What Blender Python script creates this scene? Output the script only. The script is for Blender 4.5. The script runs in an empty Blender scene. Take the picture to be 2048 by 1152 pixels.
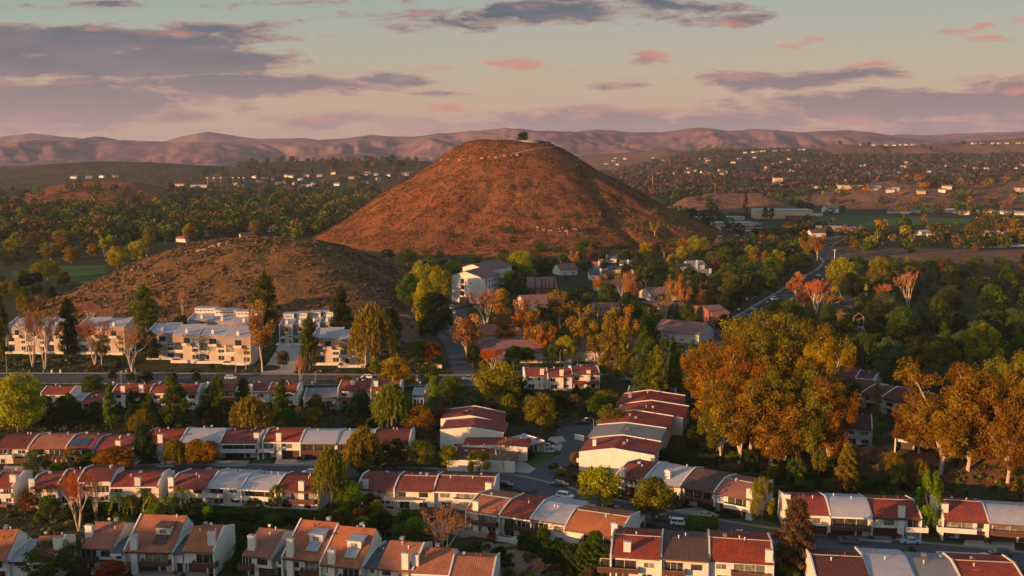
import bpy, math, random
import numpy as np
from mathutils import Vector, Matrix

# ------------------------------------------------------------------ camera, sky, sun, exposure
sc = bpy.context.scene
F = 2100.0                      # focal length in photo pixels (photo 2048 x 1152)
PITCH = math.atan(281 / F)      # horizon lies at v = 295
CH = 90.0
cam_d = bpy.data.cameras.new('camera')
cam_d.sensor_width = 36
cam_d.lens = F / 2048 * 36
cam_d.clip_start = 1
cam_d.clip_end = 30000
cam = bpy.data.objects.new('camera', cam_d)
sc.collection.objects.link(cam)
cam.location = (0, 0, CH)
cam.rotation_euler = (math.pi / 2 - PITCH, 0, 0)
sc.camera = cam

SUN_EL, SUN_AZ = math.radians(7.5), math.radians(235)   # azimuth clockwise from +Y: low, behind the camera on the left
sun_d = bpy.data.lights.new('sun', 'SUN')
sun_d.energy = 5.0
sun_d.angle = math.radians(0.5)
sun_d.color = (1.0, 0.49, 0.20)
sun = bpy.data.objects.new('sun', sun_d)
sc.collection.objects.link(sun)
sdir = Vector((math.sin(SUN_AZ) * math.cos(SUN_EL), math.cos(SUN_AZ) * math.cos(SUN_EL), math.sin(SUN_EL)))
sun.rotation_euler = sdir.to_track_quat('Z', 'Y').to_euler()
sun.location = (-200, -200, 300)

sc.view_settings.view_transform = 'Standard'
sc.view_settings.look = 'None'
sc.view_settings.exposure = 0.80
sc.view_settings.gamma = 1.0
sc.cycles.use_denoising = True
sc.cycles.max_bounces = 5
sc.cycles.diffuse_bounces = 2
sc.cycles.transparent_max_bounces = 6
sc.cycles.volume_bounces = 0
sc.cycles.sample_clamp_indirect = 4

cp, sp = math.cos(PITCH), math.sin(PITCH)
FW = (0, cp, -sp)
UP = (0, sp, cp)

def ray(u, v):
    a, b = u - 1024, 576 - v
    return (a, FW[1] * F + UP[1] * b, FW[2] * F + UP[2] * b)

def uvy(u, v, y):
    d = ray(u, v)
    return d[0] / d[1] * y, CH + d[2] / d[1] * y

def srgb(r, g, b):
    f = lambda c: ((c / 255 + .055) / 1.055) ** 2.4 if c > 10 else c / 255 / 12.92
    return (f(r), f(g), f(b), 1)

# ---- node helpers
class NT:
    def __init__(s, tree):
        s.t = tree
    def n(s, kind, ins=None, **kw):
        x = s.t.nodes.new(kind)
        for k, v in kw.items():
            setattr(x, k, v)
        for k, v in (ins or {}).items():
            if isinstance(v, bpy.types.NodeSocket):
                s.t.links.new(v, x.inputs[k])
            else:
                x.inputs[k].default_value = v
        return x
    def m(s, op, a, b=0.0, c=0.0, clamp=False):
        x = s.n('ShaderNodeMath', {0: a, 1: b, 2: c}, operation=op)
        x.use_clamp = clamp
        return x.outputs[0]
    def vm(s, op, a, b=(0, 0, 0)):
        x = s.n('ShaderNodeVectorMath', {0: a, 1: b}, operation=op)
        return x.outputs['Value'] if op in ('LENGTH', 'DISTANCE', 'DOT_PRODUCT') else x.outputs[0]
    def mix(s, f, a, b, mode='MIX'):
        x = s.n('ShaderNodeMix', None, data_type='RGBA', blend_type=mode)
        for i, v in ((0, f), (6, a), (7, b)):
            if isinstance(v, bpy.types.NodeSocket):
                s.t.links.new(v, x.inputs[i])
            else:
                x.inputs[i].default_value = v
        return x.outputs[2]
    def ss(s, x, lo, hi):
        y = s.n('ShaderNodeMapRange', {0: x, 1: lo, 2: hi}, interpolation_type='SMOOTHSTEP')
        return y.outputs[0]
    def ramp(s, x, stops):
        r = s.n('ShaderNodeValToRGB', {0: x})
        e = r.color_ramp.elements
        while len(e) < len(stops):
            e.new(0.5)
        for q, (p, c) in zip(e, stops):
            q.position = p
            q.color = c
        return r.outputs[0]
    def noise(s, vec, scale, detail=2, rough=0.5, out=0):
        return s.n('ShaderNodeTexNoise', {'Vector': vec, 'Scale': scale, 'Detail': detail, 'Roughness': rough}).outputs[out]

# ---- world: Nishita sky, warm low band, evening clouds placed by direction
world = bpy.data.worlds.new('World')
sc.world = world
world.use_nodes = True
W = NT(world.node_tree)
bg = world.node_tree.nodes['Background']
sky = W.n('ShaderNodeTexSky', sky_type='NISHITA', sun_disc=False)
sky.sun_elevation = SUN_EL
sky.sun_rotation = SUN_AZ
sky.dust_density = 1.5
tc = W.n('ShaderNodeTexCoord').outputs['Generated']
sx = W.n('ShaderNodeSeparateXYZ', {0: tc})
yy = W.m('MAXIMUM', sx.outputs[1], 0.15)
ca = W.m('DIVIDE', sx.outputs[0], yy)
cb = W.m('DIVIDE', sx.outputs[2], yy)
AB = W.n('ShaderNodeCombineXYZ', {0: ca, 1: cb}).outputs[0]
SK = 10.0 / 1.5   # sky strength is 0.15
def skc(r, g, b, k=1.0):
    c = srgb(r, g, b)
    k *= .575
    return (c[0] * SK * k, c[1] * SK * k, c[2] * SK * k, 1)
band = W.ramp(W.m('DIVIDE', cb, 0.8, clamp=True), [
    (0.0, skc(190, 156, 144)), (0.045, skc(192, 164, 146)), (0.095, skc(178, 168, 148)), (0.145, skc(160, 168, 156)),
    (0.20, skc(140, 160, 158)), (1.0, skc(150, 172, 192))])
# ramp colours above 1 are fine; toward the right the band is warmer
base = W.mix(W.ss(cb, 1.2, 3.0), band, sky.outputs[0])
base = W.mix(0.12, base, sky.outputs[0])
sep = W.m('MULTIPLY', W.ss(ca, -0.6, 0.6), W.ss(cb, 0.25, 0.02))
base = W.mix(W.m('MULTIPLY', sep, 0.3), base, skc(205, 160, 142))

def pab(u, v):
    d = ray(u, v)
    return d[0] / d[1], d[2] / d[1]
stretch = W.vm('MULTIPLY', AB, (1.0, 4.2, 1))
n1 = W.noise(stretch, 7, 5, .62, 1)
wrp = W.vm('MULTIPLY', W.vm('SUBTRACT', n1, (.5, .5, .5)), (.11, .022, 0))
P = W.vm('ADD', AB, wrp)
def field(lst):
    acc = None
    for (u, v, ru, rv, s) in lst:
        a, b = pab(u, v)
        q = W.vm('MULTIPLY', W.vm('SUBTRACT', P, (a, b, 0)), (F / ru, F / rv, 0))
        l = W.m('MULTIPLY', W.m('SUBTRACT', 1.0, W.vm('LENGTH', q)), s)
        acc = l if acc is None else W.m('MAXIMUM', acc, l)
    return acc
grey = [(90, 88, 350, 38, 1.6), (300, 75, 300, 24, 1.3), (440, 50, 160, 13, .8), (60, 125, 290, 34, 1.4), (330, 118, 290, 44, 1.7), (130, 200, 370, 54, 1.5),
        (480, 168, 280, 36, 1.3), (620, 170, 190, 20, 1), (40, 250, 180, 30, .7), (250, 175, 200, 26, .8), (760, 160, 90, 16, .8),
        (860, 38, 120, 18, .8), (1120, 28, 240, 26, 1.1), (1330, 10, 200, 16, .9), (1440, 42, 60, 12, .5), (890, 188, 90, 5, .6),
        (1560, 160, 270, 20, 1.1), (1700, 150, 130, 18, 1), (1800, 212, 400, 36, 1.5), (2000, 200, 180, 44, 1.3), (1260, 170, 90, 6, .5),
        (320, 240, 70, 12, .6), (650, 245, 90, 20, .7), (560, 235, 60, 12, .5), (1200, 245, 280, 32, 1.1), (1450, 250, 280, 30, 1.1),
        (880, 250, 120, 18, .6), (1000, 245, 120, 22, .5), (1900, 250, 250, 30, .9), (1280, 118, 50, 10, .6), (1510, 40, 60, 14, .5),
        (160, 250, 100, 16, .5), (740, 25, 60, 6, .3), (200, 8, 180, 9, .5), (680, 0, 110, 9, .6)]
pink = [(1030, 132, 85, 18, 1.1), (1300, 112, 75, 15, 1), (680, 140, 95, 10, .7), (860, 138, 90, 14, .8), (840, 30, 80, 13, .7),
        (1620, 80, 45, 10, .7), (1880, 58, 55, 8, .8), (1960, 47, 30, 9, .8), (2030, 42, 40, 9, .8), (1985, 72, 60, 9, .7), (1480, 45, 50, 12, .7),
        (1720, 130, 90, 9, .7), (1500, 150, 130, 9, .5), (1560, 218, 120, 9, .6), (1300, 222, 180, 12, .7), (890, 222, 60, 14, .7),
        (655, 236, 60, 12, .6), (40, 165, 70, 9, .7), (150, 168, 90, 9, .5), (60, 228, 60, 14, .5), (2020, 185, 90, 16, .7), (1700, 238, 70, 16, .6),
        (1890, 245, 60, 18, .6), (300, 60, 160, 8, .4), (1130, 135, 35, 9, .5), (1580, 92, 35, 7, .5), (1200, 20, 100, 6, .3)]
fg = field(grey)
fp = field(pink)
nf = W.noise(W.vm('ADD', W.vm('MULTIPLY', AB, (1.0, 3.6, 1)), W.vm('MULTIPLY', wrp, (1, 2, 0))), 17, 9, .68)
nf2 = W.m('MULTIPLY', W.m('SUBTRACT', nf, .5), 3.3)
dg = W.ss(W.m('ADD', fg, nf2), -0.08, 0.62)
dp = W.ss(W.m('ADD', W.m('MULTIPLY', fp, 1.0), W.m('MULTIPLY', nf2, 1.1)), 0.08, 0.9)
hz = W.ss(cb, 0.0, 0.13)   # low clouds fade into the warm air
gcol = W.mix(W.ss(W.noise(W.vm('MULTIPLY', P, (1, 5, 1)), 14, 6, .6), .35, .65), skc(82, 97, 112), skc(112, 110, 121))
gcol = W.mix(W.m('SUBTRACT', 1.0, hz), gcol, skc(152, 130, 134))
clouded = W.mix(W.m('MULTIPLY', dg, .92), base, gcol)
edge = W.m('MULTIPLY', W.m('MULTIPLY', dg, W.m('SUBTRACT', 1.0, dg)), 1.1)
lit = W.m('MAXIMUM', W.m('MULTIPLY', dp, .8), edge)
clouded = W.mix(lit, clouded, skc(205, 140, 126))
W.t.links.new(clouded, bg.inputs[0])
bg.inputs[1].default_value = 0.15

# ------------------------------------------------------------------ noise and terrain
def _hash(ix, iy, seed):
    h = (ix.astype(np.int64) * 374761393 + iy.astype(np.int64) * 668265263 + seed * 1442695041) & 0xffffffff
    h = ((h ^ (h >> 13)) * 1274126177) & 0xffffffff
    return ((h ^ (h >> 16)) & 0xffff) / 65535.0
def vnoise(x, y, seed=0):
    ix, iy = np.floor(x), np.floor(y)
    fx, fy = x - ix, y - iy
    fx, fy = fx * fx * (3 - 2 * fx), fy * fy * (3 - 2 * fy)
    a, b = _hash(ix, iy, seed), _hash(ix + 1, iy, seed)
    c, d = _hash(ix, iy + 1, seed), _hash(ix + 1, iy + 1, seed)
    return (a + (b - a) * fx) * (1 - fy) + (c + (d - c) * fx) * fy
def fbm(x, y, o=4, seed=0):
    s, a = 0, .5
    for i in range(o):
        s = s + a * (vnoise(x, y, seed + i) - .5)
        x, y, a = x * 2.03, y * 2.03, a * .5
    return s
def ridged(x, y, o=4, seed=0):
    s, a = 0, .5
    for i in range(o):
        s = s + a * (1 - abs(2 * vnoise(x, y, seed + i) - 1))
        x, y, a = x * 2.1, y * 2.1, a * .5
    return s
def sst(x, a, b):
    t = np.clip((x - a) / (b - a), 0, 1)
    return t * t * (3 - 2 * t)

CY = 1100.0
CX = uvy(1035, 300, CY)[0]
def _side(pts):
    r, z = [], []
    for (u, v) in pts:
        x, zz = uvy(u, v, CY)
        r.append(abs(x - CX))
        z.append(zz)
    o = np.argsort(r)
    return np.array(r)[o], np.array(z)[o]
LEFT = _side([(1035, 281), (965, 279), (935, 284), (905, 298), (870, 324), (820, 358), (760, 394), (700, 438), (640, 468), (590, 482)])
RIGHT = _side([(1035, 283), (1105, 289), (1130, 300), (1200, 345), (1260, 376), (1320, 407), (1380, 432), (1440, 462), (1480, 476)])
FRONT = (np.array([0, 34, 60, 100, 140, 180, 215, 250]), np.array([97, 93, 80, 58, 37, 18, 5, -3.]))
gully = [uvy(u, v, y)[0:1] + (y,) for (u, v, y) in ((1170, 350, 1050), (1195, 395, 1000), (1222, 430, 960), (1250, 450, 935), (1290, 470, 915))]

def cone(x, y):
    dx, dy = x - CX, y - CY
    r = np.hypot(dx, dy) + 1e-6
    rr = r * (1 + .10 * fbm(dx / r * 2.2 + 7, dy / r * 2.2 + 3, 3, 5) * sst(r, 40, 120))
    wl, wr, wf = np.maximum(0, -dx / r) ** 2, np.maximum(0, dx / r) ** 2, (dy / r) ** 2
    z = wl * np.interp(rr, *LEFT) + wr * np.interp(rr, *RIGHT) + wf * np.interp(rr, *FRONT)
    z = z + (fbm(x / 26, y / 26, 4, 11) * 8 - 13 * np.maximum(0, ridged(np.arctan2(dy, dx) * 2.7 + fbm(x / 90, y / 90, 2, 6), r / 260, 3, 3) - .56)) * sst(z, 2, 30) * sst(r, 60, 130)
    for (ax, ay), (bx, by) in zip(gully[:-1], gully[1:]):
        t = np.clip(((x - ax) * (bx - ax) + (y - ay) * (by - ay)) / ((bx - ax) ** 2 + (by - ay) ** 2), 0, 1)
        d2 = (x - ax - t * (bx - ax)) ** 2 + (y - ay - t * (by - ay)) ** 2
        z = z - 3.2 * np.exp(-d2 / 50)
    return z

RIDGES = [  # name, y of crest, front width, back width, gully depth, silhouette in the photograph
    ('hill_near', 640, 118, 150, .10, [(110, 604), (165, 575), (230, 545), (300, 515), (370, 490), (430, 481), (500, 477), (560, 478), (620, 482), (680, 497), (740, 520), (790, 545), (830, 575), (860, 600)]),
    ('knoll_left', 1800, 170, 260, .12, [(-160, 425), (-40, 410), (20, 396), (80, 380), (130, 367), (180, 363), (270, 365), (320, 380), (370, 395), (440, 415)]),
    ('hills_left', 2600, 430, 600, .45, [(-3000, 345), (-300, 345), (-60, 350), (20, 350), (90, 329), (190, 323), (300, 325), (400, 331), (460, 337), (500, 327), (560, 322), (640, 322), (700, 322), (790, 319), (850, 322), (930, 335), (1050, 350), (1200, 390)]),
    ('knoll_right', 1700, 190, 300, .12, [(1590, 414), (1650, 395), (1720, 374), (1790, 361), (1850, 362), (1930, 372), (1990, 370), (2050, 362), (2200, 355), (2400, 360)]),
    ('mound', 1480, 90, 120, .15, [(1330, 425), (1370, 396), (1430, 385), (1520, 386), (1560, 400), (1610, 425)]),
    ('peak', 4300, 500, 500, .2, [(1150, 312), (1190, 309), (1280, 304), (1325, 297), (1345, 299), (1380, 307), (1500, 310)]),
    ('hills_right', 3900, 620, 800, .85, [(1330, 330), (1540, 314), (1600, 308), (1640, 296), (1670, 288), (1740, 290), (1850, 290), (1900, 288), (1950, 282), (1990, 281), (2048, 275), (2200, 268), (2500, 280), (5000, 280)]),
    ('mountains', 7000, 1900, 1500, 2.6, [(-8000, 285), (-900, 285), (-200, 292), (0, 291), (60, 285), (110, 281), (170, 279), (195, 273), (230, 281), (300, 284), (350, 286), (450, 285), (500, 283), (560, 283), (640, 280), (700, 275), (740, 268), (800, 272), (860, 268), (900, 265), (960, 260), (1010, 257), (1080, 262), (1150, 262), (1200, 259), (1260, 263), (1320, 264), (1400, 256), (1440, 262), (1510, 258), (1560, 262), (1600, 266), (1640, 261), (1700, 262), (1760, 268), (1810, 276), (1850, 282), (1900, 279), (1960, 272), (2048, 266), (2300, 262), (2900, 270), (9000, 270)]),
    ('mountains_far', 9600, 900, 900, .6, [(-8000, 280), (-900, 280), (0, 275), (60, 268), (120, 272), (190, 279), (250, 281), (330, 284), (360, 276), (385, 270), (415, 264), (470, 272), (520, 276), (600, 277), (700, 285), (1700, 285), (1800, 268), (1850, 270), (1950, 266), (2048, 262), (2400, 266), (9000, 270)]),
]
RP = []
for nm, y0, wf, wb, gd, pts in RIDGES:
    xz = [uvy(u, v, y0) for u, v in pts]
    RP.append((nm, y0, wf, wb, gd, np.array([p[0] for p in xz]), np.array([p[1] for p in xz])))

BUMPS = []      # near mounds: (x, y, rx, ry, height)
def terrain_id(x, y, want_id=False):
    x = np.asarray(x, float)
    y = np.asarray(y, float)
    z = np.zeros_like(x)
    yhi_ = y.max()
    if yhi_ > 1300: z = z + fbm(x / 60, y / 60, 3, 2) * 6 * sst(y, 1300, 2200)
    ang = x / np.maximum(y, 60)
    if yhi_ > 460:
      z = z + 78 * sst(ang, .07, .20) * np.clip((y - 1850) / 2300, 0, 1) ** .9 + fbm(x / 300, y / 300, 3, 4) * 40 * sst(y, 2300, 3600) * sst(ang, .05, .2) * (1 - sst(y, 5200, 6000))
      z = z + fbm(x / 14, y / 14, 3, 8) * 1.6 * sst(y, 470, 560) * (1 - sst(y, 900, 1500))
    for (bx, by, rx, ry, h) in BUMPS:
        d = ((x - bx) / rx) ** 2 + ((y - by) / ry) ** 2
        if (d < 1).any(): z = z + h * np.clip(1 - d, 0, 1) ** 2 * (1 + .5 * fbm(x / 5, y / 5, 3, 21))
    idx = np.zeros(x.shape, int)
    if (np.hypot(x - CX, y - CY) < 255).any():
        c = cone(x, y)
    else:
        c = z - 1
    m = (c > z) & (np.hypot(x - CX, y - CY) < 255)
    z = np.where(m, c, z)
    idx = np.where(m, 1, idx)
    ylo, yhi = y.min(), y.max()
    for k, (nm, y0, wf, wb, gd, px, pz) in enumerate(RP):
        if yhi < y0 - wf or ylo > y0 + wb: continue
        h = np.interp(x, px, pz, left=-99, right=-99)
        t = np.where(y < y0, (y0 - y) / wf, (y - y0) / wb)
        s = np.cos(np.clip(t, 0, 1) * math.pi / 2) ** 1.6
        sc_ = 300.0 if y0 > 5000 else wf / 3.5
        if y0 > 5000: h = h + (h > 0) * (fbm(x / 210, y / 900, 4, 70 + k) * 26 + fbm(x / 60, y / 300, 2, 75) * 8)
        g = ridged(x / sc_ * .8 + y / sc_ * .22 + fbm(x / 700, y / 700, 2, 9) * 3, y / sc_ * .28, 5 if y0 > 5000 else 4, 30 + k)
        h2 = h * s * (1 - gd * (1 - s) * (.35 + s) * 2.2 * np.clip(g - .42, -.22, .5)) - 2.0 * (t > 0)*np.minimum(t, 1)
        if wf < 200:
            h2 = h2 + fbm(x / 12, y / 12, 3, 60 + k) * 3.2 * s * (h > 0) * sst(t, 0, .25)
        m = (h2 > z) & (t < 1)
        z = np.where(m, h2, z)
        idx = np.where(m, 2 + k, idx)
    return (z, idx) if want_id else z
def terrain(x, y):
    return terrain_id(x, y)

_T = np.concatenate([np.arange(60, 1500, 12.0), np.geomspace(1500, 12000, 220)])
def G(u, v):
    """world point of the ground seen at photo pixel (u, v)"""
    d = np.array(ray(u, v))
    d = d / d[1]
    p = _T[:, None] * d[None]
    h = CH + p[:, 2] - terrain(p[:, 0], p[:, 1])
    i = np.argmax(h < 0)
    if h[i] >= 0:
        i = len(_T) - 1
    T2 = np.linspace(_T[i - 1], _T[i], 14)
    p = T2[:, None] * d[None]
    h = CH + p[:, 2] - terrain(p[:, 0], p[:, 1])
    i = max(1, int(np.argmax(h < 0))) if (h < 0).any() else 13
    a, b = h[i - 1], h[i]
    t = T2[i - 1] + (T2[i] - T2[i - 1]) * a / (a - b + 1e-9)
    x, y = d[0] * t, t
    return Vector((x, y, float(terrain(np.array([x]), np.array([y]))[0])))
def ppm(p):
    """photo pixels per metre at a world point"""
    return F / (p[1] * FW[1] + (p[2] - CH) * FW[2])
def top_at(p, vt):
    """height above p that reaches photo row vt"""
    k = (576 - vt) / F
    # up.(q-c) = k * fw.(q-c),  q = (x, y, z)
    z = (k * FW[1] * p[1] - UP[1] * p[1]) / (UP[2] - k * FW[2]) + CH
    return z - p[2]
# ------------------------------------------------------------------ materials
MATS = {}
def newmat(name):
    m = bpy.data.materials.new(name)
    m.use_nodes = True
    t = NT(m.node_tree)
    b = m.node_tree.nodes['Principled BSDF']
    return m, t, b
def simple(name, col, rough=.8, var=.12, scale=1.2, spec=.2, metal=0):
    m, t, b = newmat(name)
    g = t.n('ShaderNodeTexCoord').outputs['Object']
    f = t.noise(g, scale, 4, .6)
    c1 = tuple(max(0, c * (1 - var)) for c in col) + (1,)
    c2 = tuple(c * (1 + var) for c in col) + (1,)
    t.t.links.new(t.mix(f, c1, c2), b.inputs['Base Color'])
    b.inputs['Roughness'].default_value = rough
    b.inputs['Specular IOR Level'].default_value = spec
    b.inputs['Metallic'].default_value = metal
    MATS[name] = m
    return m
def stucco(name, col):
    m, t, b = newmat(name)
    g = t.n('ShaderNodeTexCoord').outputs['Object']
    f = t.ss(t.noise(g, .5, 5, .6), .3, .7)
    st = t.noise(t.vm('MULTIPLY', g, (2.2, 2.2, .25)), 1.0, 4, .7)      # rain streaks
    c = t.mix(f, tuple(x * .9 for x in col) + (1,), tuple(col) + (1,))
    c = t.mix(t.m('MULTIPLY', t.ss(st, .5, .78), .5), c, (col[0] * .58, col[1] * .54, col[2] * .47, 1))
    rnd = t.n('ShaderNodeObjectInfo').outputs['Random']
    c = t.n('ShaderNodeHueSaturation', {'Hue': .5, 'Saturation': t.m('ADD', .6, t.m('MULTIPLY', rnd, 1.0)), 'Value': t.m('ADD', .84, t.m('MULTIPLY', rnd, .18)), 'Color': c}).outputs[0]
    t.t.links.new(c, b.inputs['Base Color'])
    b.inputs['Roughness'].default_value = .9
    b.inputs['Specular IOR Level'].default_value = .1
    MATS[name] = m
def tiles(name, c1, c2, c3):
    m, t, b = newmat(name)
    g = t.n('ShaderNodeTexCoord').outputs['Object']
    s = t.n('ShaderNodeSeparateXYZ', {0: g})
    rib = t.m('SINE', t.m('MULTIPLY', s.outputs[0], 2 * math.pi / .45))
    row = t.m('FRACT', t.m('MULTIPLY', s.outputs[1], 1 / .42))
    cell = t.n('ShaderNodeTexWhiteNoise', {'Vector': t.vm('FLOOR', t.vm('MULTIPLY', g, (1 / .45, 1 / .42, 0)))}, noise_dimensions='3D').outputs[0]
    big = t.noise(g, .35, 4, .6)
    c = t.mix(cell, c1 + (1,), c2 + (1,))
    rnd = t.n('ShaderNodeObjectInfo').outputs['Random']
    c = t.n('ShaderNodeHueSaturation', {'Hue': t.m('ADD', .494, t.m('MULTIPLY', rnd, .010)), 'Saturation': t.m('ADD', .85, t.m('MULTIPLY', rnd, .25)), 'Value': t.m('ADD', .75, t.m('MULTIPLY', rnd, .4)), 'Color': c}).outputs[0]
    st = t.noise(t.vm('MULTIPLY', g, (1.6, .3, .3)), 1.0, 5, .7)
    c = t.mix(t.m('MULTIPLY', t.ss(st, .52, .75), .45), c, (.075, .06, .05, 1))
    c = t.mix(t.ss(big, .35, .75), c, c3 + (1,))
    t.t.links.new(c, b.inputs['Base Color'])
    b.inputs['Roughness'].default_value = .85
    b.inputs['Specular IOR Level'].default_value = .15
    h = t.m('ADD', t.m('MULTIPLY', rib, .5), t.m('MULTIPLY', row, .4))
    bp = t.n('ShaderNodeBump', {'Height': h, 'Strength': .6, 'Distance': .06})
    t.t.links.new(bp.outputs[0], b.inputs['Normal'])
    MATS[name] = m
stucco('white', (.72, .68, .61))
stucco('grey_white', (.55, .48, .40))
stucco('cream', (.55, .46, .34))
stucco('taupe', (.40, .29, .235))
stucco('rust_wall', (.30, .12, .07))
tiles('red_tile', (.21, .045, .03), (.30, .07, .045), (.17, .042, .032))
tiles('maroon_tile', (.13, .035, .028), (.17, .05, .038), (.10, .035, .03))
tiles('orange_tile', (.34, .12, .062), (.41, .16, .085), (.26, .10, .06))
tiles('brown_tile', (.125, .07, .055), (.17, .095, .07), (.10, .06, .05))
tiles('pink_tile', (.23, .115, .10), (.28, .15, .13), (.19, .095, .085))
simple('white_roof', (.34, .34, .36), .8, .22, .5)
simple('grey_roof', (.20, .20, .20), .85, .2, .6)
simple('slate_roof', (.09, .10, .115), .8, .2, .6)
simple('garage_brown', (.075, .045, .035), .6, .2, 2)
simple('wood_brown', (.13, .06, .04), .7, .25, 3)
simple('wood_fence', (.20, .10, .06), .8, .3, 2)
simple('frame_dark', (.05, .045, .04), .5)
simple('frame_white', (.7, .68, .64), .6)
simple('metal_grey', (.30, .30, .30), .4, .05, 2, .5, .6)
simple('lamp_white', (.6, .58, .52), .4, .05, 2)
simple('curtain', (.45, .42, .36), .9)
simple('green_felt', (.02, .12, .03), .9)
simple('red_sheet', (.28, .04, .04), .8)
simple('rubber', (.015, .015, .015), .8)
simple('bark', (.15, .11, .085), .95, .35, 4)
simple('pale_bark', (.46, .36, .27), .9, .35, 3)
simple('rock', (.36, .23, .14), .95, .3, .8)
simple('block_wall', (.36, .27, .21), .95, .15, 2)
simple('tank_green', (.19, .24, .22), .6, .1, .3)
simple('chrome', (.5, .5, .5), .2, .05, 2, .5, .9)
simple('tail_red', (.35, .01, .01), .3, .05)
simple('blue_cloth', (.08, .25, .4), .7)
def glassy(name, col, rough=.12):
    m, t, b = newmat(name)
    g = t.n('ShaderNodeTexCoord').outputs['Object']
    f = t.noise(g, .7, 3, .5)
    t.t.links.new(t.mix(t.ss(f, .45, .62), (col[0] * .5, col[1] * .5, col[2] * .5, 1), tuple(col) + (1,)), b.inputs['Base Color'])
    b.inputs['Roughness'].default_value = rough
    b.inputs['Specular IOR Level'].default_value = .6
    MATS[name] = m
glassy('glass', (.06, .065, .06))
glassy('solar', (.03, .05, .09), .2)
glassy('glass_curtain', (.25, .24, .2), .3)

m, t, b = newmat('paint')            # car body: takes the object's own colour
oi = t.n('ShaderNodeObjectInfo')
t.t.links.new(oi.outputs['Color'], b.inputs['Base Color'])
b.inputs['Roughness'].default_value = .3
b.inputs['Coat Weight'].default_value = .5
MATS['paint'] = m

def foliage(name, trans=.35):
    m, t, b = newmat(name)
    oi = t.n('ShaderNodeObjectInfo')
    tint = t.n('ShaderNodeAttribute', attribute_name='tint').outputs['Fac']
    c = oi.outputs['Color']
    k = t.m('ADD', .45, t.m('MULTIPLY', tint, 1.15))
    c2 = t.mix(1.0, c, t.n('ShaderNodeCombineColor', {0: k, 1: k, 2: k}).outputs[0], 'MULTIPLY')
    hs = t.n('ShaderNodeHueSaturation', {'Hue': t.m('ADD', .485, t.m('MULTIPLY', tint, .03)), 'Saturation': 1.0, 'Value': 1.0, 'Color': c2})
    d = t.n('ShaderNodeBsdfDiffuse', {'Color': hs.outputs[0]})
    tr = t.n('ShaderNodeBsdfTranslucent', {'Color': hs.outputs[0]})
    mx = t.n('ShaderNodeMixShader', {0: trans, 1: d.outputs[0], 2: tr.outputs[0]})
    out = [n for n in t.t.nodes if n.type == 'OUTPUT_MATERIAL'][0]
    t.t.links.new(mx.outputs[0], out.inputs[0])
    t.t.nodes.remove(b)
    MATS[name] = m
foliage('leaves', .42)
foliage('twigs', .1)

def colorattr(name):
    m, t, b = newmat(name)       # many small plants in one mesh, each with its own leaf colour
    c = t.n('ShaderNodeAttribute', attribute_name='leafcol').outputs['Color']
    d = t.n('ShaderNodeBsdfDiffuse', {'Color': c})
    tr = t.n('ShaderNodeBsdfTranslucent', {'Color': c})
    mx = t.n('ShaderNodeMixShader', {0: .25, 1: d.outputs[0], 2: tr.outputs[0]})
    out = [n for n in t.t.nodes if n.type == 'OUTPUT_MATERIAL'][0]
    t.t.links.new(mx.outputs[0], out.inputs[0])
    t.t.nodes.remove(b)
    MATS[name] = m
colorattr('wild_leaves')

def groundmat(name, cols, scales=(.02, .15, .9), bump=.5, dist=.6, extra=None, spots=None, track=None):
    m, t, b = newmat(name)
    g = t.n('ShaderNodeNewGeometry').outputs['Position']
    a = t.ss(t.noise(g, scales[0], 4, .6), .38, .62)
    d = t.ss(t.noise(g, scales[1], 5, .65), .40, .62)
    e = t.ss(t.noise(g, scales[2], 4, .7), .42, .60)
    c = t.mix(a, cols[0] + (1,), cols[1] + (1,))
    c = t.mix(t.m('MULTIPLY', d, .75), c, cols[2] + (1,))
    c = t.mix(t.m('MULTIPLY', e, .7), c, cols[3] + (1,))
    if spots:
        vo = t.n('ShaderNodeTexVoronoi', {'Vector': g, 'Scale': spots[0]}, feature='F1')
        f = t.m('MULTIPLY', t.ss(vo.outputs['Distance'], spots[1], spots[1] * .5), t.ss(t.noise(g, spots[3], 3, .6), .45, .6))
        c = t.mix(f, c, spots[2] + (1,))
    if extra:
        c = extra(t, g, c)
    t.t.links.new(c, b.inputs['Base Color'])
    b.inputs['Roughness'].default_value = 1
    b.inputs['Specular IOR Level'].default_value = .05
    h = t.m('ADD', t.noise(g, scales[2], 4, .7), t.m('MULTIPLY', t.noise(g, scales[1], 5, .65), 1.5))
    bp = t.n('ShaderNodeBump', {'Height': h, 'Strength': bump, 'Distance': dist})
    t.t.links.new(bp.outputs[0], b.inputs['Normal'])
    MATS[name] = m
    return m
groundmat('valley_soil', [(.032, .042, .016), (.060, .055, .026), (.024, .036, .012), (.080, .066, .038)], (.015, .12, .9), .6, .8)
groundmat('chaparral', [(0.187, 0.063, 0.022), (0.241, 0.091, 0.034), (0.116, 0.046, 0.020), (0.264, 0.107, 0.043)], (.012, .10, .55), 1.0, 1.6,
          spots=(.12, .4, (.14, .085, .04), .02))
groundmat('chaparral_green', [(0.202, 0.095, 0.037), (0.138, 0.079, 0.029), (0.082, 0.062, 0.022), (0.275, 0.136, 0.058)], (.02, .09, .6), 1.0, 1.4,
          spots=(.4, .5, (.05, .06, .025), .03))
groundmat('dry_hill', [(0.180, 0.094, 0.060), (0.128, 0.078, 0.048), (0.075, 0.062, 0.040), (0.210, 0.117, 0.076)], (.004, .02, .12), .9, 4)
groundmat('green_hill', [(0.060, 0.058, 0.027), (0.090, 0.068, 0.036), (0.036, 0.042, 0.020), (0.078, 0.068, 0.039)], (.003, .015, .08), .9, 5)
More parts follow.
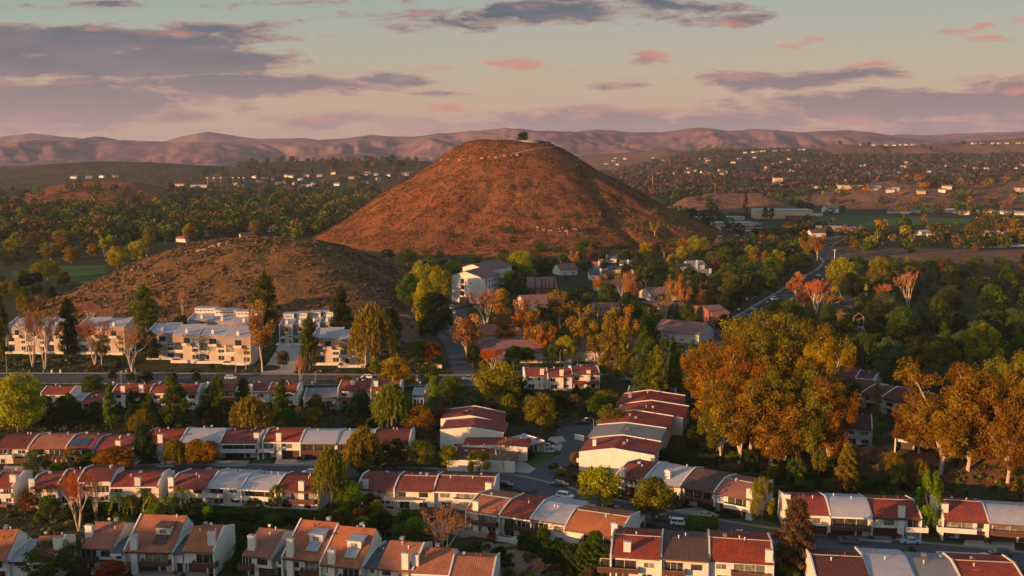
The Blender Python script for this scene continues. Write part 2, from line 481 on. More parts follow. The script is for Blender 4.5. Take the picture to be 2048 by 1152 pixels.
groundmat('mountain', [(0.211, 0.110, 0.107), (0.156, 0.091, 0.099), (0.066, 0.053, 0.067), (0.265, 0.144, 0.138)], (.0006, .0022, .008), .35, 12)
groundmat('lawn', [(.045, .10, .022), (.06, .12, .03), (.035, .08, .02), (.07, .11, .035)], (.05, .3, 1.5), .3, .1)
groundmat('asphalt', [(.078, .082, .094), (.092, .094, .104), (.064, .068, .078), (.11, .11, .115)], (.08, .4, 2), .2, .02)
groundmat('road_old', [(.075, .075, .078), (.095, .092, .09), (.062, .062, .064), (.105, .10, .098)], (.08, .4, 2), .2, .02)
groundmat('concrete', [(.36, .33, .29), (.42, .38, .33), (.30, .27, .24), (.44, .40, .36)], (.1, .6, 3), .2, .02)
groundmat('pavement', [(.20, .18, .16), (.24, .22, .19), (.16, .145, .13), (.26, .235, .21)], (.1, .6, 3), .2, .02)
groundmat('bare_earth', [(.24, .155, .10), (.30, .20, .13), (.15, .10, .065), (.34, .24, .17)], (.06, .25, 1.2), .9, .5)
groundmat('leaf_litter', [(.12, .055, .03), (.18, .075, .035), (.075, .045, .027), (.20, .09, .05)], (.06, .25, 1.2), .9, .4)

# ------------------------------------------------------------------ mesh helpers
COL = sc.collection
def tag(o, label=None, cat=None, group=None, kind=None):
    if label: o['label'] = label
    if cat: o['category'] = cat
    if group: o['group'] = group
    if kind: o['kind'] = kind
    return o
def empty(name, loc, rz=0, s=(1, 1, 1)):
    o = bpy.data.objects.new(name, None)
    COL.objects.link(o)
    o.location = loc
    o.rotation_euler = (0, 0, rz)
    o.scale = s
    o.empty_display_size = .5
    return o
def link(name, me, mat=None, parent=None, label=None):
    if mat and not me.materials:
        me.materials.append(MATS[mat])
    o = bpy.data.objects.new(name, me)
    COL.objects.link(o)
    o.parent = parent
    if label: o['label'] = label
    return o
class MB:
    def __init__(s):
        s.v, s.f = [], []
    def face(s, pts):
        n = len(s.v)
        s.v += [tuple(p) for p in pts]
        s.f.append(tuple(range(n, n + len(pts))))
        return s
    def box(s, x0, x1, y0, y1, z0, z1):
        n = len(s.v)
        s.v += [(x0, y0, z0), (x1, y0, z0), (x1, y1, z0), (x0, y1, z0), (x0, y0, z1), (x1, y0, z1), (x1, y1, z1), (x0, y1, z1)]
        s.f += [tuple(n + i for i in q) for q in ((0, 3, 2, 1), (4, 5, 6, 7), (0, 1, 5, 4), (1, 2, 6, 5), (2, 3, 7, 6), (3, 0, 4, 7))]
        return s
    def prism(s, prof, x0, x1):
        """profile of (y, z) points, counter-clockwise seen from -x ... extruded along x"""
        n, k = len(s.v), len(prof)
        s.v += [(x0, y, z) for y, z in prof] + [(x1, y, z) for y, z in prof]
        s.f.append(tuple(n + i for i in range(k))[::-1])
        s.f.append(tuple(n + k + i for i in range(k)))
        for i in range(k):
            j = (i + 1) % k
            s.f.append((n + i, n + j, n + k + j, n + k + i))
        return s
    def prismy(s, prof, y0, y1):
        n, k = len(s.v), len(prof)
        s.v += [(x, y0, z) for x, z in prof] + [(x, y1, z) for x, z in prof]
        s.f.append(tuple(n + i for i in range(k)))
        s.f.append(tuple(n + k + i for i in range(k))[::-1])
        for i in range(k):
            j = (i + 1) % k
            s.f.append((n + j, n + i, n + k + i, n + k + j))
        return s
    def tube(s, p, q, r0, r1=None, k=6, cap=True):
        p, q = Vector(p), Vector(q)
        r1 = r0 if r1 is None else r1
        d = (q - p).normalized()
        a = d.orthogonal().normalized()
        c = d.cross(a)
        n = len(s.v)
        for (o, r) in ((p, r0), (q, r1)):
            for i in range(k):
                t = 2 * math.pi * i / k
                s.v.append(tuple(o + a * (r * math.cos(t)) + c * (r * math.sin(t))))
        for i in range(k):
            j = (i + 1) % k
            s.f.append((n + i, n + j, n + k + j, n + k + i))
        if cap:
            s.f.append(tuple(n + i for i in range(k))[::-1])
            s.f.append(tuple(n + k + i for i in range(k)))
        return s
    def mesh(s, name):
        me = bpy.data.meshes.new(name)
        me.from_pydata(s.v, [], s.f)
        return me
    def build(s, name, mat, parent=None, label=None, recalc=False):
        me = s.mesh(name)
        o = link(name, me, mat, parent, label)
        return o
def np_mesh(name, V, n, tint=None, col=None, smooth=False):
    """V: (faces*n, 3) loose n-gons"""
    me = bpy.data.meshes.new(name)
    nv = len(V)
    nf = nv // n
    me.vertices.add(nv)
    me.vertices.foreach_set('co', np.ascontiguousarray(V, np.float32).ravel())
    me.loops.add(nv)
    me.loops.foreach_set('vertex_index', np.arange(nv, dtype=np.int32))
    me.polygons.add(nf)
    me.polygons.foreach_set('loop_start', np.arange(0, nv, n, dtype=np.int32))
    me.polygons.foreach_set('loop_total', np.full(nf, n, np.int32))
    me.update()
    if tint is not None:
        a = me.attributes.new('tint', 'FLOAT', 'FACE')
        a.data.foreach_set('value', np.ascontiguousarray(tint, np.float32))
    if col is not None:
        a = me.attributes.new('leafcol', 'FLOAT_COLOR', 'FACE')
        c = np.ones((nf, 4), np.float32)
        c[:, :3] = col
        a.data.foreach_set('color', c.ravel())
    return me
def catmull(P, n=8):
    out = []
    P = [P[0] * 2 - P[1]] + P + [P[-1] * 2 - P[-2]]
    for i in range(1, len(P) - 2):
        for k in range(n):
            t = k / n
            a, b, c, d = P[i - 1], P[i], P[i + 1], P[i + 2]
            out.append(.5 * ((2 * b) + (c - a) * t + (2 * a - 5 * b + 4 * c - d) * t * t + (3 * b - a - 3 * c + d) * t ** 3))
    out.append(P[-2])
    return out
def tz(x, y):
    return float(terrain(np.array([x]), np.array([y]))[0])
# ------------------------------------------------------------------ ground, hills, mountains
def gp(u, v):
    """flat-ground point"""
    d = ray(u, v)
    t = -CH / d[2]
    return d[0] * t, d[1] * t
for (u, v, rx, ry, h) in ((1900, 925, 38, 16, 4.0), (1780, 930, 30, 12, 3.0), (2080, 950, 40, 22, 4.5), (1560, 925, 36, 12, 2.5), (1130, 812, 34, 14, 2.2),
                          (60, 850, 34, 10, 1.8), (400, 848, 46, 10, 1.8), (700, 850, 34, 10, 1.8), (930, 1120, 16, 10, -3.0), (850, 1090, 10, 8, 1.5),
                          (1030, 1120, 12, 8, 1.6), (230, 725, 60, 12, 2.0), (430, 735, 30, 7, 1.5), (800, 650, 26, 34, 5.0)):
    x, y = gp(u, v)
    BUMPS.append((x, y, rx, ry, h))

BUMPS.append((-225, 85, 110, 100, 36.5))       # unseen rise added west of the viewpoint to shade the lower left streets
rad = np.concatenate([np.arange(20, 130, 12), np.arange(130, 470, 4.0), np.arange(470, 1350, 3.2), np.geomspace(1350, 12500, 235)])
angs = np.concatenate([np.linspace(-180, -36, 36, endpoint=False), np.linspace(-36, 36, 541), np.linspace(36, 180, 37)[1:]])
A, R = np.meshgrid(np.radians(angs), rad)
X, Y = R * np.sin(A), R * np.cos(A)
Z, ID = terrain_id(X, Y, True)
nr, na = X.shape
V = np.stack([X, Y, Z], -1).reshape(-1, 3)
i, j = np.meshgrid(np.arange(nr - 1), np.arange(na - 1), indexing='ij')
Q = np.stack([i * na + j, i * na + j + 1, (i + 1) * na + j + 1, (i + 1) * na + j], -1).reshape(-1, 4)[:, ::-1]
qid = ID[:-1, :-1].reshape(-1)
def sub_mesh(name, mask, mat, label, cat, kind='structure', smooth=True):
    q = Q[mask]
    used, inv = np.unique(q.ravel(), return_inverse=True)
    me = bpy.data.meshes.new(name)
    me.vertices.add(len(used))
    me.vertices.foreach_set('co', V[used].astype(np.float32).ravel())
    me.loops.add(len(inv))
    me.loops.foreach_set('vertex_index', inv.astype(np.int32))
    me.polygons.add(len(q))
    me.polygons.foreach_set('loop_start', np.arange(0, len(inv), 4, dtype=np.int32))
    me.polygons.foreach_set('loop_total', np.full(len(q), 4, np.int32))
    me.polygons.foreach_set('use_smooth', np.full(len(q), smooth))
    me.update()
    o = link(name, me, mat)
    tag(o, label, cat, kind=kind)
    return o
center = bpy.data.meshes.new('x')
# close the small hole under the camera
q0 = np.arange(na)
sub_mesh('ground', qid == 0, 'valley_soil', 'valley floor of dry soil and undergrowth under the whole town', 'ground')
me = bpy.data.meshes.new('ground')
k = 24
me.from_pydata([(22 * math.cos(2 * math.pi * i / k), 22 * math.sin(2 * math.pi * i / k), -.02) for i in range(k)], [], [tuple(range(k))])
tag(link('ground', me, 'valley_soil'), 'patch of bare valley floor below the viewpoint', 'ground', kind='structure')
sub_mesh('hill', qid == 1, 'chaparral', 'tall cone shaped hill of rust brown scrub in the centre', 'hill')
hl = {'hill_near': ('chaparral_green', 'low rounded scrub hill behind the white condos'), 'knoll_left': ('chaparral', 'low flat topped reddish knoll at the far left'),
      'hills_left': ('green_hill', 'dark olive hills behind the left valley'), 'knoll_right': ('dry_hill', 'smooth brown knoll at the right beyond the school field'),
      'mound': ('dry_hill', 'red earth bluff right of the big hill with trees on top'), 'peak': ('dry_hill', 'small pointed hill far behind on the right'),
      'hills_right': ('dry_hill', 'broad brown hill with houses along its top at far right'), 'mountains': ('mountain', 'long range of pinkish mountains along the horizon'),
      'mountains_far': ('mountain', 'faint bluish mountains behind the long range')}
for k_, r in enumerate(RP):
    mt, lb = hl[r[0]]
    if (qid == 2 + k_).any():
        sub_mesh('mountains' if 'mount' in r[0] and r[0] != 'mound' else 'hill', qid == 2 + k_, mt, lb, 'mountains' if r[0].startswith('mountains') else 'hill')

# ---- roads, pavements, lawns
AV_LINE, AV_POLY, AV_BOX = [], [], []
def strip(name, P, w, mat, dz, label, cat, off=0.0, thick=0.0, kind='structure', skirt=0.0):
    """flat strip along a smooth line of world points; with thick it is a kerbed slab"""
    if name in ('road', 'path'): AV_LINE.append((P, w / 2 + 2.6 + abs(off)))
    L, Rr = [], []
    for i, p in enumerate(P):
        d = (P[min(i + 1, len(P) - 1)] - P[max(i - 1, 0)])
        n = Vector((-d.y, d.x)).normalized()
        a = Vector((p.x, p.y)) + n * (off + w / 2)
        b = Vector((p.x, p.y)) + n * (off - w / 2)
        L.append(a); Rr.append(b)
    xs = np.array([q.x for q in L + Rr]); ys = np.array([q.y for q in L + Rr])
    zs = terrain(xs, ys) + dz + thick
    mb = MB()
    k = len(P)
    mb.v = [(xs[i], ys[i], zs[i]) for i in range(2 * k)]
    for i in range(k - 1):
        mb.f.append((i, k + i, k + i + 1, i + 1))
    if thick:
        mb.v += [(xs[i], ys[i], zs[i] - thick - .3) for i in range(2 * k)]
        for i in range(k - 1):
            mb.f.append((i, i + 1, 2 * k + i + 1, 2 * k + i))
            mb.f.append((k + i + 1, k + i, 3 * k + i, 3 * k + i + 1))
    o = mb.build(name, mat)
    return tag(o, label, cat, kind=kind)
def line(pts, n=6):
    return catmull([Vector(G(u, v)[:2]).to_3d() for u, v in pts], n)
def patch(name, pts, mat, dz, label, cat, thick=0, kind='structure', sub=0):
    P = [G(u, v) for u, v in pts]
    if name != 'ground': AV_POLY.append([(p.x, p.y) for p in P])
    me = bpy.data.meshes.new(name)
    mb = MB()
    if sub:      # follow the relief: a grid clipped to the outline
        xs = [p.x for p in P]; ys = [p.y for p in P]
        st = sub
        gx = np.arange(min(xs), max(xs), st); gy = np.arange(min(ys), max(ys), st)
        def inside(x, y):
            c = False
            j = len(P) - 1
            for i in range(len(P)):
                if (P[i].y > y) != (P[j].y > y) and x < (P[j].x - P[i].x) * (y - P[i].y) / (P[j].y - P[i].y) + P[i].x:
                    c = not c
                j = i
            return c
        GX, GY = np.meshgrid(gx, gy)
        keep = [(a, b_) for a, b_ in zip(GX.ravel(), GY.ravel()) if inside(a + st / 2, b_ + st / 2)]
        late = []
        idx = {}
        def vid(a, b_):
            kx = (round(a, 3), round(b_, 3))
            if kx not in idx:
                idx[kx] = len(mb.v)
                mb.v.append((a, b_, 0))
            return idx[kx]
        for a, b_ in keep:
            mb.f.append((vid(a, b_), vid(a + st, b_), vid(a + st, b_ + st), vid(a, b_ + st)))
        vv = np.array(mb.v, float)
        vv[:, 2] = terrain(vv[:, 0], vv[:, 1]) + dz
        mb.v = [tuple(q) for q in vv]
    else:
        n = len(P)
        mb.v = [(p.x, p.y, p.z + dz + thick) for p in P]
        mb.f = [tuple(range(n))[::-1]]
        if thick:
            mb.v += [(p.x, p.y, p.z - .2) for p in P]
            for i in range(n):
                j = (i + 1) % n
                mb.f.append((i, j, n + j, n + i))
    o = mb.build(name, mat)
    if o.data.polygons and o.data.polygons[0].normal.z < 0:
        o.data.flip_normals()
    return tag(o, label, cat, kind=kind)

main_px = [(-220, 759), (0, 757), (300, 757), (600, 759), (900, 761), (1050, 753), (1180, 741), (1290, 724), (1400, 694), (1480, 650), (1545, 614), (1592, 582), (1628, 560), (1655, 543), (1672, 525), (1655, 508), (1640, 495), (1665, 480), (1700, 472)]
MAIN = line(main_px, 8)
strip('road', MAIN, 17, 'road_old', .012, 'wide grey road crossing below the white condos', 'road')
strip('road', MAIN, .3, 'pavement', .020, 'pale line along the middle of the wide road', 'road marking', off=2.0)
strip('pavement', MAIN, 2.2, 'pavement', 0, 'pale pavement along the far side of the wide road', 'pavement', off=9.8, thick=.13)
strip('pavement', MAIN, 1.2, 'pavement', 0, 'narrow pavement along the near side of the wide road', 'pavement', off=-9.3, thick=.13)
def street(pts, w, label, walk=True):
    L = line(pts, 8)
    strip('road', L, w, 'asphalt', .008, label, 'road')
    return L
S1 = street([(-150, 962), (60, 950), (280, 941), (450, 940), (700, 944), (850, 948), (960, 955), (1030, 964), (1085, 978)], 9.0, 'dark street behind the middle row of houses on the left')
S3 = street([(1075, 966), (1110, 985), (1170, 1004), (1240, 1018), (1330, 1038), (1430, 1056), (1530, 1072), (1640, 1086), (1800, 1099), (1960, 1114), (2200, 1138), (2500, 1172)], 10.0, 'dark street running to the lower right between the houses')
patch('road', [(1110, 860), (1150, 848), (1200, 848), (1202, 868), (1186, 880), (1172, 900), (1160, 915), (1135, 932), (1108, 952), (1098, 975), (1060, 985), (1000, 968), (1010, 952), (1050, 943), (1085, 930), (1110, 912), (1127, 892), (1130, 878)], 'asphalt', .016, 'dark cul de sac curving up between the stepped white houses', 'road')
DR = line([(930, 752), (925, 735), (918, 715), (908, 690), (897, 672), (903, 652), (915, 632), (921, 603)], 8)
strip('road', DR, 9.0, 'asphalt', .016, 'dark driveway climbing from the main road to the tall apartment block', 'road')
strip('pavement', S1, 1.2, 'pavement', 0, 'pavement on the far side of the street on the left', 'pavement', off=5.2, thick=.12)
strip('pavement', S3, 1.2, 'pavement', 0, 'pavement on the far side of the street at the lower right', 'pavement', off=5.7, thick=.12)
patch('driveway', [(520, 749), (548, 707), (557, 690), (600, 690), (603, 700), (592, 735), (590, 749)], 'concrete', .02, 'pale forked concrete driveway between the two white condo blocks', 'driveway')
for pts, lb in (([(553, 919), (640, 919), (635, 932), (545, 932)], 'concrete driveway before the white roofed unit beside the willow'),
                ([(428, 921), (500, 921), (492, 932), (424, 932)], 'concrete driveway before the right unit of the second back row'),
                ([(325, 921), (352, 921), (348, 934), (312, 934)], 'narrow concrete driveway before the chimney unit of the second back row'),
                ([(8, 932), (110, 932), (104, 943), (6, 943)], 'wide concrete driveway at the left end of the back row'),
                ([(1684, 1064), (1785, 1068), (1782, 1086), (1675, 1078)], 'concrete driveways before the row with the pale roof in its middle'),
                ([(1930, 1080), (2028, 1084), (2030, 1100), (1925, 1094)], 'concrete driveway at the right edge before the last row'),
                ([(1345, 1020), (1400, 1014), (1440, 1030), (1415, 1040), (1398, 1034), (1375, 1030)], 'concrete driveway beside the parked silver sedan'),
                ([(1085, 893), (1127, 888), (1118, 904), (1075, 905)], 'concrete drive with a white sedan left of the cul de sac'),
                ([(1010, 920), (1045, 922), (1072, 938), (1058, 946), (1020, 944)], 'pale dappled drive at the corner of the cul de sac'),
                ([(1100, 874), (1125, 872), (1132, 882), (1120, 890), (1095, 880)], 'small concrete drive at the top of the cul de sac'),
                ([(270, 1140), (420, 1140), (415, 1165), (262, 1165)], 'concrete driveways before the tall orange roofed unit')):
    patch('driveway', pts, 'concrete', .024, lb, 'driveway')
for pts, lb in (([(1048, 925), (1082, 908), (1108, 908), (1100, 922), (1072, 937)], 'small green lawn in the bend of the cul de sac'),
                ([(1440, 1040), (1500, 1035), (1545, 1045), (1600, 1066), (1590, 1074), (1520, 1060)], 'green lawn strip beside the lower right street'),
                ([(515, 905), (545, 905), (540, 928), (500, 932), (508, 918)], 'green lawn between the two back rows'),
                ([(1780, 1078), (1880, 1076), (1925, 1086), (1920, 1094), (1800, 1086)], 'lawn between the two right hand rows'),
                ([(1160, 720), (1010, 722), (1010, 738), (1090, 734), (1180, 726)], 'shaded lawn in front of the apartments above the main road')):
    patch('lawn', pts, 'lawn', .012, lb, 'lawn')
patch('lawn', [(20, 545), (80, 532), (215, 530), (216, 552), (150, 562), (40, 568)], 'lawn', .08, 'bright green park lawn at the far left', 'lawn', sub=4)
patch('lawn', [(1590, 438), (1680, 430), (1790, 432), (1950, 438), (1940, 448), (1760, 452), (1640, 450)], 'lawn', .15, 'green school sports field in the middle distance', 'lawn', sub=6)
patch('ground', [(1225, 790), (1205, 812), (1150, 812), (1180, 800), (1215, 788)], 'bare_earth', .05, 'bare pale earth on the bank under the pines', 'ground', sub=1.5)
patch('ground', [(960, 1085), (1035, 1088), (1110, 1125), (1210, 1152), (1150, 1175), (900, 1175), (960, 1125)], 'bare_earth', .05, 'bare tan slope of the ravine at the bottom', 'ground', sub=1.2)
patch('ground', [(850, 1035), (930, 1045), (960, 1065), (930, 1075), (840, 1062)], 'bare_earth', .05, 'pale earth below the wooden garden fence', 'ground', sub=1.2)
patch('ground', [(1640, 905), (1800, 918), (2120, 905), (2120, 985), (1900, 968), (1700, 945)], 'leaf_litter', .05, 'rust coloured leaf litter under the eucalyptus trees on the right', 'ground', sub=1.5)
patch('ground', [(1420, 880), (1640, 905), (1690, 945), (1500, 945), (1400, 925)], 'leaf_litter', .05, 'shaded leaf litter under the great eucalyptus grove', 'ground', sub=1.5)
patch('ground', [(745, 560), (835, 570), (840, 620), (835, 700), (845, 742), (760, 742), (755, 680), (740, 640)], 'dry_hill', .05, 'dry open slope between the low hill and the driveway', 'ground', sub=2.5)
patch('ground', [(1560, 500), (1700, 492), (1850, 497), (2100, 500), (2100, 530), (1900, 528), (1760, 522), (1690, 520)], 'dry_hill', .1, 'brown open field right of the curving road', 'ground', sub=4)
patch('path', [(605, 1016), (575, 1030), (562, 1040), (572, 1042), (590, 1030), (612, 1020)], 'concrete', .03, 'short pale footpath below the willow', 'path')
PH = line([(1436, 451), (1443, 464), (1440, 476), (1432, 485), (1438, 492)], 8)
strip('path', PH, 4, 'concrete', .1, 'pale winding path at the right foot of the big hill', 'path')
# tracks near the summit of the big hill
SP = catmull([Vector((uvy(u, 300, y)[0], y, 0)) for u, y in ((1114, CY - 14), (1095, CY - 30), (1060, CY - 44), (1020, CY - 54))], 10)
strip('path', SP, 2.4, 'bare_earth', .35, 'pale track slanting across the top of the big hill', 'path')
# dead-end road seen right of the pink bare trees
patch('road', [(1680, 592), (1700, 590), (1712, 600), (1706, 620), (1688, 612)], 'road_old', .08, 'scrap of grey road between the woods on the right', 'road')
# ------------------------------------------------------------------ terraced houses
ROOF = {'R': 'red_tile', 'M': 'maroon_tile', 'O': 'orange_tile', 'B': 'brown_tile', 'W': 'white_roof', 'G': 'grey_roof', 'S': 'slate_roof', 'P': 'pink_tile'}
def prof(e, z1, yr, D, zb, curve, n=6, off=0.0, y0=-1.25):
    """roof line from front eave up to the ridge and down to the back"""
    P = []
    for i in range(n + 1):
        t = i / n
        P.append((y0 + (yr - y0) * t, e + (z1 - e) * ((math.sin(t * math.pi / 2) * curve) + t * (1 - curve)) + off))
    P.append((D + .3, zb + off))
    return P
def window(par, x0, x1, z0, z1, y, mat='glass', frame='frame_white', nm='window', bars=1):
    m = MB()
    t = .09
    m.box(x0, x1, y - .05, y + .03, z0, z0 + t).box(x0, x1, y - .05, y + .03, z1 - t, z1)
    m.box(x0, x0 + t, y - .05, y + .03, z0 + t, z1 - t).box(x1 - t, x1, y - .05, y + .03, z0 + t, z1 - t)
    for k in range(bars):
        xm = x0 + (x1 - x0) * (k + 1) / (bars + 1)
        m.box(xm - .035, xm + .035, y - .045, y + .03, z0 + t, z1 - t)
    f = m.build(nm, frame, par)
    MB().box(x0 + t, x1 - t, y - .025, y + .02, z0 + t, z1 - t).build('pane', mat, f)
    return f
rng = random.Random(5)
SHRUBS = []
def town_row(label, p0, p1, units, D=13.0, back=False, end=(True, True), name='townhouse_row', group=None):
    a, b = G(*p0), G(*p1)
    a.z = b.z = min(a.z, b.z)
    d = b - a
    L = d.length
    root = empty(name, a, math.atan2(d.y, d.x))
    tag(root, label, 'terraced houses', group)
    root.scale = (1, 1, .91)
    AV_BOX.append((a.x, a.y, math.atan2(d.y, d.x), -1.0, L + 1.0, -4.0, D + 3.0))
    tot = sum(u.get('w', 1) for u in units)
    x = 0
    for i, u in enumerate(units):
        w = u.get('w', 1) / tot * L
        e = u.get('e', 5.5) + rng.uniform(-.3, .3); rise = u.get('rise', 2.0); yr = u.get('yr', 6.5); dy = u.get('dy', 0) + rng.uniform(-1.1, 1.1)
        cur = u.get('curve', .5); Dd = u.get('D', D); lower = u.get('lo', 'd' if back else 'g')
        z1 = e + rise; zb = e + rise * u.get('bk', .35)
        x0, x1 = x, x + w
        x += w
        ins = 1.3 if lower == 'g' else 0.0
        wall = MB()
        wallmat = u.get('wall', 'white')
        wall.box(x0 + .17, x1 - .17, dy + ins, dy + Dd - .1, -.6, 2.75)
        pf = prof(e, z1, yr, Dd, zb, cur, off=-.06, y0=0)
        pts = [(dy + Dd, 2.75), (dy + 0, 2.75)][::-1] + [(dy + Dd, zb - .06)] + [(dy + yy_, zz) for yy_, zz in pf[:-1]][::-1]
        wall.prism(pts, x0 + .171, x1 - .171)
        wall.build('wall', wallmat, root)
        # roof skin
        top = [(dy + yy_, zz) for yy_, zz in prof(e, z1, yr, Dd, zb, cur, off=.14)]
        bot = [(dy + yy_, zz) for yy_, zz in prof(e, z1, yr, Dd, zb, cur, off=-.04)]
        rf = MB().prism(bot + top[::-1], x0 + .18, x1 - .18).build('roof', ROOF[u['roof']], root)
        MB().box(x0 + .2, x1 - .2, dy + top[0][0] - .05, dy + top[0][0] + .03, e - .32, e + .13).build('fascia', rng.choice(['wood_brown', 'garage_brown', 'wood_brown', 'frame_white']), root) if False else MB().box(x0 + .2, x1 - .2, top[0][0] - .06, top[0][0] - .004, e - .22, e + .15).build('fascia', rng.choice(['wood_brown', 'garage_brown', 'wood_brown', 'frame_white']), root)
        if u.get('ridge'):
            MB().box(x0 + .2, x1 - .2, dy + yr - .14, dy + yr + .14, z1 + .1, z1 + .24).build('ridge_cap', 'cream' if u['roof'] != 'W' else 'white', rf)
        for k in range(u.get('vents', 2)):
            vx = x0 + w * rng.uniform(.2, .8); vy = yr * rng.uniform(.65, 1.3)
            zt = np.interp(vy, [p[0] for p in prof(e, z1, yr, Dd, zb, cur)], [p[1] for p in prof(e, z1, yr, Dd, zb, cur)])
            v = MB().tube((vx, dy + vy, zt), (vx, dy + vy, zt + .75), .13, .13, 6)
            v.tube((vx, dy + vy, zt + .72), (vx, dy + vy, zt + .88), .22, .16, 6)
            v.build('roof_vent', rng.choice(['lamp_white', 'lamp_white', 'red_tile']), rf)
        if rng.random() < .35:
            vx = x0 + w * rng.uniform(.2, .8); ds = MB().tube((vx, dy + yr, z1), (vx, dy + yr, z1 + .9), .03, .03, 5)
            ds.tube((vx, dy + yr - .1, z1 + .9), (vx, dy + yr - .22, z1 + .95), .12, .34, 9)
            ds.build('satellite_dish', 'metal_grey', rf)
        if rng.random() < .3:
            vx = x0 + w * rng.uniform(.25, .75); vy = yr * 1.15
            MB().box(vx - .45, vx + .45, dy + vy, dy + vy + .9, z1 - .6, z1 + .55).build('air_conditioner', 'metal_grey', rf)
        if u.get('sky'):
            for k in range(u['sky']):
                vx = x0 + w * (.3 + .4 * k); vy = yr * .55
                zt = np.interp(vy, [p[0] for p in top], [p[1] for p in top]) if dy == 0 else e + rise * .6
                MB().box(vx - .5, vx + .5, dy + vy - .5, dy + vy + .5, zt - .1, zt + .25).build('skylight', 'lamp_white', rf)
        if u.get('solar'):
            for k in range(2):
                s0 = x0 + w * (.06 + .36 * k)
                P_ = prof(e, z1, yr, Dd, zb, cur, off=.26)
                y_a, y_b = P_[1], P_[4]
                MB().prism([(dy + y_a[0], y_a[1]), (dy + y_b[0], y_b[1]), (dy + y_b[0], y_b[1] + .08), (dy + y_a[0], y_a[1] + .08)], s0, s0 + w * .34).build('solar_panel', 'solar', rf)
        # party walls standing above the roof
        for s_, want in ((x0, u.get('lf', True) and (i > 0 or end[0])), (x1, i == len(units) - 1 and end[1])):
            if want:
                fy = u.get('fin', .8)
                P2 = prof(e, z1, yr, Dd, zb, cur, off=.42, y0=-.9)
                P2 = [(dy + yy_, zz) for yy_, zz in P2]
                base_y = dy - fy
                pts = [(base_y, -.6), (dy + Dd + .35, -.6)] + [P2[-1]] + P2[:-1][::-1] + [(base_y, P2[0][1])]
                if u.get('hang'):
                    pts = [(dy + .1, -.6), (dy + Dd + .35, -.6)] + [P2[-1]] + P2[:-1][::-1] + [(base_y, P2[0][1]), (base_y, P2[0][1] - 1.0), (dy + .1, P2[0][1] - 1.4)]
                MB().prism(pts, s_ - .17, s_ + .17).build('party_wall', wallmat if wallmat != 'rust_wall' else 'white', root)
        # upper floor
        fy = dy
        bal = u.get('bal', 'w')
        bx = u.get('bx', 'r')
        if rng.random() < .3 and not bal:
            ax = x0 + w * .55
            MB().prism([(fy - 1.1, 4.75), (fy - .01, 5.1), (fy - .01, 5.16), (fy - 1.1, 4.81)], ax, ax + w * .32).build('awning', rng.choice(['taupe', 'garage_brown', 'grey_white']), root)
        if bal:
            f0, f1 = u.get('bf', (.48, .97) if bx == 'r' else (.03, .52))
            b0, b1 = x0 + w * f0, x0 + w * f1
            fl = MB().box(b0, b1, fy - 1.5, fy - .003, 2.55, 2.8).build('balcony', 'wood_brown' if bal == 'b' else wallmat, root)
            pr = MB()
            if bal == 'w':
                pr.box(b0, b1, fy - 1.62, fy - 1.5, 2.45, 3.75).box(b0 - .12, b0, fy - 1.62, fy, 2.45, 3.75).box(b1, b1 + .12, fy - 1.62, fy, 2.45, 3.75)
                pr.build('parapet', wallmat, fl)
            else:
                pr.box(b0, b1, fy - 1.58, fy - 1.5, 3.62, 3.76)
                nb = max(4, int((b1 - b0) / .22))
                for k in range(nb):
                    q = b0 + (b1 - b0) * (k + .5) / nb
                    pr.box(q - .07, q + .07, fy - 1.565, fy - 1.515, 2.4, 3.62)
                for q in (b0, b1):
                    pr.box(q - .06, q + .06, fy - 1.57, fy - .01, 2.45, 3.76)
                pr.build('railing', 'wood_brown', fl)
            dw = b1 - b0 - .7
            dm = (b0 + b1) / 2
            window(root, dm - dw / 2, dm + dw / 2, 2.85, 5.15, fy, rng.choice(['glass', 'glass', 'glass_curtain']), 'frame_white', 'glass_door', 2)  # door glass widened; its dark panes stand in for balcony recess shade
            q0, q1 = (x0 + .8, b0 - .5) if f0 > .3 else (b1 + .5, x1 - .8)
        else:
            q0, q1 = x0 + .8, x1 - .8
            if not u.get('nowin'):
                window(root, q0 + .2, min(q0 + 2.0, q1), 3.55, 4.85, fy, 'glass', rng.choice(['frame_white', 'frame_dark']))
            q0 = x0 + w * .55
        if q1 - q0 > 1.3 and not u.get('nowin'):
            ww = min(2.3, q1 - q0)
            qm = (q0 + q1) / 2
            window(root, qm - ww / 2, qm + ww / 2, 3.5, 4.85, fy, rng.choice(['glass', 'glass_curtain']), rng.choice(['frame_white', 'frame_dark']), bars=1)
        # lower floor
        if lower == 'g':
            g0 = x0 + w * u.get('gx', .42) if bx == 'l' else x0 + w * .08
            gw = min(5.6, w * .56)
            g = MB()
            g.box(g0, g0 + gw, fy + ins - .06, fy + ins + .02, -.02, 2.25)
            for k in range(4):
                g.box(g0 + .05, g0 + gw - .05, fy + ins - .085, fy + ins - .06, .05 + .56 * k, .05 + .56 * k + .46)
            g.build('garage_door', 'garage_brown', root)
            e0 = g0 + gw + .5 if g0 - x0 < w * .3 else x0 + .5
            if e0 + 1.4 < x1:
                window(root, e0, e0 + 1.2, .1, 2.15, fy + ins, 'glass', 'frame_dark', 'front_door', 0)
        elif lower == 'd':
            window(root, x0 + w * .12, x0 + w * .12 + min(2.6, w * .32), .1, 2.2, fy, 'glass', 'frame_white', 'patio_door', 1)
            window(root, x0 + w * .62, x0 + w * .62 + min(2.2, w * .28), .7, 2.1, fy, 'glass', 'frame_white', 'window', 1)
        elif lower == 'p':     # tiled verandah
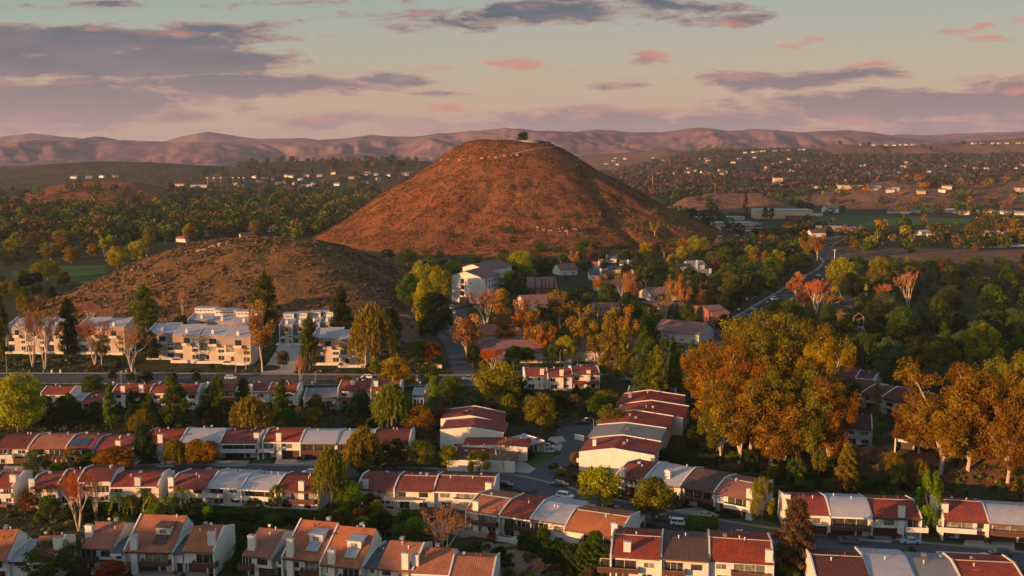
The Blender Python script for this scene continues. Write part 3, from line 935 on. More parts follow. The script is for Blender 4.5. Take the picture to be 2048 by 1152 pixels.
            MB().prism([(fy - 2.6, 2.35), (fy - .02, 3.1), (fy - .02, 3.25), (fy - 2.6, 2.5)], x0 + .2, x1 - .2).build('verandah_roof', ROOF[u['roof']] if u['roof'] != 'W' else 'white_roof', root)
            pm = MB()
            for k in range(4):
                q = x0 + .4 + (w - .8) * k / 3
                pm.box(q - .09, q + .09, fy - 2.45, fy - 2.27, -.3, 2.36)
            pm.build('verandah_post', 'white', root)
            window(root, x0 + w * .1, x0 + w * .42, .1, 2.2, fy, 'glass', 'frame_white', 'patio_door', 1)
            window(root, x0 + w * .58, x0 + w * .86, .1, 2.2, fy, 'glass', 'frame_white', 'patio_door', 1)
        if lower == 'd' and rng.random() < .8:
            pm_ = rng.choice(['block_wall', 'wood_fence', 'white', 'white'])
            yo = rng.uniform(2.8, 3.8)
            MB().box(x0 + .3, x1 - .3, fy - yo - .1, fy - yo + .05, -.5, 1.35).box(x0 + .3, x0 + .45, fy - yo + .05, fy - .9, -.5, 1.35).build('patio_wall', pm_, root)
            if rng.random() < .5:
                q = x0 + w * rng.uniform(.3, .7)
                MB().tube((q, fy - 1.8, -.2), (q, fy - 1.8, .72), .06, .06, 6).tube((q, fy - 1.8, .72), (q, fy - 1.8, .78), .6, .6, 10).build('patio_table', 'frame_white', root)
        if lower in ('g', 'd') and (x0 > 0):
            SHRUBS.append((root, x0 + .2 + rng.uniform(-.5, .5), fy - (1.4 if lower == 'g' else 4.3), rng.uniform(1.2, 2.6)))
        # chimney
        ch = u.get('ch')
        if ch is not None:
            cx_ = x0 + w * ch
            zt = z1 + u.get('chz', .9)
            yb = fy - .85
            m = MB()
            m.box(cx_ - .7, cx_ + .7, yb, fy + .002, -.5, zt - .25)
            m.box(cx_ - .78, cx_ + .78, yb - .08, fy + .08, zt - .25, zt)
            c = m.build('chimney', 'white', root)
            MB().box(cx_ - .35, cx_ + .35, yb + .2, fy - .2, zt, zt + .22).build('chimney_cap', 'metal_grey', c)
        chr_ = u.get('chr')
        if chr_ is not None:
            cx_ = x0 + w * chr_
            cy_ = fy + u.get('chy', 2.0)
            zt = z1 + .9
            c = MB().box(cx_ - .75, cx_ + .75, cy_, cy_ + 1.0, e - .5, zt - .2).box(cx_ - .83, cx_ + .83, cy_ - .08, cy_ + 1.08, zt - .2, zt).build('chimney', 'white', root)
            MB().box(cx_ - .35, cx_ + .35, cy_ + .2, cy_ + .8, zt, zt + .25).build('chimney_cap', 'metal_grey', c)
        if u.get('dorm'):
            dx_ = x0 + w * .66
            P_ = prof(e, z1, yr, Dd, zb, cur, off=.1)
            ya = yr * .38
            za = np.interp(ya, [p[0] for p in P_], [p[1] for p in P_])
            zb_ = np.interp(ya + 3.2, [p[0] for p in P_], [p[1] for p in P_])
            zt = max(za + 1.9, zb_ + .15)
            dm = MB().prism([(dy + ya, za - .3), (dy + ya + 3.3, zb_ - .3), (dy + ya + 3.3, zt), (dy + ya, zt)], dx_ - 1.5, dx_ + 1.5)
            dmr = dm.build('dormer', 'white', root)
            MB().box(dx_ - 1.75, dx_ + 1.75, dy + ya - .4, dy + ya + 3.5, zt + .003, zt + .18).build('dormer_roof', 'brown_tile' if u['dorm'] == 1 else 'white_roof', dmr)
            window(dmr, dx_ - .8, dx_ + .8, za + .35, za + 1.5, dy + ya - .02, 'glass_curtain', 'frame_white')
            MB().prism([(dy + ya - 2.6, za - 1.02), (dy + ya - .05, za + .12), (dy + ya - .05, za + .2), (dy + ya - 2.6, za - .94)], dx_ - 1.4, dx_ + 1.4).build('dormer_apron', 'brown_tile' if u['dorm'] == 1 else 'white_roof', dmr)
        if u.get('box'):     # flat roofed garage behind
            bz = 3.0
            rc = {'W': 'white_roof', 'G': 'grey_roof', 'R': 'maroon_tile', 'D': 'slate_roof'}[u['box']]
            y0_ = dy + Dd + u.get('boxy', .6)
            o = MB().box(x0 + .6, x1 - .6, y0_, y0_ + 6.5, -.3, bz).build('garage', 'white', root)
            MB().box(x0 + .95, x1 - .95, y0_ + .35, y0_ + 6.15, bz + .003, bz + .05).build('garage_roof', rc, o)
            pm = MB().box(x0 + .6, x1 - .6, y0_ - .003, y0_ + .3, bz, bz + .35).box(x0 + .6, x1 - .6, y0_ + 6.2, y0_ + 6.503, bz, bz + .35)
            pm.box(x0 + .6, x0 + .9, y0_ + .3, y0_ + 6.2, bz, bz + .35).box(x1 - .9, x1 - .6, y0_ + .3, y0_ + 6.2, bz, bz + .35)
            pm.build('parapet', 'white', o)
            MB().box(x1 - .62, x1 - .56, y0_ + .8, y0_ + 5.6, 0, 2.2).build('garage_door', 'garage_brown', o)
    return root
def U(roof, w=1, **k):
    k.update(roof=roof, w=w)
    return k

town_row('back row of four at far left, one roof bright orange, one with solar panels', (-8, 931), (271, 930), [
    U('M', .95, bal='w', bx='l', ch=None, sky=2, lf=False), U('O', 1.05, bal='b', bx='r', rise=2.2), U('R', .75, bal='b', bx='r', solar=1, dy=-.6, lf=True), U('R', 1.1, bal='w', bx='r', ch=.62)])
town_row('second back row of three with a pale roof hidden behind orange trees', (288, 920), (516, 920), [
    U('R', 1, bal='w', bx='l', bf=(.0, .4), ch=.48, yr=7), U('W', 1.1, bal='w', yr=7.5, rise=2.3), U('R', 1.05, bal='w', bx='r', bf=(.02, .95), ch=None, chr=.93, chy=1.0)])
town_row('third back row of four with two pale roofs behind the big willows', (526, 919), (818, 921), [
    U('R', 1.05, bal='w', bx='l', bf=(-.1, .3), ch=.42), U('W', 1, bal='b', bx='r', bf=(.03, .97), rise=2.2), U('W', .95, bal='b', bx='r', bf=(.05, .9)), U('M', 1, bal='w', bx='l')])
# left middle
town_row('red roofed end house with chimney at the far left edge', (-60, 1008), (31, 1008), [U('M', 1, bal='w'), U('R', 1, bal='w', chr=.9, chy=1.0, e=5.0)], D=10, back=True)
town_row('stepped row of red roofs behind the bare tree and queen palms', (68, 1008), (322, 1003), [
    U('R', .7, e=5.2, rise=1.6, ch=.06, bal=None, yr=5), U('M', .55, e=5.6, rise=2, bal='b'), U('M', .9, e=6.2, rise=1.8, bal='w', lf=True, yr=5.5), U('R', 1.3, e=5.4, rise=1.7, bal=None, ch=.58, dy=-.4, yr=5.2, box='D')], D=11, back=True)
town_row('row with two pale roofs between red ones above a garden wall', (345, 1006), (640, 1021), [
    U('R', 1, bal=None, ch=.06, yr=5, rise=1.8), U('W', .9, bal='w', bx='l', bf=(-.15, .45), yr=6, chy=5, box='W'), U('W', .95, bal='w', bx='r', bf=(.05, .95), yr=6), U('M', 1.1, bal='b', bx='r', bf=(.3, .95), ch=.62, dy=-.3)], D=12, back=True)
town_row('sunlit row with white pergola terrace and dark wooden fence', (716, 1010), (987, 1020), [
    U('R', 1, bal='b', bx='l', bf=(.02, .3), ch=.22, e=5.2, rise=1.7, box='D', boxy=-2), U('R', 1, bal=None, e=5.6, rise=1.6, dy=-.8, ridge=1), U('R', 1.5, bal='w', bf=(.35, .8), e=5.2, rise=2, chr=.93, chy=-.9, ridge=1, box='W', boxy=-1.5)], D=12, back=True)
# diagonal row in the lower middle
town_row('diagonal sunlit row of four stepping down to the lower centre', (932, 1062), (1246, 1112), [
    U('O', .95, bal='b', bx='r', bf=(.1, .95), ch=.3, e=5.3, rise=2, box='G', ridge=1), U('R', .9, bal='b', bx='r', e=5.8, rise=1.6), U('W', 1.0, bal='b', bx='l', bf=(.02, .5), e=5.9, rise=1.6, box='R', yr=8), U('O', 1.45, bal='b', bx='r', bf=(.3, .9), ch=.9, e=5.9, rise=2.4, dy=-1.5, ridge=1, box='G', hang=1)], D=14, back=True)
town_row('lower row with green felt balcony and a brown roof in its middle', (1222, 1156), (1545, 1178), [
    U('R', 1.05, bal='b', bx='l', bf=(-.25, .55), chr=.32, chy=.3, e=5.9, rise=2.1, ridge=1), U('B', 1.0, bal='b', bx='l', bf=(.03, .5), e=6.4, rise=1.6, yr=8), U('R', 1.3, bal='b', bx='r', bf=(.35, .93), ch=.93, e=5.9, rise=2.2, ridge=1, box='W')], D=14, back=True)
town_row('row with orange end roof and wide pale roof beside the round olive tree', (1236, 985), (1506, 1038), [
    U('R', .9, bal='w', bx='l', bf=(-.1, .3), ch=.25, rise=2), U('W', 1.15, bal='w', bx='l', bf=(.05, .4), chr=.55, chy=1.5, yr=9, rise=2.4), U('B', 1.05, bal='b', bx='l', bf=(.05, .95), yr=9, rise=2.4, e=5.7), U('O', 1.1, bal='w', bx='r', bf=(.3, .98), ch=.93, e=5.8, rise=1.9, ridge=1)], D=14)
town_row('row of three by the cedar with one grey blue roof between red ones', (1572, 1068), (1838, 1078), [
    U('R', 1.0, bal='w', bx='l', bf=(-.05, .35), chr=.05, chy=4, curve=1, rise=2.6, e=5.7), U('W', 1.0, bal='b', bx='r', bf=(.05, .95), curve=1, rise=2.6, e=5.7), U('R', 1.15, bal='w', bx='r', bf=(.7, 1.12), ch=.6, curve=1, rise=2.2, e=5.6, ridge=1)], D=13)
town_row('row at the right edge with one red roof and one pale roof', (1884, 1080), (2096, 1094), [
    U('R', .9, bal='w', bx='l', bf=(-.12, .72), chr=.06, chy=1, rise=2.6, e=5.7, sky=2, ridge=1, curve=.9), U('W', 1.2, bal='b', bx='r', bf=(.05, .98), rise=2.4, e=5.6, curve=.9)], D=13)
town_row('bottom right row with pale and brown flat roofs cut by the frame', (1626, 1196), (2050, 1218), [
    U('M', 1.1, bal='b', rise=1.6, yr=7, box='R', ridge=1), U('W', .92, bal='b', rise=1.4, yr=8), U('G', .92, bal='b', rise=1.4, yr=8), U('R', 1.25, bal='w', rise=1.6, yr=7, box='R', ridge=1, sky=1)], D=13, back=True)
# bottom left, steeper orange roofs
town_row('orange roofed pair with flat white link at the bottom left corner', (-60, 1166), (118, 1162), [
    U('O', .8, rise=4.2, yr=7, e=5.6, curve=0, bal=None), U('W', .45, rise=.6, yr=5, e=5.0, bal=None, lo='n', lf=True), U('O', .55, rise=3.4, yr=6, e=5.6, curve=0, bal='b', bx='r', chr=.93, chy=2, lf=False)], D=11)
town_row('large orange roofed house with tall middle gable and dormer at the lower left', (166, 1142), (432, 1150), [
    U('O', .85, rise=3.4, yr=6.5, e=5.8, curve=0, bal='b', bx='l', bf=(-.12, .5), chr=.06, chy=2.0, lf=False), U('S', .35, rise=.8, yr=6, e=5.2, bal=None, lo='g', lf=False), U('O', 1.3, rise=5.2, yr=8.5, e=5.8, curve=0, bal='b', bx='r', bf=(.36, .93), ch=.2, chz=-1.2, dorm=1, dy=-1.2, vents=1), U('S', .25, rise=1.0, yr=6, e=5.2, bal=None, lo='g'), U('O', .85, rise=3.2, yr=6, e=5.8, curve=0, bal='b', bx='r', bf=(.35, 1.1), chr=.86, chy=.6, lf=False)], D=12)
town_row('large orange roofed pair with two dormers and three white chimneys at the bottom', (492, 1152), (828, 1186), [
    U('O', .8, rise=3.4, yr=7, e=5.8, curve=0, bal='b', bx='l', bf=(-.1, .35), chr=.25, chy=.3, lf=False), U('S', .3, rise=.8, yr=6, e=5.2, bal=None, lf=False), U('O', 1.1, rise=5.2, yr=9, e=5.9, curve=0, bal='b', ch=.2, chz=-.6, dorm=2, dy=-1.2), U('O', 1.1, rise=5.2, yr=9, e=5.9, curve=0, bal='b', ch=.28, chz=-1.6, dorm=2, dy=-1.2), U('S', .35, rise=1, yr=6, e=5.2, bal=None), U('O', .95, rise=3.2, yr=7, e=5.6, curve=0, bal=None, ch=.8, chz=.8, lf=False)], D=12)
town_row('orange roof cut by the bottom edge beside a lone chimney', (822, 1192), (985, 1200), [
    U('O', .9, rise=2.6, yr=7, e=5.4, curve=0, chr=.06, chy=1, bal='w', lf=False), U('O', 1.0, rise=2.2, yr=6, e=5.2, curve=0, bal='w')], D=11)
# by the main road
town_row('white house with low flat annexe behind the big yellow tree on the left', (88, 815), (146, 815), [U('R', 1, lo='d', bal=None, rise=1.6, yr=4.5, e=5.6)], D=8)
town_row('low flat white house with a red tiled lean-to on the left', (122, 818), (208, 815), [U('W', .55, lo='d', bal=None, rise=.2, yr=4, e=3.3, nowin=1, curve=0), U('R', .5, lo='p', bal=None, rise=.4, yr=3, e=3.1, nowin=1, dy=-1, curve=0)], D=10)
town_row('sunlit white row with two chimneys just below the main road', (226, 815), (398, 814), [
    U('R', 1.3, lo='d', bal=None, ch=.28, e=5.9, rise=1.8, yr=5), U('R', .8, lo='d', bal='b', e=5.9, rise=1.8, yr=5, chr=-.4, chy=.2), U('R', .8, lo='d', bal=None, e=5.9, rise=1.8, yr=5)], D=10, back=True)
town_row('white row with porch behind three pines below the main road', (412, 812), (596, 811), [
    U('R', 1, lo='p', bal=None, e=5.9, rise=1.8, yr=5), U('R', 1, lo='d', bal=None, ch=.45, e=5.9, rise=1.8, yr=5), U('R', .9, lo='d', bal=None, e=5.9, rise=1.8, yr=5, chr=.3)], D=10, back=True)
town_row('low house with broad flat grey roof and white porch', (608, 814), (675, 812), [U('G', 1, lo='p', bal=None, rise=.5, yr=8, e=3.3, nowin=1, curve=0)], D=14)
town_row('two storey white house with red tiled verandah and party walls', (677, 811), (742, 812), [U('R', 1, lo='p', bal=None, rise=2.1, yr=5.5, e=6.0, chr=.4, chy=2)], D=10)
town_row('red roofed house hidden behind the drooping pepper tree', (743, 812), (800, 812), [U('R', 1, lo='p', bal=None, rise=2.2, yr=6, e=6.4, chr=.15, chy=1)], D=12)
town_row('low white flat roofed house with red awning by the pine', (826, 806), (860, 806), [U('W', 1, lo='p', bal=None, rise=.4, yr=4, e=3.6, nowin=1, curve=0), U('B', .4, lo='n', bal=None, rise=.4, e=4.6, nowin=1)], D=10)
town_row('sunlit row of three with stepped red roofs below the shaded lawn', (1050, 778), (1198, 776), [
    U('R', .9, lo='d', bal=None, ch=.75, e=5.9, rise=1.9, yr=5.5), U('R', 1, lo='d', bal=None, ch=.55, e=5.8, rise=2, yr=5.5, dy=-.8), U('R', 1.1, lo='p', bal=None, ch=.6, chz=-.2, e=6.2, rise=1.8, yr=5.5)], D=10, back=True)
# stepped rows running away from the viewer
def deep_row(label, p0, p1, units, D=13):
    return town_row(label, p0, p1, units, D=D)
deep_row('stepped white row with bare end wall to the right of the cul de sac', (1256, 812), (1172, 942), [
    U('R', 1, bal='w', rise=2.0, e=5.4, yr=8, curve=.2, chr=.5), U('R', 1, bal='w', rise=2.0, e=5.4, yr=8, curve=.2, dy=1.2), U('R', 1, bal='w', rise=2.0, e=5.5, yr=8, curve=.2, dy=-.8), U('G', .9, bal='w', rise=1.5, e=5.9, yr=8, curve=.1, dy=-2), U('R', .95, bal='w', rise=2.0, e=5.5, yr=9, curve=.2, dy=-2.2, chr=.6, chy=2)], D=20)
deep_row('stepped white row with solar panel roof to the left of the cul de sac', (1030, 945), (1052, 858), [
    U('B', .8, bal=None, rise=.3, e=3.2, yr=6, nowin=1, curve=0, lo='n'), U('R', .7, bal=None, rise=.5, e=3.8, yr=6, nowin=1, dy=-2, curve=0, lo='g'), U('R', .9, bal=None, rise=1.6, e=5.6, yr=9, curve=.2, dy=6, box=None), U('R', .9, bal=None, rise=2.2, e=5.6, yr=9, curve=.2, dy=8)], D=18)
town_row('flat white garage block at the corner of the cul de sac', (1050, 915), (1090, 905), [U('W', 1, bal=None, rise=.2, e=3.4, yr=4, curve=0, nowin=1), ], D=9)
town_row('low house with framed skylight roof behind the yellow round tree', (908, 932), (992, 930), [U('M', 1, bal=None, rise=1.2, e=3.2, yr=6, nowin=1, chr=.02, curve=.2, sky=2)], D=11)
# right, behind the eucalyptus
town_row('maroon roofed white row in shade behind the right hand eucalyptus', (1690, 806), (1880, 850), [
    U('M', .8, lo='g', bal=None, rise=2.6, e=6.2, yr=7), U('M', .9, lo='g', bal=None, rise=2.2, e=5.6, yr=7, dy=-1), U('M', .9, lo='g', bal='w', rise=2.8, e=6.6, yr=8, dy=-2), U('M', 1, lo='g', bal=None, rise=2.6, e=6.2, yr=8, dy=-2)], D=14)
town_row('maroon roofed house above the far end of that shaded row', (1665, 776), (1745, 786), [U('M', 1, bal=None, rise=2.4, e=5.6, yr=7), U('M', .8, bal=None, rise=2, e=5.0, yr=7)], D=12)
town_row('small house with pyramid like maroon roof beside the slim pine', (1688, 886), (1742, 890), [U('M', 1, lo='d', bal=None, rise=2.8, e=5.6, yr=7, D=12)], D=12)
town_row('white house partly hidden by eucalyptus at the right edge', (2005, 868), (2110, 874), [U('W', 1, bal='w', rise=1, e=5.4), U('M', 1, bal='w')], D=11)
town_row('sunlit white house glimpsed between the eucalyptus trunks', (1790, 898), (1900, 908), [U('M', 1, bal='w', rise=1.6, e=5.0), U('M', 1, bal=None, rise=1.6, e=5.0)], D=10)
town_row('white house glimpsed behind the pine row on its left', (1245, 756), (1300, 762), [U('M', 1, lo='d', bal=None, rise=2, e=5.0)], D=10)
town_row('white houses glimpsed between the pine row and the eucalyptus', (1360, 768), (1425, 775), [U('W', 1, lo='d', bal=None, rise=1.4, e=5.2), U('R', .8, lo='d', bal=None, rise=1.8, e=5.4)], D=11)
town_row('white walled blue roofed house behind the base of the pine row', (1256, 802), (1350, 808), [U('S', 1, lo='n', bal=None, rise=1.2, e=3.6, nowin=1), U('S', 1, lo='n', bal=None, rise=1.2, e=3.6, nowin=1)], D=10)

# ------------------------------------------------------------------ white condominiums with taupe panels
def condo(label, p0, p1, n, H=11.0, D=12.0, upper=False, mirror=False):
    a, b = G(*p0), G(*p1)
    a.z = b.z = min(a.z, b.z) + .2
    d = b - a
    L = abs(d.x)
    stag = d.y / n
    root = empty('condo_block', a, 0)
    tag(root, label, 'condominium')
    AV_BOX.append((a.x, a.y, 0, -1.0, L + 1.0, min(0, d.y) - 5.0, D + 1.0))
    w = L / n
    for i in range(n):
        x0, x1 = i * w, (i + 1) * w
        dy = stag * i + (-.9 if i % 2 else 0)
        H_ = H
        xm = x0 + w * (.40 if not mirror else .55)
        zt = H_ + 2.4
        # body with shed roof rising to the back
        bd = MB().prism([(dy + 2.6, -1), (dy + D, -1), (dy + D, zt - .3), (dy + 2.6, H_ - .2)], x0 + .15, xm)
        bd.prism([(dy, -1), (dy + D, -1), (dy + D, zt - .1), (dy, H_ - .1)], xm + .003, x1 - .15)
        bd.build('wall', 'grey_white', root)
        # taupe stucco bands
        MB().box(x0 + .18, xm - .02, dy + .9, dy + 2.597, H_ * .69, H_ - .35).build('stucco_panel', 'taupe', root)
        MB().box(xm + .03, x1 - .2, dy - .12, dy - .003, H_ * .625, H_ - .2).build('stucco_panel', 'taupe', root)
        MB().prism([(dy - .35, H_ - .1), (dy + D + .2, zt + .02), (dy + D + .2, zt + .22), (dy - .35, H_ + .12)], xm + .01, x1 - .14).build('roof', 'white_roof', root)
        MB().prism([(dy + 1.2, H_ - .3), (dy + D + .1, zt - .25), (dy + D + .1, zt - .05), (dy + 1.2, H_ - .1)], x0 + .14, xm).build('roof', 'white_roof', root)
        # white fins
        MB().prism([(dy - .5, -1), (dy + D + .3, -1), (dy + D + .3, zt + .35), (dy - .5, H_ + .3)], x1 - .14, x1 + .14).build('fin_wall', 'white' if i < n - 1 else 'grey_white', root)
        if i == 0:
            MB().prism([(dy - .5, -1), (dy + D + .3, -1), (dy + D + .3, zt + .35), (dy - .5, H_ + .3)], x0 - .14, x0 + .14).build('fin_wall', 'white', root)
        # tall glazing in the recess
        window(root, x0 + .5, xm - .2, H_ * .36, H_ * .68, dy + 2.59, 'glass_curtain', 'frame_white', 'tall_window', 2)
        window(root, x0 + w * .2, xm - .25, .4, H_ * .22, dy + 2.59, 'glass', 'frame_white', 'patio_door', 0)
        lg = MB().box(x0 + .2, xm - .02, dy + .1, dy + 2.59, H_ * .30, H_ * .33).build('balcony', 'white', root)
        rl = MB().box(x0 + .2, xm - .02, dy + .1, dy + .2, H_ * .335, H_ * .345 + .9)
        rl.build('railing', 'white', lg)
        # right bay: corner loggias
        window(root, xm + .35, xm + w * .30, H_ * .66, H_ * .90, dy - .14, 'glass', 'frame_white', 'glass_door', 0)
        bb = MB().box(xm + .1, xm + w * .30, dy - 1.3, dy - .003, H_ * .60, H_ * .62).build('balcony', 'white', root)
        MB().box(xm + .1, xm + w * .30, dy - 1.4, dy - 1.3, H_ * .60, H_ * .70).box(xm + .02, xm + .1, dy - 1.4, dy, H_ * .60, H_ * .70).box(xm + w * .30, xm + w * .30 + .08, dy - 1.4, dy, H_ * .60, H_ * .70).build('parapet', 'white', bb)
        for (za, zb_) in ((.06, .24), (.34, .47), (.50, .60)):
            window(root, xm + w * .33, x1 - .35, H_ * za, H_ * zb_, dy, 'glass', 'frame_white', 'window', 1)
        for za in (.27, .485):
            MB().box(xm + w * .31, x1 - .15, dy - .5, dy - .003, H_ * za, H_ * (za + .055)).build('ledge', 'white', root)
        # terrace wall
        MB().box(x0 + .2, x1, dy - 2.8, dy - 2.55, -1.4, .9).box(x0 + .15, x0 + .4, dy - 2.55, dy - .5, -1.4, .9).build('terrace_wall', 'white', root)
        c0 = xm + w * .13
        c = MB().box(c0 - .55, c0 + .55, dy + 1.2, dy + 2.2, H_ - .4, H_ + 2.1).build('chimney', 'white', root)
        MB().tube((c0, dy + 1.7, H_ + 2.1), (c0, dy + 1.7, H_ + 2.5), .3, .3).build('chimney_cap', 'metal_grey', c)
        if upper:     # clerestory strip above the roof
            y_ = dy + D * .62
            MB().box(x0 + .3, x1 - .8, y_, dy + D - .1, H_ + .5, H_ + 4.0).build('clerestory', 'white', root)
            for k in range(5):
                q = x0 + .8 + (w - 2.4) * k / 5
                window(root, q, q + w * .12, H_ + 2.6, H_ + 3.3, y_, 'glass', 'frame_white', 'window', 0)
            MB().box(x0 - .1, x1 - .3, y_ - .5, dy + D + .1, H_ + 4.003, H_ + 4.2).build('clerestory_roof', 'white_roof', root)
    return root
condo('white condo row at far left screened by bare orange trees', (14, 705), (132, 706), 3, H=11.2)
condo('white condo pair with grey blue side wall left of the bare orange trees', (158, 706), (250, 708), 2, H=11.5)
condo('lower white condo row of four with curved chimney stacks in the sun', (296, 716), (500, 730), 4, H=11.2)
condo('upper white condo row stepping up behind with clerestory windows', (378, 678), (505, 690), 3, H=9.0, upper=True, D=16)
condo('upper white condo row on the right side of the forked driveway', (560, 690), (668, 682), 4, H=9, upper=True, D=13)
condo('lower white condo pair beside the forked driveway and olive eucalyptus', (626, 728), (730, 735), 2, H=10.8)

# ------------------------------------------------------------------ free-standing buildings
def house(label, u, v, w, d, h, rot, wall, roof, rise=2.0, name='house', cat='house', group=None, flat=False, wins=3, chim=None, storeys=1, over=.5, hip=False):
    p = G(u, v)
    root = empty(name, (p.x, p.y, p.z - .1), math.radians(rot))
    tag(root, label, cat, group)
    AV_BOX.append((p.x, p.y, math.radians(rot), -w / 2 - 1, w / 2 + 1, -d / 2 - 1, d / 2 + 1))
    if flat:
        MB().box(-w / 2, w / 2, -d / 2, d / 2, -1, h).build('wall', wall, root)
        MB().box(-w / 2 - over, w / 2 + over, -d / 2 - over, d / 2 + over, h + .003, h + .35).build('roof', roof, root)
    else:
        MB().prism([(-d / 2, -1), (d / 2, -1), (d / 2, h), (0, h + rise), (-d / 2, h)], -w / 2, w / 2).build('wall', wall, root)
        o = over; k = rise / (d / 2)
        MB().prism([(-d / 2 - o, h - k * o + .05), (0, h + rise + .05), (d / 2 + o, h - k * o + .05), (d / 2 + o, h - k * o + .3), (0, h + rise + .3), (-d / 2 - o, h - k * o + .3)], -w / 2 - o, w / 2 + o).build('roof', roof, root)
    for s_ in range(storeys):
        for k in range(wins):
            x = -w / 2 + w * (k + .5) / wins
            z = .9 + s_ * 2.9
            if z + 1.3 < h + .2:
                window(root, x - .75, x + .75, z, z + 1.25, -d / 2, 'glass', 'frame_white')
    if chim is not None:
        MB().box(w * chim - .6, w * chim + .6, -d / 2 - .8, -d / 2 - .003, -1, h + rise + 1.2).build('chimney', 'white', root)
    return root
def gabled_apartment(label, p, w, d, h, rot, rise, roof, wall, storeys, name='apartment_building', off=.38):
    """asymmetric gable seen end on: ridge runs away from the viewer (local y)"""
    g = G(*p)
    root = empty(name, (g.x, g.y, g.z - .2), math.radians(rot))
    tag(root, label, 'apartment building')
    AV_BOX.append((g.x, g.y, math.radians(rot), -w / 2 - 1, w / 2 + 1, -2, d + 1))
    xr = -w / 2 + w * off
    k = rise / max(xr + w / 2, .1)
    MB().prismy([(-w / 2, -1), (w / 2, -1), (w / 2, h), (xr, h + rise), (-w / 2, h + rise * .35)], 0, d).build('wall', wall, root)
    o = .6
    MB().prismy([(-w / 2 - o, h + rise * .35 - .2), (xr, h + rise + .05), (w / 2 + o, h - .25), (w / 2 + o, h), (xr, h + rise + .32), (-w / 2 - o, h + rise * .35 + .05)], -o, d + o).build('roof', roof, root)
    return root, xr
# tall block above the driveway
blk, xr = gabled_apartment('tall white four storey apartment block with dark garage mouth', (936, 606), 21, 24, 15.0, -22, 3.6, 'pink_tile', 'white', 4, off=.42)
for k in range(3):
    window(blk, -4.9, -2.3, 4.4 + 3.5 * k, 7.2 + 3.5 * k, -.004, 'glass', 'frame_white', 'stair_window', 0)
for k in (0, 2):
    window(blk, 1.4, 2.6, 4.8 + 3.1 * k, 6.1 + 3.1 * k, -.004, 'glass', 'frame_white')
MB().box(-5.4, 1.2, -.05, .05, -.5, 3.5).build('garage_mouth', 'rubber', blk)
MB().box(-5.9, -5.4, -.4, .1, -.5, 3.9).box(1.2, 1.7, -.4, .1, -.5, 3.9).box(-5.9, 1.7, -.4, .1, 3.9, 4.3).build('garage_frame', 'white', blk)
for r in range(4):
    for c in range(5):
        m = MB()
        y = 2 + 4.4 * c
        f = MB().box(10.46, 10.56, y, y + 1.5, 1.6 + 3.4 * r, 3.5 + 3.4 * r).build('window', 'frame_white', blk)
        MB().box(10.5, 10.58, y + .12, y + 1.38, 1.72 + 3.4 * r, 3.38 + 3.4 * r).build('pane', 'glass', f)
b2, _ = gabled_apartment('second pink roofed wing behind the tall white block', (950, 588), 18, 30, 15.5, -30, 3.2, 'pink_tile', 'white', 4, off=.4)
for (lb, u, v, w, d, h, rot, wall, roof, rise) in (
    ('orange walled apartment wing with tan roof beside the bare trees above the driveway', 1000, 682, 22, 17, 4.4, 8, 'cream', 'orange_tile', 3.4),
    ('apartment wing with tan roof lower left by the pink bush', 992, 712, 20, 16, 4.4, 12, 'rust_wall', 'pink_tile', 3.2),
    ('long tan roofed apartments with balcony above the shaded lawn', 1070, 718, 32, 17, 4.8, -2, 'grey_white', 'pink_tile', 3.4),
    ('tan roofed apartments with rust end wall among pines', 1175, 716, 24, 17, 4.8, -6, 'grey_white', 'pink_tile', 2.6),
    ('pink roofed apartments behind the golden sycamores', 1078, 618, 22, 20, 4.0, 18, 'grey_white', 'pink_tile', 4.2),
    ('rust walled apartments behind a line of thin cypresses', 1082, 590, 17, 20, 6.0, 4, 'rust_wall', 'pink_tile', 5.0),
    ('pink roofed building left of the tall white snag tree', 1221, 582, 17, 18, 3.4, 14, 'grey_white', 'pink_tile', 3.6),
    ('pink roofed building between two orange bare trees', 1318, 598, 18, 20, 3.4, 16, 'grey_white', 'pink_tile', 3.8),
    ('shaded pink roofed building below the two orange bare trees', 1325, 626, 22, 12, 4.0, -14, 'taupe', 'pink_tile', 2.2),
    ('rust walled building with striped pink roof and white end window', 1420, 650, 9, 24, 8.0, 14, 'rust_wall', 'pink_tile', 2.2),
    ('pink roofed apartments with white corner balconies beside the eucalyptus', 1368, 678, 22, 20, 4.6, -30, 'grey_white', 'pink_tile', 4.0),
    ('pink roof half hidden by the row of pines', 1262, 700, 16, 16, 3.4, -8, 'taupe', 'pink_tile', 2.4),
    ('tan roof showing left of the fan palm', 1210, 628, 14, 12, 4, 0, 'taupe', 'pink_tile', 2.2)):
    house(lb, u, v, w, d, h, rot, wall, roof, rise, storeys=2, wins=4)
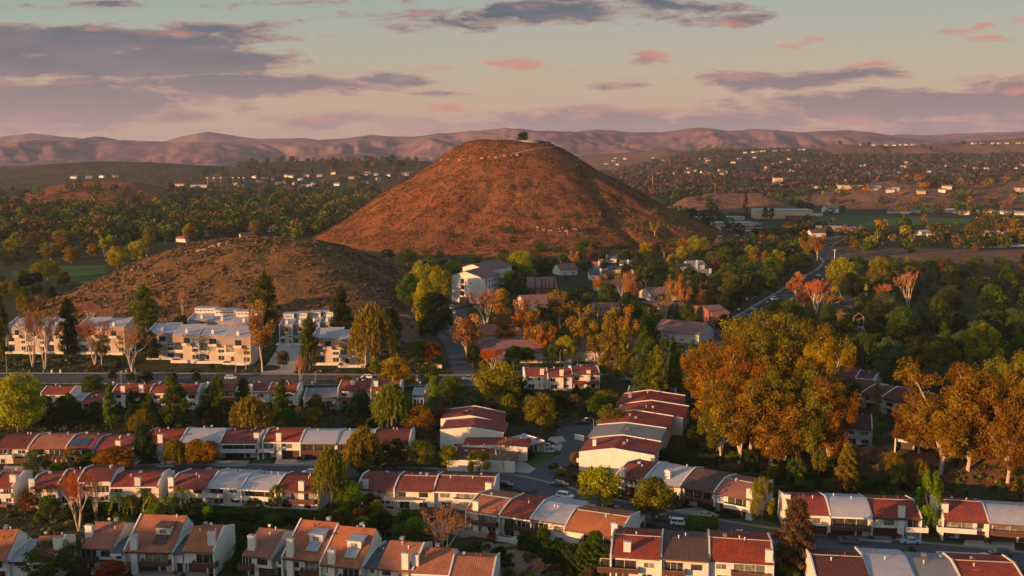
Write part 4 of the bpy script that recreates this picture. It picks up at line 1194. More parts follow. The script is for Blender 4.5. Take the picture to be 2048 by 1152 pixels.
for (lb, u, v, w, d, h, rot, wall, roof, rise, ch) in (
    ('tan roofed white cottage by the small orange tree', 1130, 548, 14, 12, 4.0, 25, 'white', 'pink_tile', 3.4, None),
    ('small house with bright orange roof and chimney', 1186, 538, 10, 9, 3.4, 0, 'white', 'orange_tile', 2.0, .4),
    ('blue grey roofed white house with tall chimney', 1196, 558, 13, 11, 4.0, 0, 'white', 'slate_roof', 3.0, .1),
    ('white gabled house with dark roof behind the pale snag', 1262, 536, 16, 11, 3.6, -14, 'white', 'slate_roof', 2.2, -.1),
    ('grey walled house below the dark roofed gable', 1240, 546, 18, 10, 3.4, 4, 'cream', 'slate_roof', 2.0, None),
    ('pale gabled house with chimney right of the yellow tree', 1388, 538, 13, 10, 3.6, 12, 'white', 'grey_roof', 2.6, 0),
    ('white gabled house with grey roof in front of it', 1396, 556, 15, 11, 3.6, 18, 'white', 'grey_roof', 2.4, .42),
    ('small blue grey roof beside the yellow tree', 1364, 541, 8, 8, 3.4, 0, 'white', 'slate_roof', 2.0, None),
    ('small dark roofed house with white chimney behind the green elm', 1215, 524, 14, 9, 3.4, 0, 'white', 'slate_roof', 2.0, -.1),
    ('white chapel like gable house with dark windows near the road', 1632, 473, 15, 12, 4.2, 8, 'white', 'brown_tile', 3.0, None),
    ('white two storey house alone on the green rise', 1660, 425, 18, 14, 6.0, 14, 'white', 'grey_roof', 3.5, None)):
    house(lb, u, v, w, d, h, rot, wall, roof, rise, chim=ch, wins=2)
# school and sheds in the middle distance
for (lb, u, v, w, d, h, rot, wall, roof) in (
    ('long low classroom building with white flat roof beside the dark conifer', 1450, 452, 62, 22, 4.4, 3, 'cream', 'white_roof'),
    ('second low classroom roof behind the first', 1440, 440, 60, 16, 4.0, 3, 'cream', 'white_roof'),
    ('big cream school hall with blank walls and white flat roof', 1563, 436, 72, 34, 11, -4, 'cream', 'white_roof'),
    ('low dark red shed joined to the school hall', 1600, 438, 36, 12, 4.0, -4, 'red_sheet', 'slate_roof'),
    ('pale low shed at the end of the school field', 1628, 432, 20, 10, 3.6, 0, 'white', 'white_roof'),
    ('tan flat building near the road bend', 1662, 462, 30, 16, 5.0, -3, 'taupe', 'white_roof'),
    ('second tan flat building beside the road bend', 1700, 464, 28, 14, 5.0, -3, 'taupe', 'white_roof'),
    ('carport with white flat roof and posts below the car park', 1495, 462, 34, 9, 3.0, 0, 'frame_dark', 'white_roof'),
    ('white roofed barn on the left behind dark trees', 332, 452, 12, 20, 7.0, 0, 'white', 'white_roof'),
    ('bright white flat roof building beside the barn on the left', 360, 454, 24, 18, 4.0, 0, 'white', 'white_roof'),
    ('low building with stacked pale roofs half hidden on the left', 400, 472, 20, 16, 5.5, 0, 'grey_white', 'white_roof'),
    ('long solar roofed building at the far left', 66, 452, 44, 22, 5.0, 0, 'cream', 'solar')):
    house(lb, u, v, w, d, h, rot, wall, roof, flat=True, wins=5, name='school_building' if 'school' in lb or 'class' in lb else 'flat_building', cat='building')
# ------------------------------------------------------------------ tree kinds (unit height, unit crown width)
NR = np.random.default_rng(11)
def leafquads(P, size, nrm=None, aniso=1.4, droop=0.0, g=NR):
    """P (n,3) leaf centres -> (4n,3) quads turned at random, biased to nrm"""
    n = len(P)
    d = g.normal(size=(n, 3))
    if nrm is not None:
        d = d * .75 + nrm
    d /= np.linalg.norm(d, axis=1, keepdims=True) + 1e-9
    a = np.cross(d, g.normal(size=(n, 3)))
    if droop:
        a = a * (1 - droop) + np.array([0, 0, -1.0]) * droop * np.linalg.norm(a, axis=1, keepdims=True)
        a -= d * (a * d).sum(1, keepdims=True)
    a /= np.linalg.norm(a, axis=1, keepdims=True) + 1e-9
    b = np.cross(d, a)
    s = size * g.uniform(.6, 1.35, (n, 1))
    a, b = a * s * aniso * .5, b * s / aniso * .5
    return np.stack([P - a, P + b * 1.0 - a * .1, P + a, P - b - a * .1], 1).reshape(-1, 3)
def cloud(centres, radii, n, size, g=NR, aniso=1.4, droop=0, shell=.75, hang=0):
    """leaf clumps: many small leaves in ellipsoids around the branch ends"""
    V, T = [], []
    for c, r in zip(centres, radii):
        r = np.array(r, float) * np.ones(3)
        k = max(6, int(n * g.uniform(.7, 1.3)))
        d = g.normal(size=(k, 3)); d /= np.linalg.norm(d, axis=1, keepdims=True)
        rad_ = np.maximum(g.uniform(0, 1, (k, 1)) ** (1 / 3), g.uniform(shell * .8, 1, (k, 1)) * (g.uniform(0, 1, (k, 1)) < .7))
        rad_ = rad_ * (1 + g.normal(0, .12, (k, 1)))
        P = np.array(c) + d * rad_ * r
        if hang:
            P[:, 2] -= g.uniform(0, hang, k) ** 1.5
        V.append(leafquads(P, size, d * 1.1, aniso, droop, g))
        T.append(np.clip(g.normal(g.uniform(.1, .75), .12, k), 0, 1))
    return np.concatenate(V), np.concatenate(T)
def limbs(g, H0=.35, spread=.35, lean=.25, n=6, r=.03, top=.85, sub=3, split=.5):
    """trunk with tapering limbs; returns mesh builder and limb ends"""
    mb = MB()
    ends = []
    p = Vector((0, 0, -.02)); cur = Vector((g.uniform(-.03, .03), g.uniform(-.03, .03), H0))
    mid = (p + cur) / 2 + Vector((g.uniform(-.02, .02), g.uniform(-.02, .02), 0))
    mb.tube(p, mid, r * 1.25, r, 7).tube(mid, cur, r, r * .85, 7)
    for i in range(n):
        a = 2 * math.pi * (i + g.uniform(-.3, .3)) / n
        h = g.uniform(split, 1) * (top - H0) + H0
        q = Vector((math.cos(a) * spread * g.uniform(.5, 1), math.sin(a) * spread * g.uniform(.5, 1), h))
        s = cur + Vector((0, 0, g.uniform(-.12, .0)))
        m = s.lerp(q, .5) + Vector((q.x * -.12, q.y * -.12, .04))
        mb.tube(s, m, r * .6, r * .4, 5).tube(m, q, r * .4, r * .12, 5)
        ends.append(q)
        for k in range(sub):
            t = g.uniform(.35, .95)
            b = s.lerp(q, t)
            e = b + Vector((g.uniform(-1, 1), g.uniform(-1, 1), g.uniform(-.1, 1))) * spread * .42
            mb.tube(b, e, r * .28, r * .07, 4)
            ends.append(e)
    return mb, ends
PROTO = {}
def proto(kind, trunk_mb, V, T, bark='bark', leaf='leaves', n=4):
    tm = trunk_mb.mesh('trunk'); tm.materials.append(MATS[bark])
    cm = np_mesh('crown', V, n, T); cm.materials.append(MATS[leaf])
    PROTO.setdefault(kind, []).append((tm, cm))
def gr(seed):
    return np.random.default_rng(seed)
# round broadleaf
for s in range(4):
    g = gr(20 + s)
    mb, ends = limbs(g, .22, .33, n=7, r=.022, top=.82)
    C, Rr_ = [], []
    for e in ends:
        C.append(e); Rr_.append(g.uniform(.10, .17))
    for k in range(34):
        a, el = g.uniform(0, 6.28), g.uniform(-1.0, 1.45)
        C.append((math.cos(a) * math.cos(el) * .37, math.sin(a) * math.cos(el) * .37, .54 + math.sin(el) * .36)); Rr_.append((.125, .125, .095))
    V_, T_ = cloud(C, Rr_, 115, .033, g)
    proto('round', mb, V_, T_)
# clipped looking dense round or oval tree
for s in range(2):
    g = gr(40 + s)
    mb, _ = limbs(g, .2, .25, n=5, r=.022, top=.7)
    C, Rr_ = [], []
    for k in range(46):
        a, z = g.uniform(0, 6.28), g.uniform(0, 1)
        rr = .40 * math.sin(math.acos(2 * z - 1)) ** .7 * (1.0 - .25 * z)
        C.append((math.cos(a) * rr, math.sin(a) * rr, .14 + z * .76)); Rr_.append((.09, .09, .085))
    V_, T_ = cloud(C, Rr_, 120, .031, g, aniso=1.6)
    proto('oval', mb, V_, T_)
# big eucalyptus: separate heads of foliage on pale limbs
for s in range(3):
    g = gr(60 + s)
    mb, ends = limbs(g, .2, .40, n=10, r=.024, top=.92, sub=4, split=.2)
    C, Rr_ = [], []
    for e in ends:
        r_ = g.uniform(.075, .125)
        C.append(e + Vector((0, 0, .02))); Rr_.append((r_ * 1.2, r_ * 1.2, r_ * .72))
        for q in range(2):
            C.append((e[0] + g.uniform(-.12, .12), e[1] + g.uniform(-.12, .12), e[2] - g.uniform(.0, .10))); Rr_.append((.075, .075, .055))
    for k in range(9):
        a, el = g.uniform(0, 6.28), g.uniform(-.5, 1.4)
        C.append((math.cos(a) * math.cos(el) * .38, math.sin(a) * math.cos(el) * .38, .62 + math.sin(el) * .32)); Rr_.append((.10, .10, .06))
    V_, T_ = cloud(C, Rr_, 170, .0195, g, aniso=1.8, droop=.3, shell=.92, hang=.02)
    proto('euc', mb, V_, T_, 'pale_bark')
# tall airy autumn sycamore / poplar
for s in range(3):
    g = gr(80 + s)
    mb, ends = limbs(g, .3, .30, n=8, r=.02, top=.97, sub=5, split=.25)
    C, Rr_ = [], []
    for e in ends:
        C.append(e); Rr_.append((.09, .09, .10))
    V_, T_ = cloud(C, Rr_, 70, .032, g, aniso=1.3, shell=.3)
    proto('airy', mb, V_, T_, 'pale_bark')
# pine: ragged tiers along a straight stem
for s in range(4):
    g = gr(100 + s)
    mb = MB().tube((0, 0, -.02), (0, 0, .5), .022, .015, 6).tube((0, 0, .5), (0, 0, .97), .015, .004, 5)
    C, Rr_ = [], []
    nt = 18
    for k in range(nt):
        z = .16 + .8 * k / nt
        w_ = .42 * min(1, (1.03 - z) / .55) ** .8 * g.uniform(.65, 1.1)
        for q in range(4 if z < .8 else 3):
            a = g.uniform(0, 6.28)
            e = (math.cos(a) * w_, math.sin(a) * w_, z + g.uniform(-.02, .04))
            mb.tube((0, 0, z - .03), e, .006, .002, 3, False)
            C.append((e[0] * .8, e[1] * .8, e[2])); Rr_.append((.12, .12, .045))
            C.append((e[0] * .4, e[1] * .4, z)); Rr_.append((.10, .10, .045))
    C.append((0, 0, .96)); Rr_.append((.04, .04, .06))
    V_, T_ = cloud(C, Rr_, 52, .034, g, aniso=2.0, shell=.5)
    proto('pine', mb, V_, T_)
# cypress
for s in range(2):
    g = gr(120 + s)
    mb = MB().tube((0, 0, -.02), (0, 0, .6), .03, .01, 5)
    C, Rr_ = [], []
    for k in range(34):
        z = .08 + .9 * k / 34
        w_ = .40 * math.sin(min(1, (1.02 - z) * 1.6) * math.pi / 2) * min(1, z * 5)
        a = g.uniform(0, 6.28)
        C.append((math.cos(a) * w_ * .55, math.sin(a) * w_ * .55, z)); Rr_.append((w_ * .55 + .03, w_ * .55 + .03, .05))
    V_, T_ = cloud(C, Rr_, 60, .03, g, aniso=2.4)
    V_ = V_
    proto('cypress', mb, V_, T_)
# willow / pepper: hanging strands
for s in range(3):
    g = gr(140 + s)
    mb, ends = limbs(g, .3, .3, n=7, r=.028, top=.85, sub=2)
    V_, T_ = [], []
    for k in range(270):
        a, el = g.uniform(0, 6.28), g.uniform(-.1, 1.45)
        rr = .44 * g.uniform(.6, 1.02)
        x_, y_, z_ = math.cos(a) * math.cos(el) * rr, math.sin(a) * math.cos(el) * rr, .52 + math.sin(el) * .42 * g.uniform(.75, 1.05)
        ln = g.uniform(.12, .42) * (1.1 - .4 * math.sin(el))
        n_ = int(ln * 75)
        t_ = np.linspace(0, 1, n_)[:, None]
        P_ = np.array([[x_, y_, z_]]) + np.concatenate([t_ * x_ * .15, t_ * y_ * .15, -t_ * ln], 1) + g.normal(0, .013, (n_, 3))
        P_[:, 2] = np.maximum(P_[:, 2], .1)
        V_.append(leafquads(P_, .042, None, 2.0, .6, g)); T_.append(np.clip(g.normal(g.uniform(.3, .65), .1, n_), 0, 1))
    proto('willow', mb, np.concatenate(V_), np.concatenate(T_), 'bark')
# bare winter tree: recursive branches, crown = twigs (thin slivers)
for s in range(3):
    g = gr(160 + s)
    mb = MB()
    tw, tt = [], []
    def grow(p, d, L_, r, lev):
        q = p + d * L_
        if lev < 3:
            mb.tube(p, q, r, r * .65, 5 if lev < 2 else 4, False)
        else:
            side = d.orthogonal().normalized() * r * 1.6
            tw.append([p - side, p + side, q]); tt.append(g.uniform(.3, .9))
            side = d.cross(side).normalized() * r * 1.6
            tw.append([p - side, p + side, q]); tt.append(g.uniform(.3, .9))
        if lev >= 6:
            return
        for k in range(3 if lev in (0, 2, 4) else 2):
            ax = Vector(g.normal(size=3)); nd = (d + ax.normalized() * g.uniform(.35, .75)).normalized()
            nd = (nd + Vector((0, 0, .18))).normalized()
            grow(q if k else p.lerp(q, g.uniform(.7, 1)), nd, L_ * g.uniform(.62, .85), r * (.62 if lev < 3 else .8), lev + 1)
    for b_ in range(3):
        a = 2.1 * b_ + g.uniform(0, 1)
        grow(Vector((0, 0, -.02)) if b_ else Vector((0, 0, -.02)), Vector((math.cos(a) * .22, math.sin(a) * .22, 1)).normalized(), .27, .016, 0)
    V3 = np.array([[tuple(c) for c in t_] for t_ in tw]).reshape(-1, 3)
    # bring to unit size
    zmax = V3[:, 2].max(); rmax = np.percentile(np.hypot(V3[:, 0], V3[:, 1]), 97)
    S_ = np.array([.5 / rmax, .5 / rmax, 1 / zmax])
    mb.v = [tuple(np.array(c) * S_) for c in mb.v]
    proto('bare', mb, V3 * S_, np.array(tt), 'pale_bark', 'twigs', 3)
# palms
def palm(fan, seed):
    g = gr(seed)
    mb = MB()
    mb.tube((0, 0, -.02), (.01, 0, .4), .028, .02, 7).tube((.01, 0, .4), (0, 0, .8), .02, .018, 7)
    V_, T_ = [], []
    for k in range(26 if not fan else 34):
        a = g.uniform(0, 6.28); el = g.uniform(-.5, 1.3)
        L_ = .46 if not fan else .3
        prev = None
        for j in range(9):
            t_ = (j + 1) / 9
            drp = (.34 if not fan else .12) * t_ * t_ * (1.2 - .3 * el)
            p_ = np.array([math.cos(a) * math.cos(el) * L_ * t_, math.sin(a) * math.cos(el) * L_ * t_, .80 + math.sin(el) * L_ * t_ * .7 - drp])
            if prev is not None:
                side = np.array([-math.sin(a), math.cos(a), 0]) * (.055 * (1 - t_ * .6) if not fan else .02 + .06 * t_)
                V_ += [prev, prev + side + np.array([0, 0, -.03]), p_, prev - side + np.array([0, 0, -.03])]
                T_.append(g.uniform(.3, .9))
            prev = p_
    if fan:   # skirt of dead fronds
        for k in range(40):
            a = g.uniform(0, 6.28); z_ = g.uniform(.6, .78)
            p_ = np.array([math.cos(a) * .05, math.sin(a) * .05, z_])
            side = np.array([-math.sin(a), math.cos(a), 0]) * .03
            V_ += [p_ - side, p_ + side, p_ + side * .4 + np.array([math.cos(a) * .03, math.sin(a) * .03, -.1]), p_ - side * .4 + np.array([math.cos(a) * .03, math.sin(a) * .03, -.1])]
            T_.append(.15)
    proto('fan_palm' if fan else 'palm', mb, np.array(V_), np.array(T_), 'pale_bark')
palm(False, 181); palm(False, 182); palm(True, 183)
# cedar: broad layered drooping tiers
g = gr(200)
mb = MB().tube((0, 0, -.02), (0, 0, .6), .022, .014, 6).tube((0, 0, .6), (0, 0, .98), .014, .004, 5)
C, Rr_ = [], []
for k in range(15):
    z = .10 + .85 * k / 15
    w_ = .5 * (1.03 - z) ** .75
    for q in range(6):
        a = 1.05 * q + k * .7 + g.uniform(-.2, .2)
        ww = w_ * g.uniform(.7, 1.1)
        mb.tube((0, 0, z + .02), (math.cos(a) * ww, math.sin(a) * ww, z - .01), .006, .002, 3, False)
        for f_ in (.35, .62, .9):
            C.append((math.cos(a) * ww * f_, math.sin(a) * ww * f_, z - .02 * f_)); Rr_.append((.07, .07, .018))
V_, T_ = cloud(C, Rr_, 34, .036, g, aniso=2.2, shell=.3, hang=.03)
proto('cedar', mb, V_, T_)
# umbrella pine
g = gr(210)
mb, ends = limbs(g, .5, .36, n=7, r=.02, top=.85, split=.6)
C = [(math.cos(a) * r_, math.sin(a) * r_, .86 - r_ * .25) for a, r_ in zip(g.uniform(0, 6.28, 30), g.uniform(0, .4, 30))]
V_, T_ = cloud(C, [(.12, .12, .07)] * 30, 60, .03, g)
proto('umbrella', mb, V_, T_)
# bushes: no trunk worth the name
for s in range(3):
    g = gr(220 + s)
    C, Rr_ = [], []
    for k in range(18):
        a, el = g.uniform(0, 6.28), g.uniform(0, 1.5)
        C.append((math.cos(a) * math.cos(el) * .3, math.sin(a) * math.cos(el) * .3, .35 + math.sin(el) * .38)); Rr_.append((.19, .19, .2))
    V_, T_ = cloud(C, Rr_, 70, .07, g)
    V_[:, 2] = np.maximum(V_[:, 2], -.05)
    cm = np_mesh('bush', V_, 4, T_); cm.materials.append(MATS['leaves'])
    PROTO.setdefault('bush', []).append((None, cm))
g = gr(230)          # clipped hedge, unit box
P_ = g.uniform(0, 1, (2600, 3)) * np.array([1, 1, 1]) - np.array([.5, .5, 0])
f_ = g.integers(0, 3, 2600)
for q in range(2600):
    if f_[q] == 0: P_[q, 2] = 1 + g.normal(0, .03)
    elif f_[q] == 1: P_[q, 1] = -.5 + g.normal(0, .04)
    else: P_[q, 0] = g.choice([-.5, .5]) + g.normal(0, .01)
cm = np_mesh('hedge', leafquads(P_, .10, None, 1.3, 0, g), 4, np.clip(g.normal(.5, .2, 2600), 0, 1)); cm.materials.append(MATS['leaves'])
HEDGE = cm

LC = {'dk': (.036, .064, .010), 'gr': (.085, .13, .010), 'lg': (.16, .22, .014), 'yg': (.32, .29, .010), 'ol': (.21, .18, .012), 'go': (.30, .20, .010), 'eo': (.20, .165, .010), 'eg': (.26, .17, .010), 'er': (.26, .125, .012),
      'or': (.33, .155, .012), 'rd': (.27, .06, .025), 'br': (.16, .095, .028), 'gg': (.10, .13, .05), 'pk': (.45, .20, .12), 'ro': (.45, .19, .05), 'tn': (.32, .18, .09)}
TREES = []
OCC = []
trng = random.Random(3)
NAMES = {'round': 'broadleaf_tree', 'oval': 'broadleaf_tree', 'euc': 'eucalyptus_tree', 'airy': 'sycamore_tree', 'pine': 'pine_tree', 'cypress': 'cypress_tree',
         'willow': 'weeping_tree', 'bare': 'bare_tree', 'palm': 'palm_tree', 'fan_palm': 'palm_tree', 'cedar': 'cedar_tree', 'umbrella': 'umbrella_pine', 'bush': 'bush'}
def tree_at(kind, p, h, w, col, label, group=None):
    tm, cm = PROTO[kind][trng.randrange(len(PROTO[kind]))]
    c = LC[col] if isinstance(col, str) else col
    c = tuple(x * trng.uniform(.85, 1.18) for x in c) + (1,)
    rz = trng.uniform(0, 6.28)
    if kind == 'bush':
        o = link('bush', cm)
        o.location, o.rotation_euler, o.scale = p, (0, 0, rz), (w, w, h)
        o.color = c
        return tag(o, label, 'bush', group)
    root = empty(NAMES[kind], p, rz, (w, w, h))
    tag(root, label, 'palm' if 'palm' in kind else 'tree', group)
    if tm: link('trunk', tm, None, root)
    o = link('crown', cm, None, root)
    o.color = c
    OCC.append((p[0], p[1], w))
    return root
def T(kind, u, vb, vt, wpx, col, label, group=None):
    p = G(u, vb)
    h = max(1.0, top_at(p, vt))
    w = wpx / ppm(p) * {'round': 1.2, 'euc': 1.15, 'airy': 1.4, 'willow': 1.3, 'pine': 1.25, 'bare': 1.15, 'oval': 1.1, 'palm': 1.3}.get(kind, 1.0)
    return tree_at(kind, p, h, w, col, label, group)
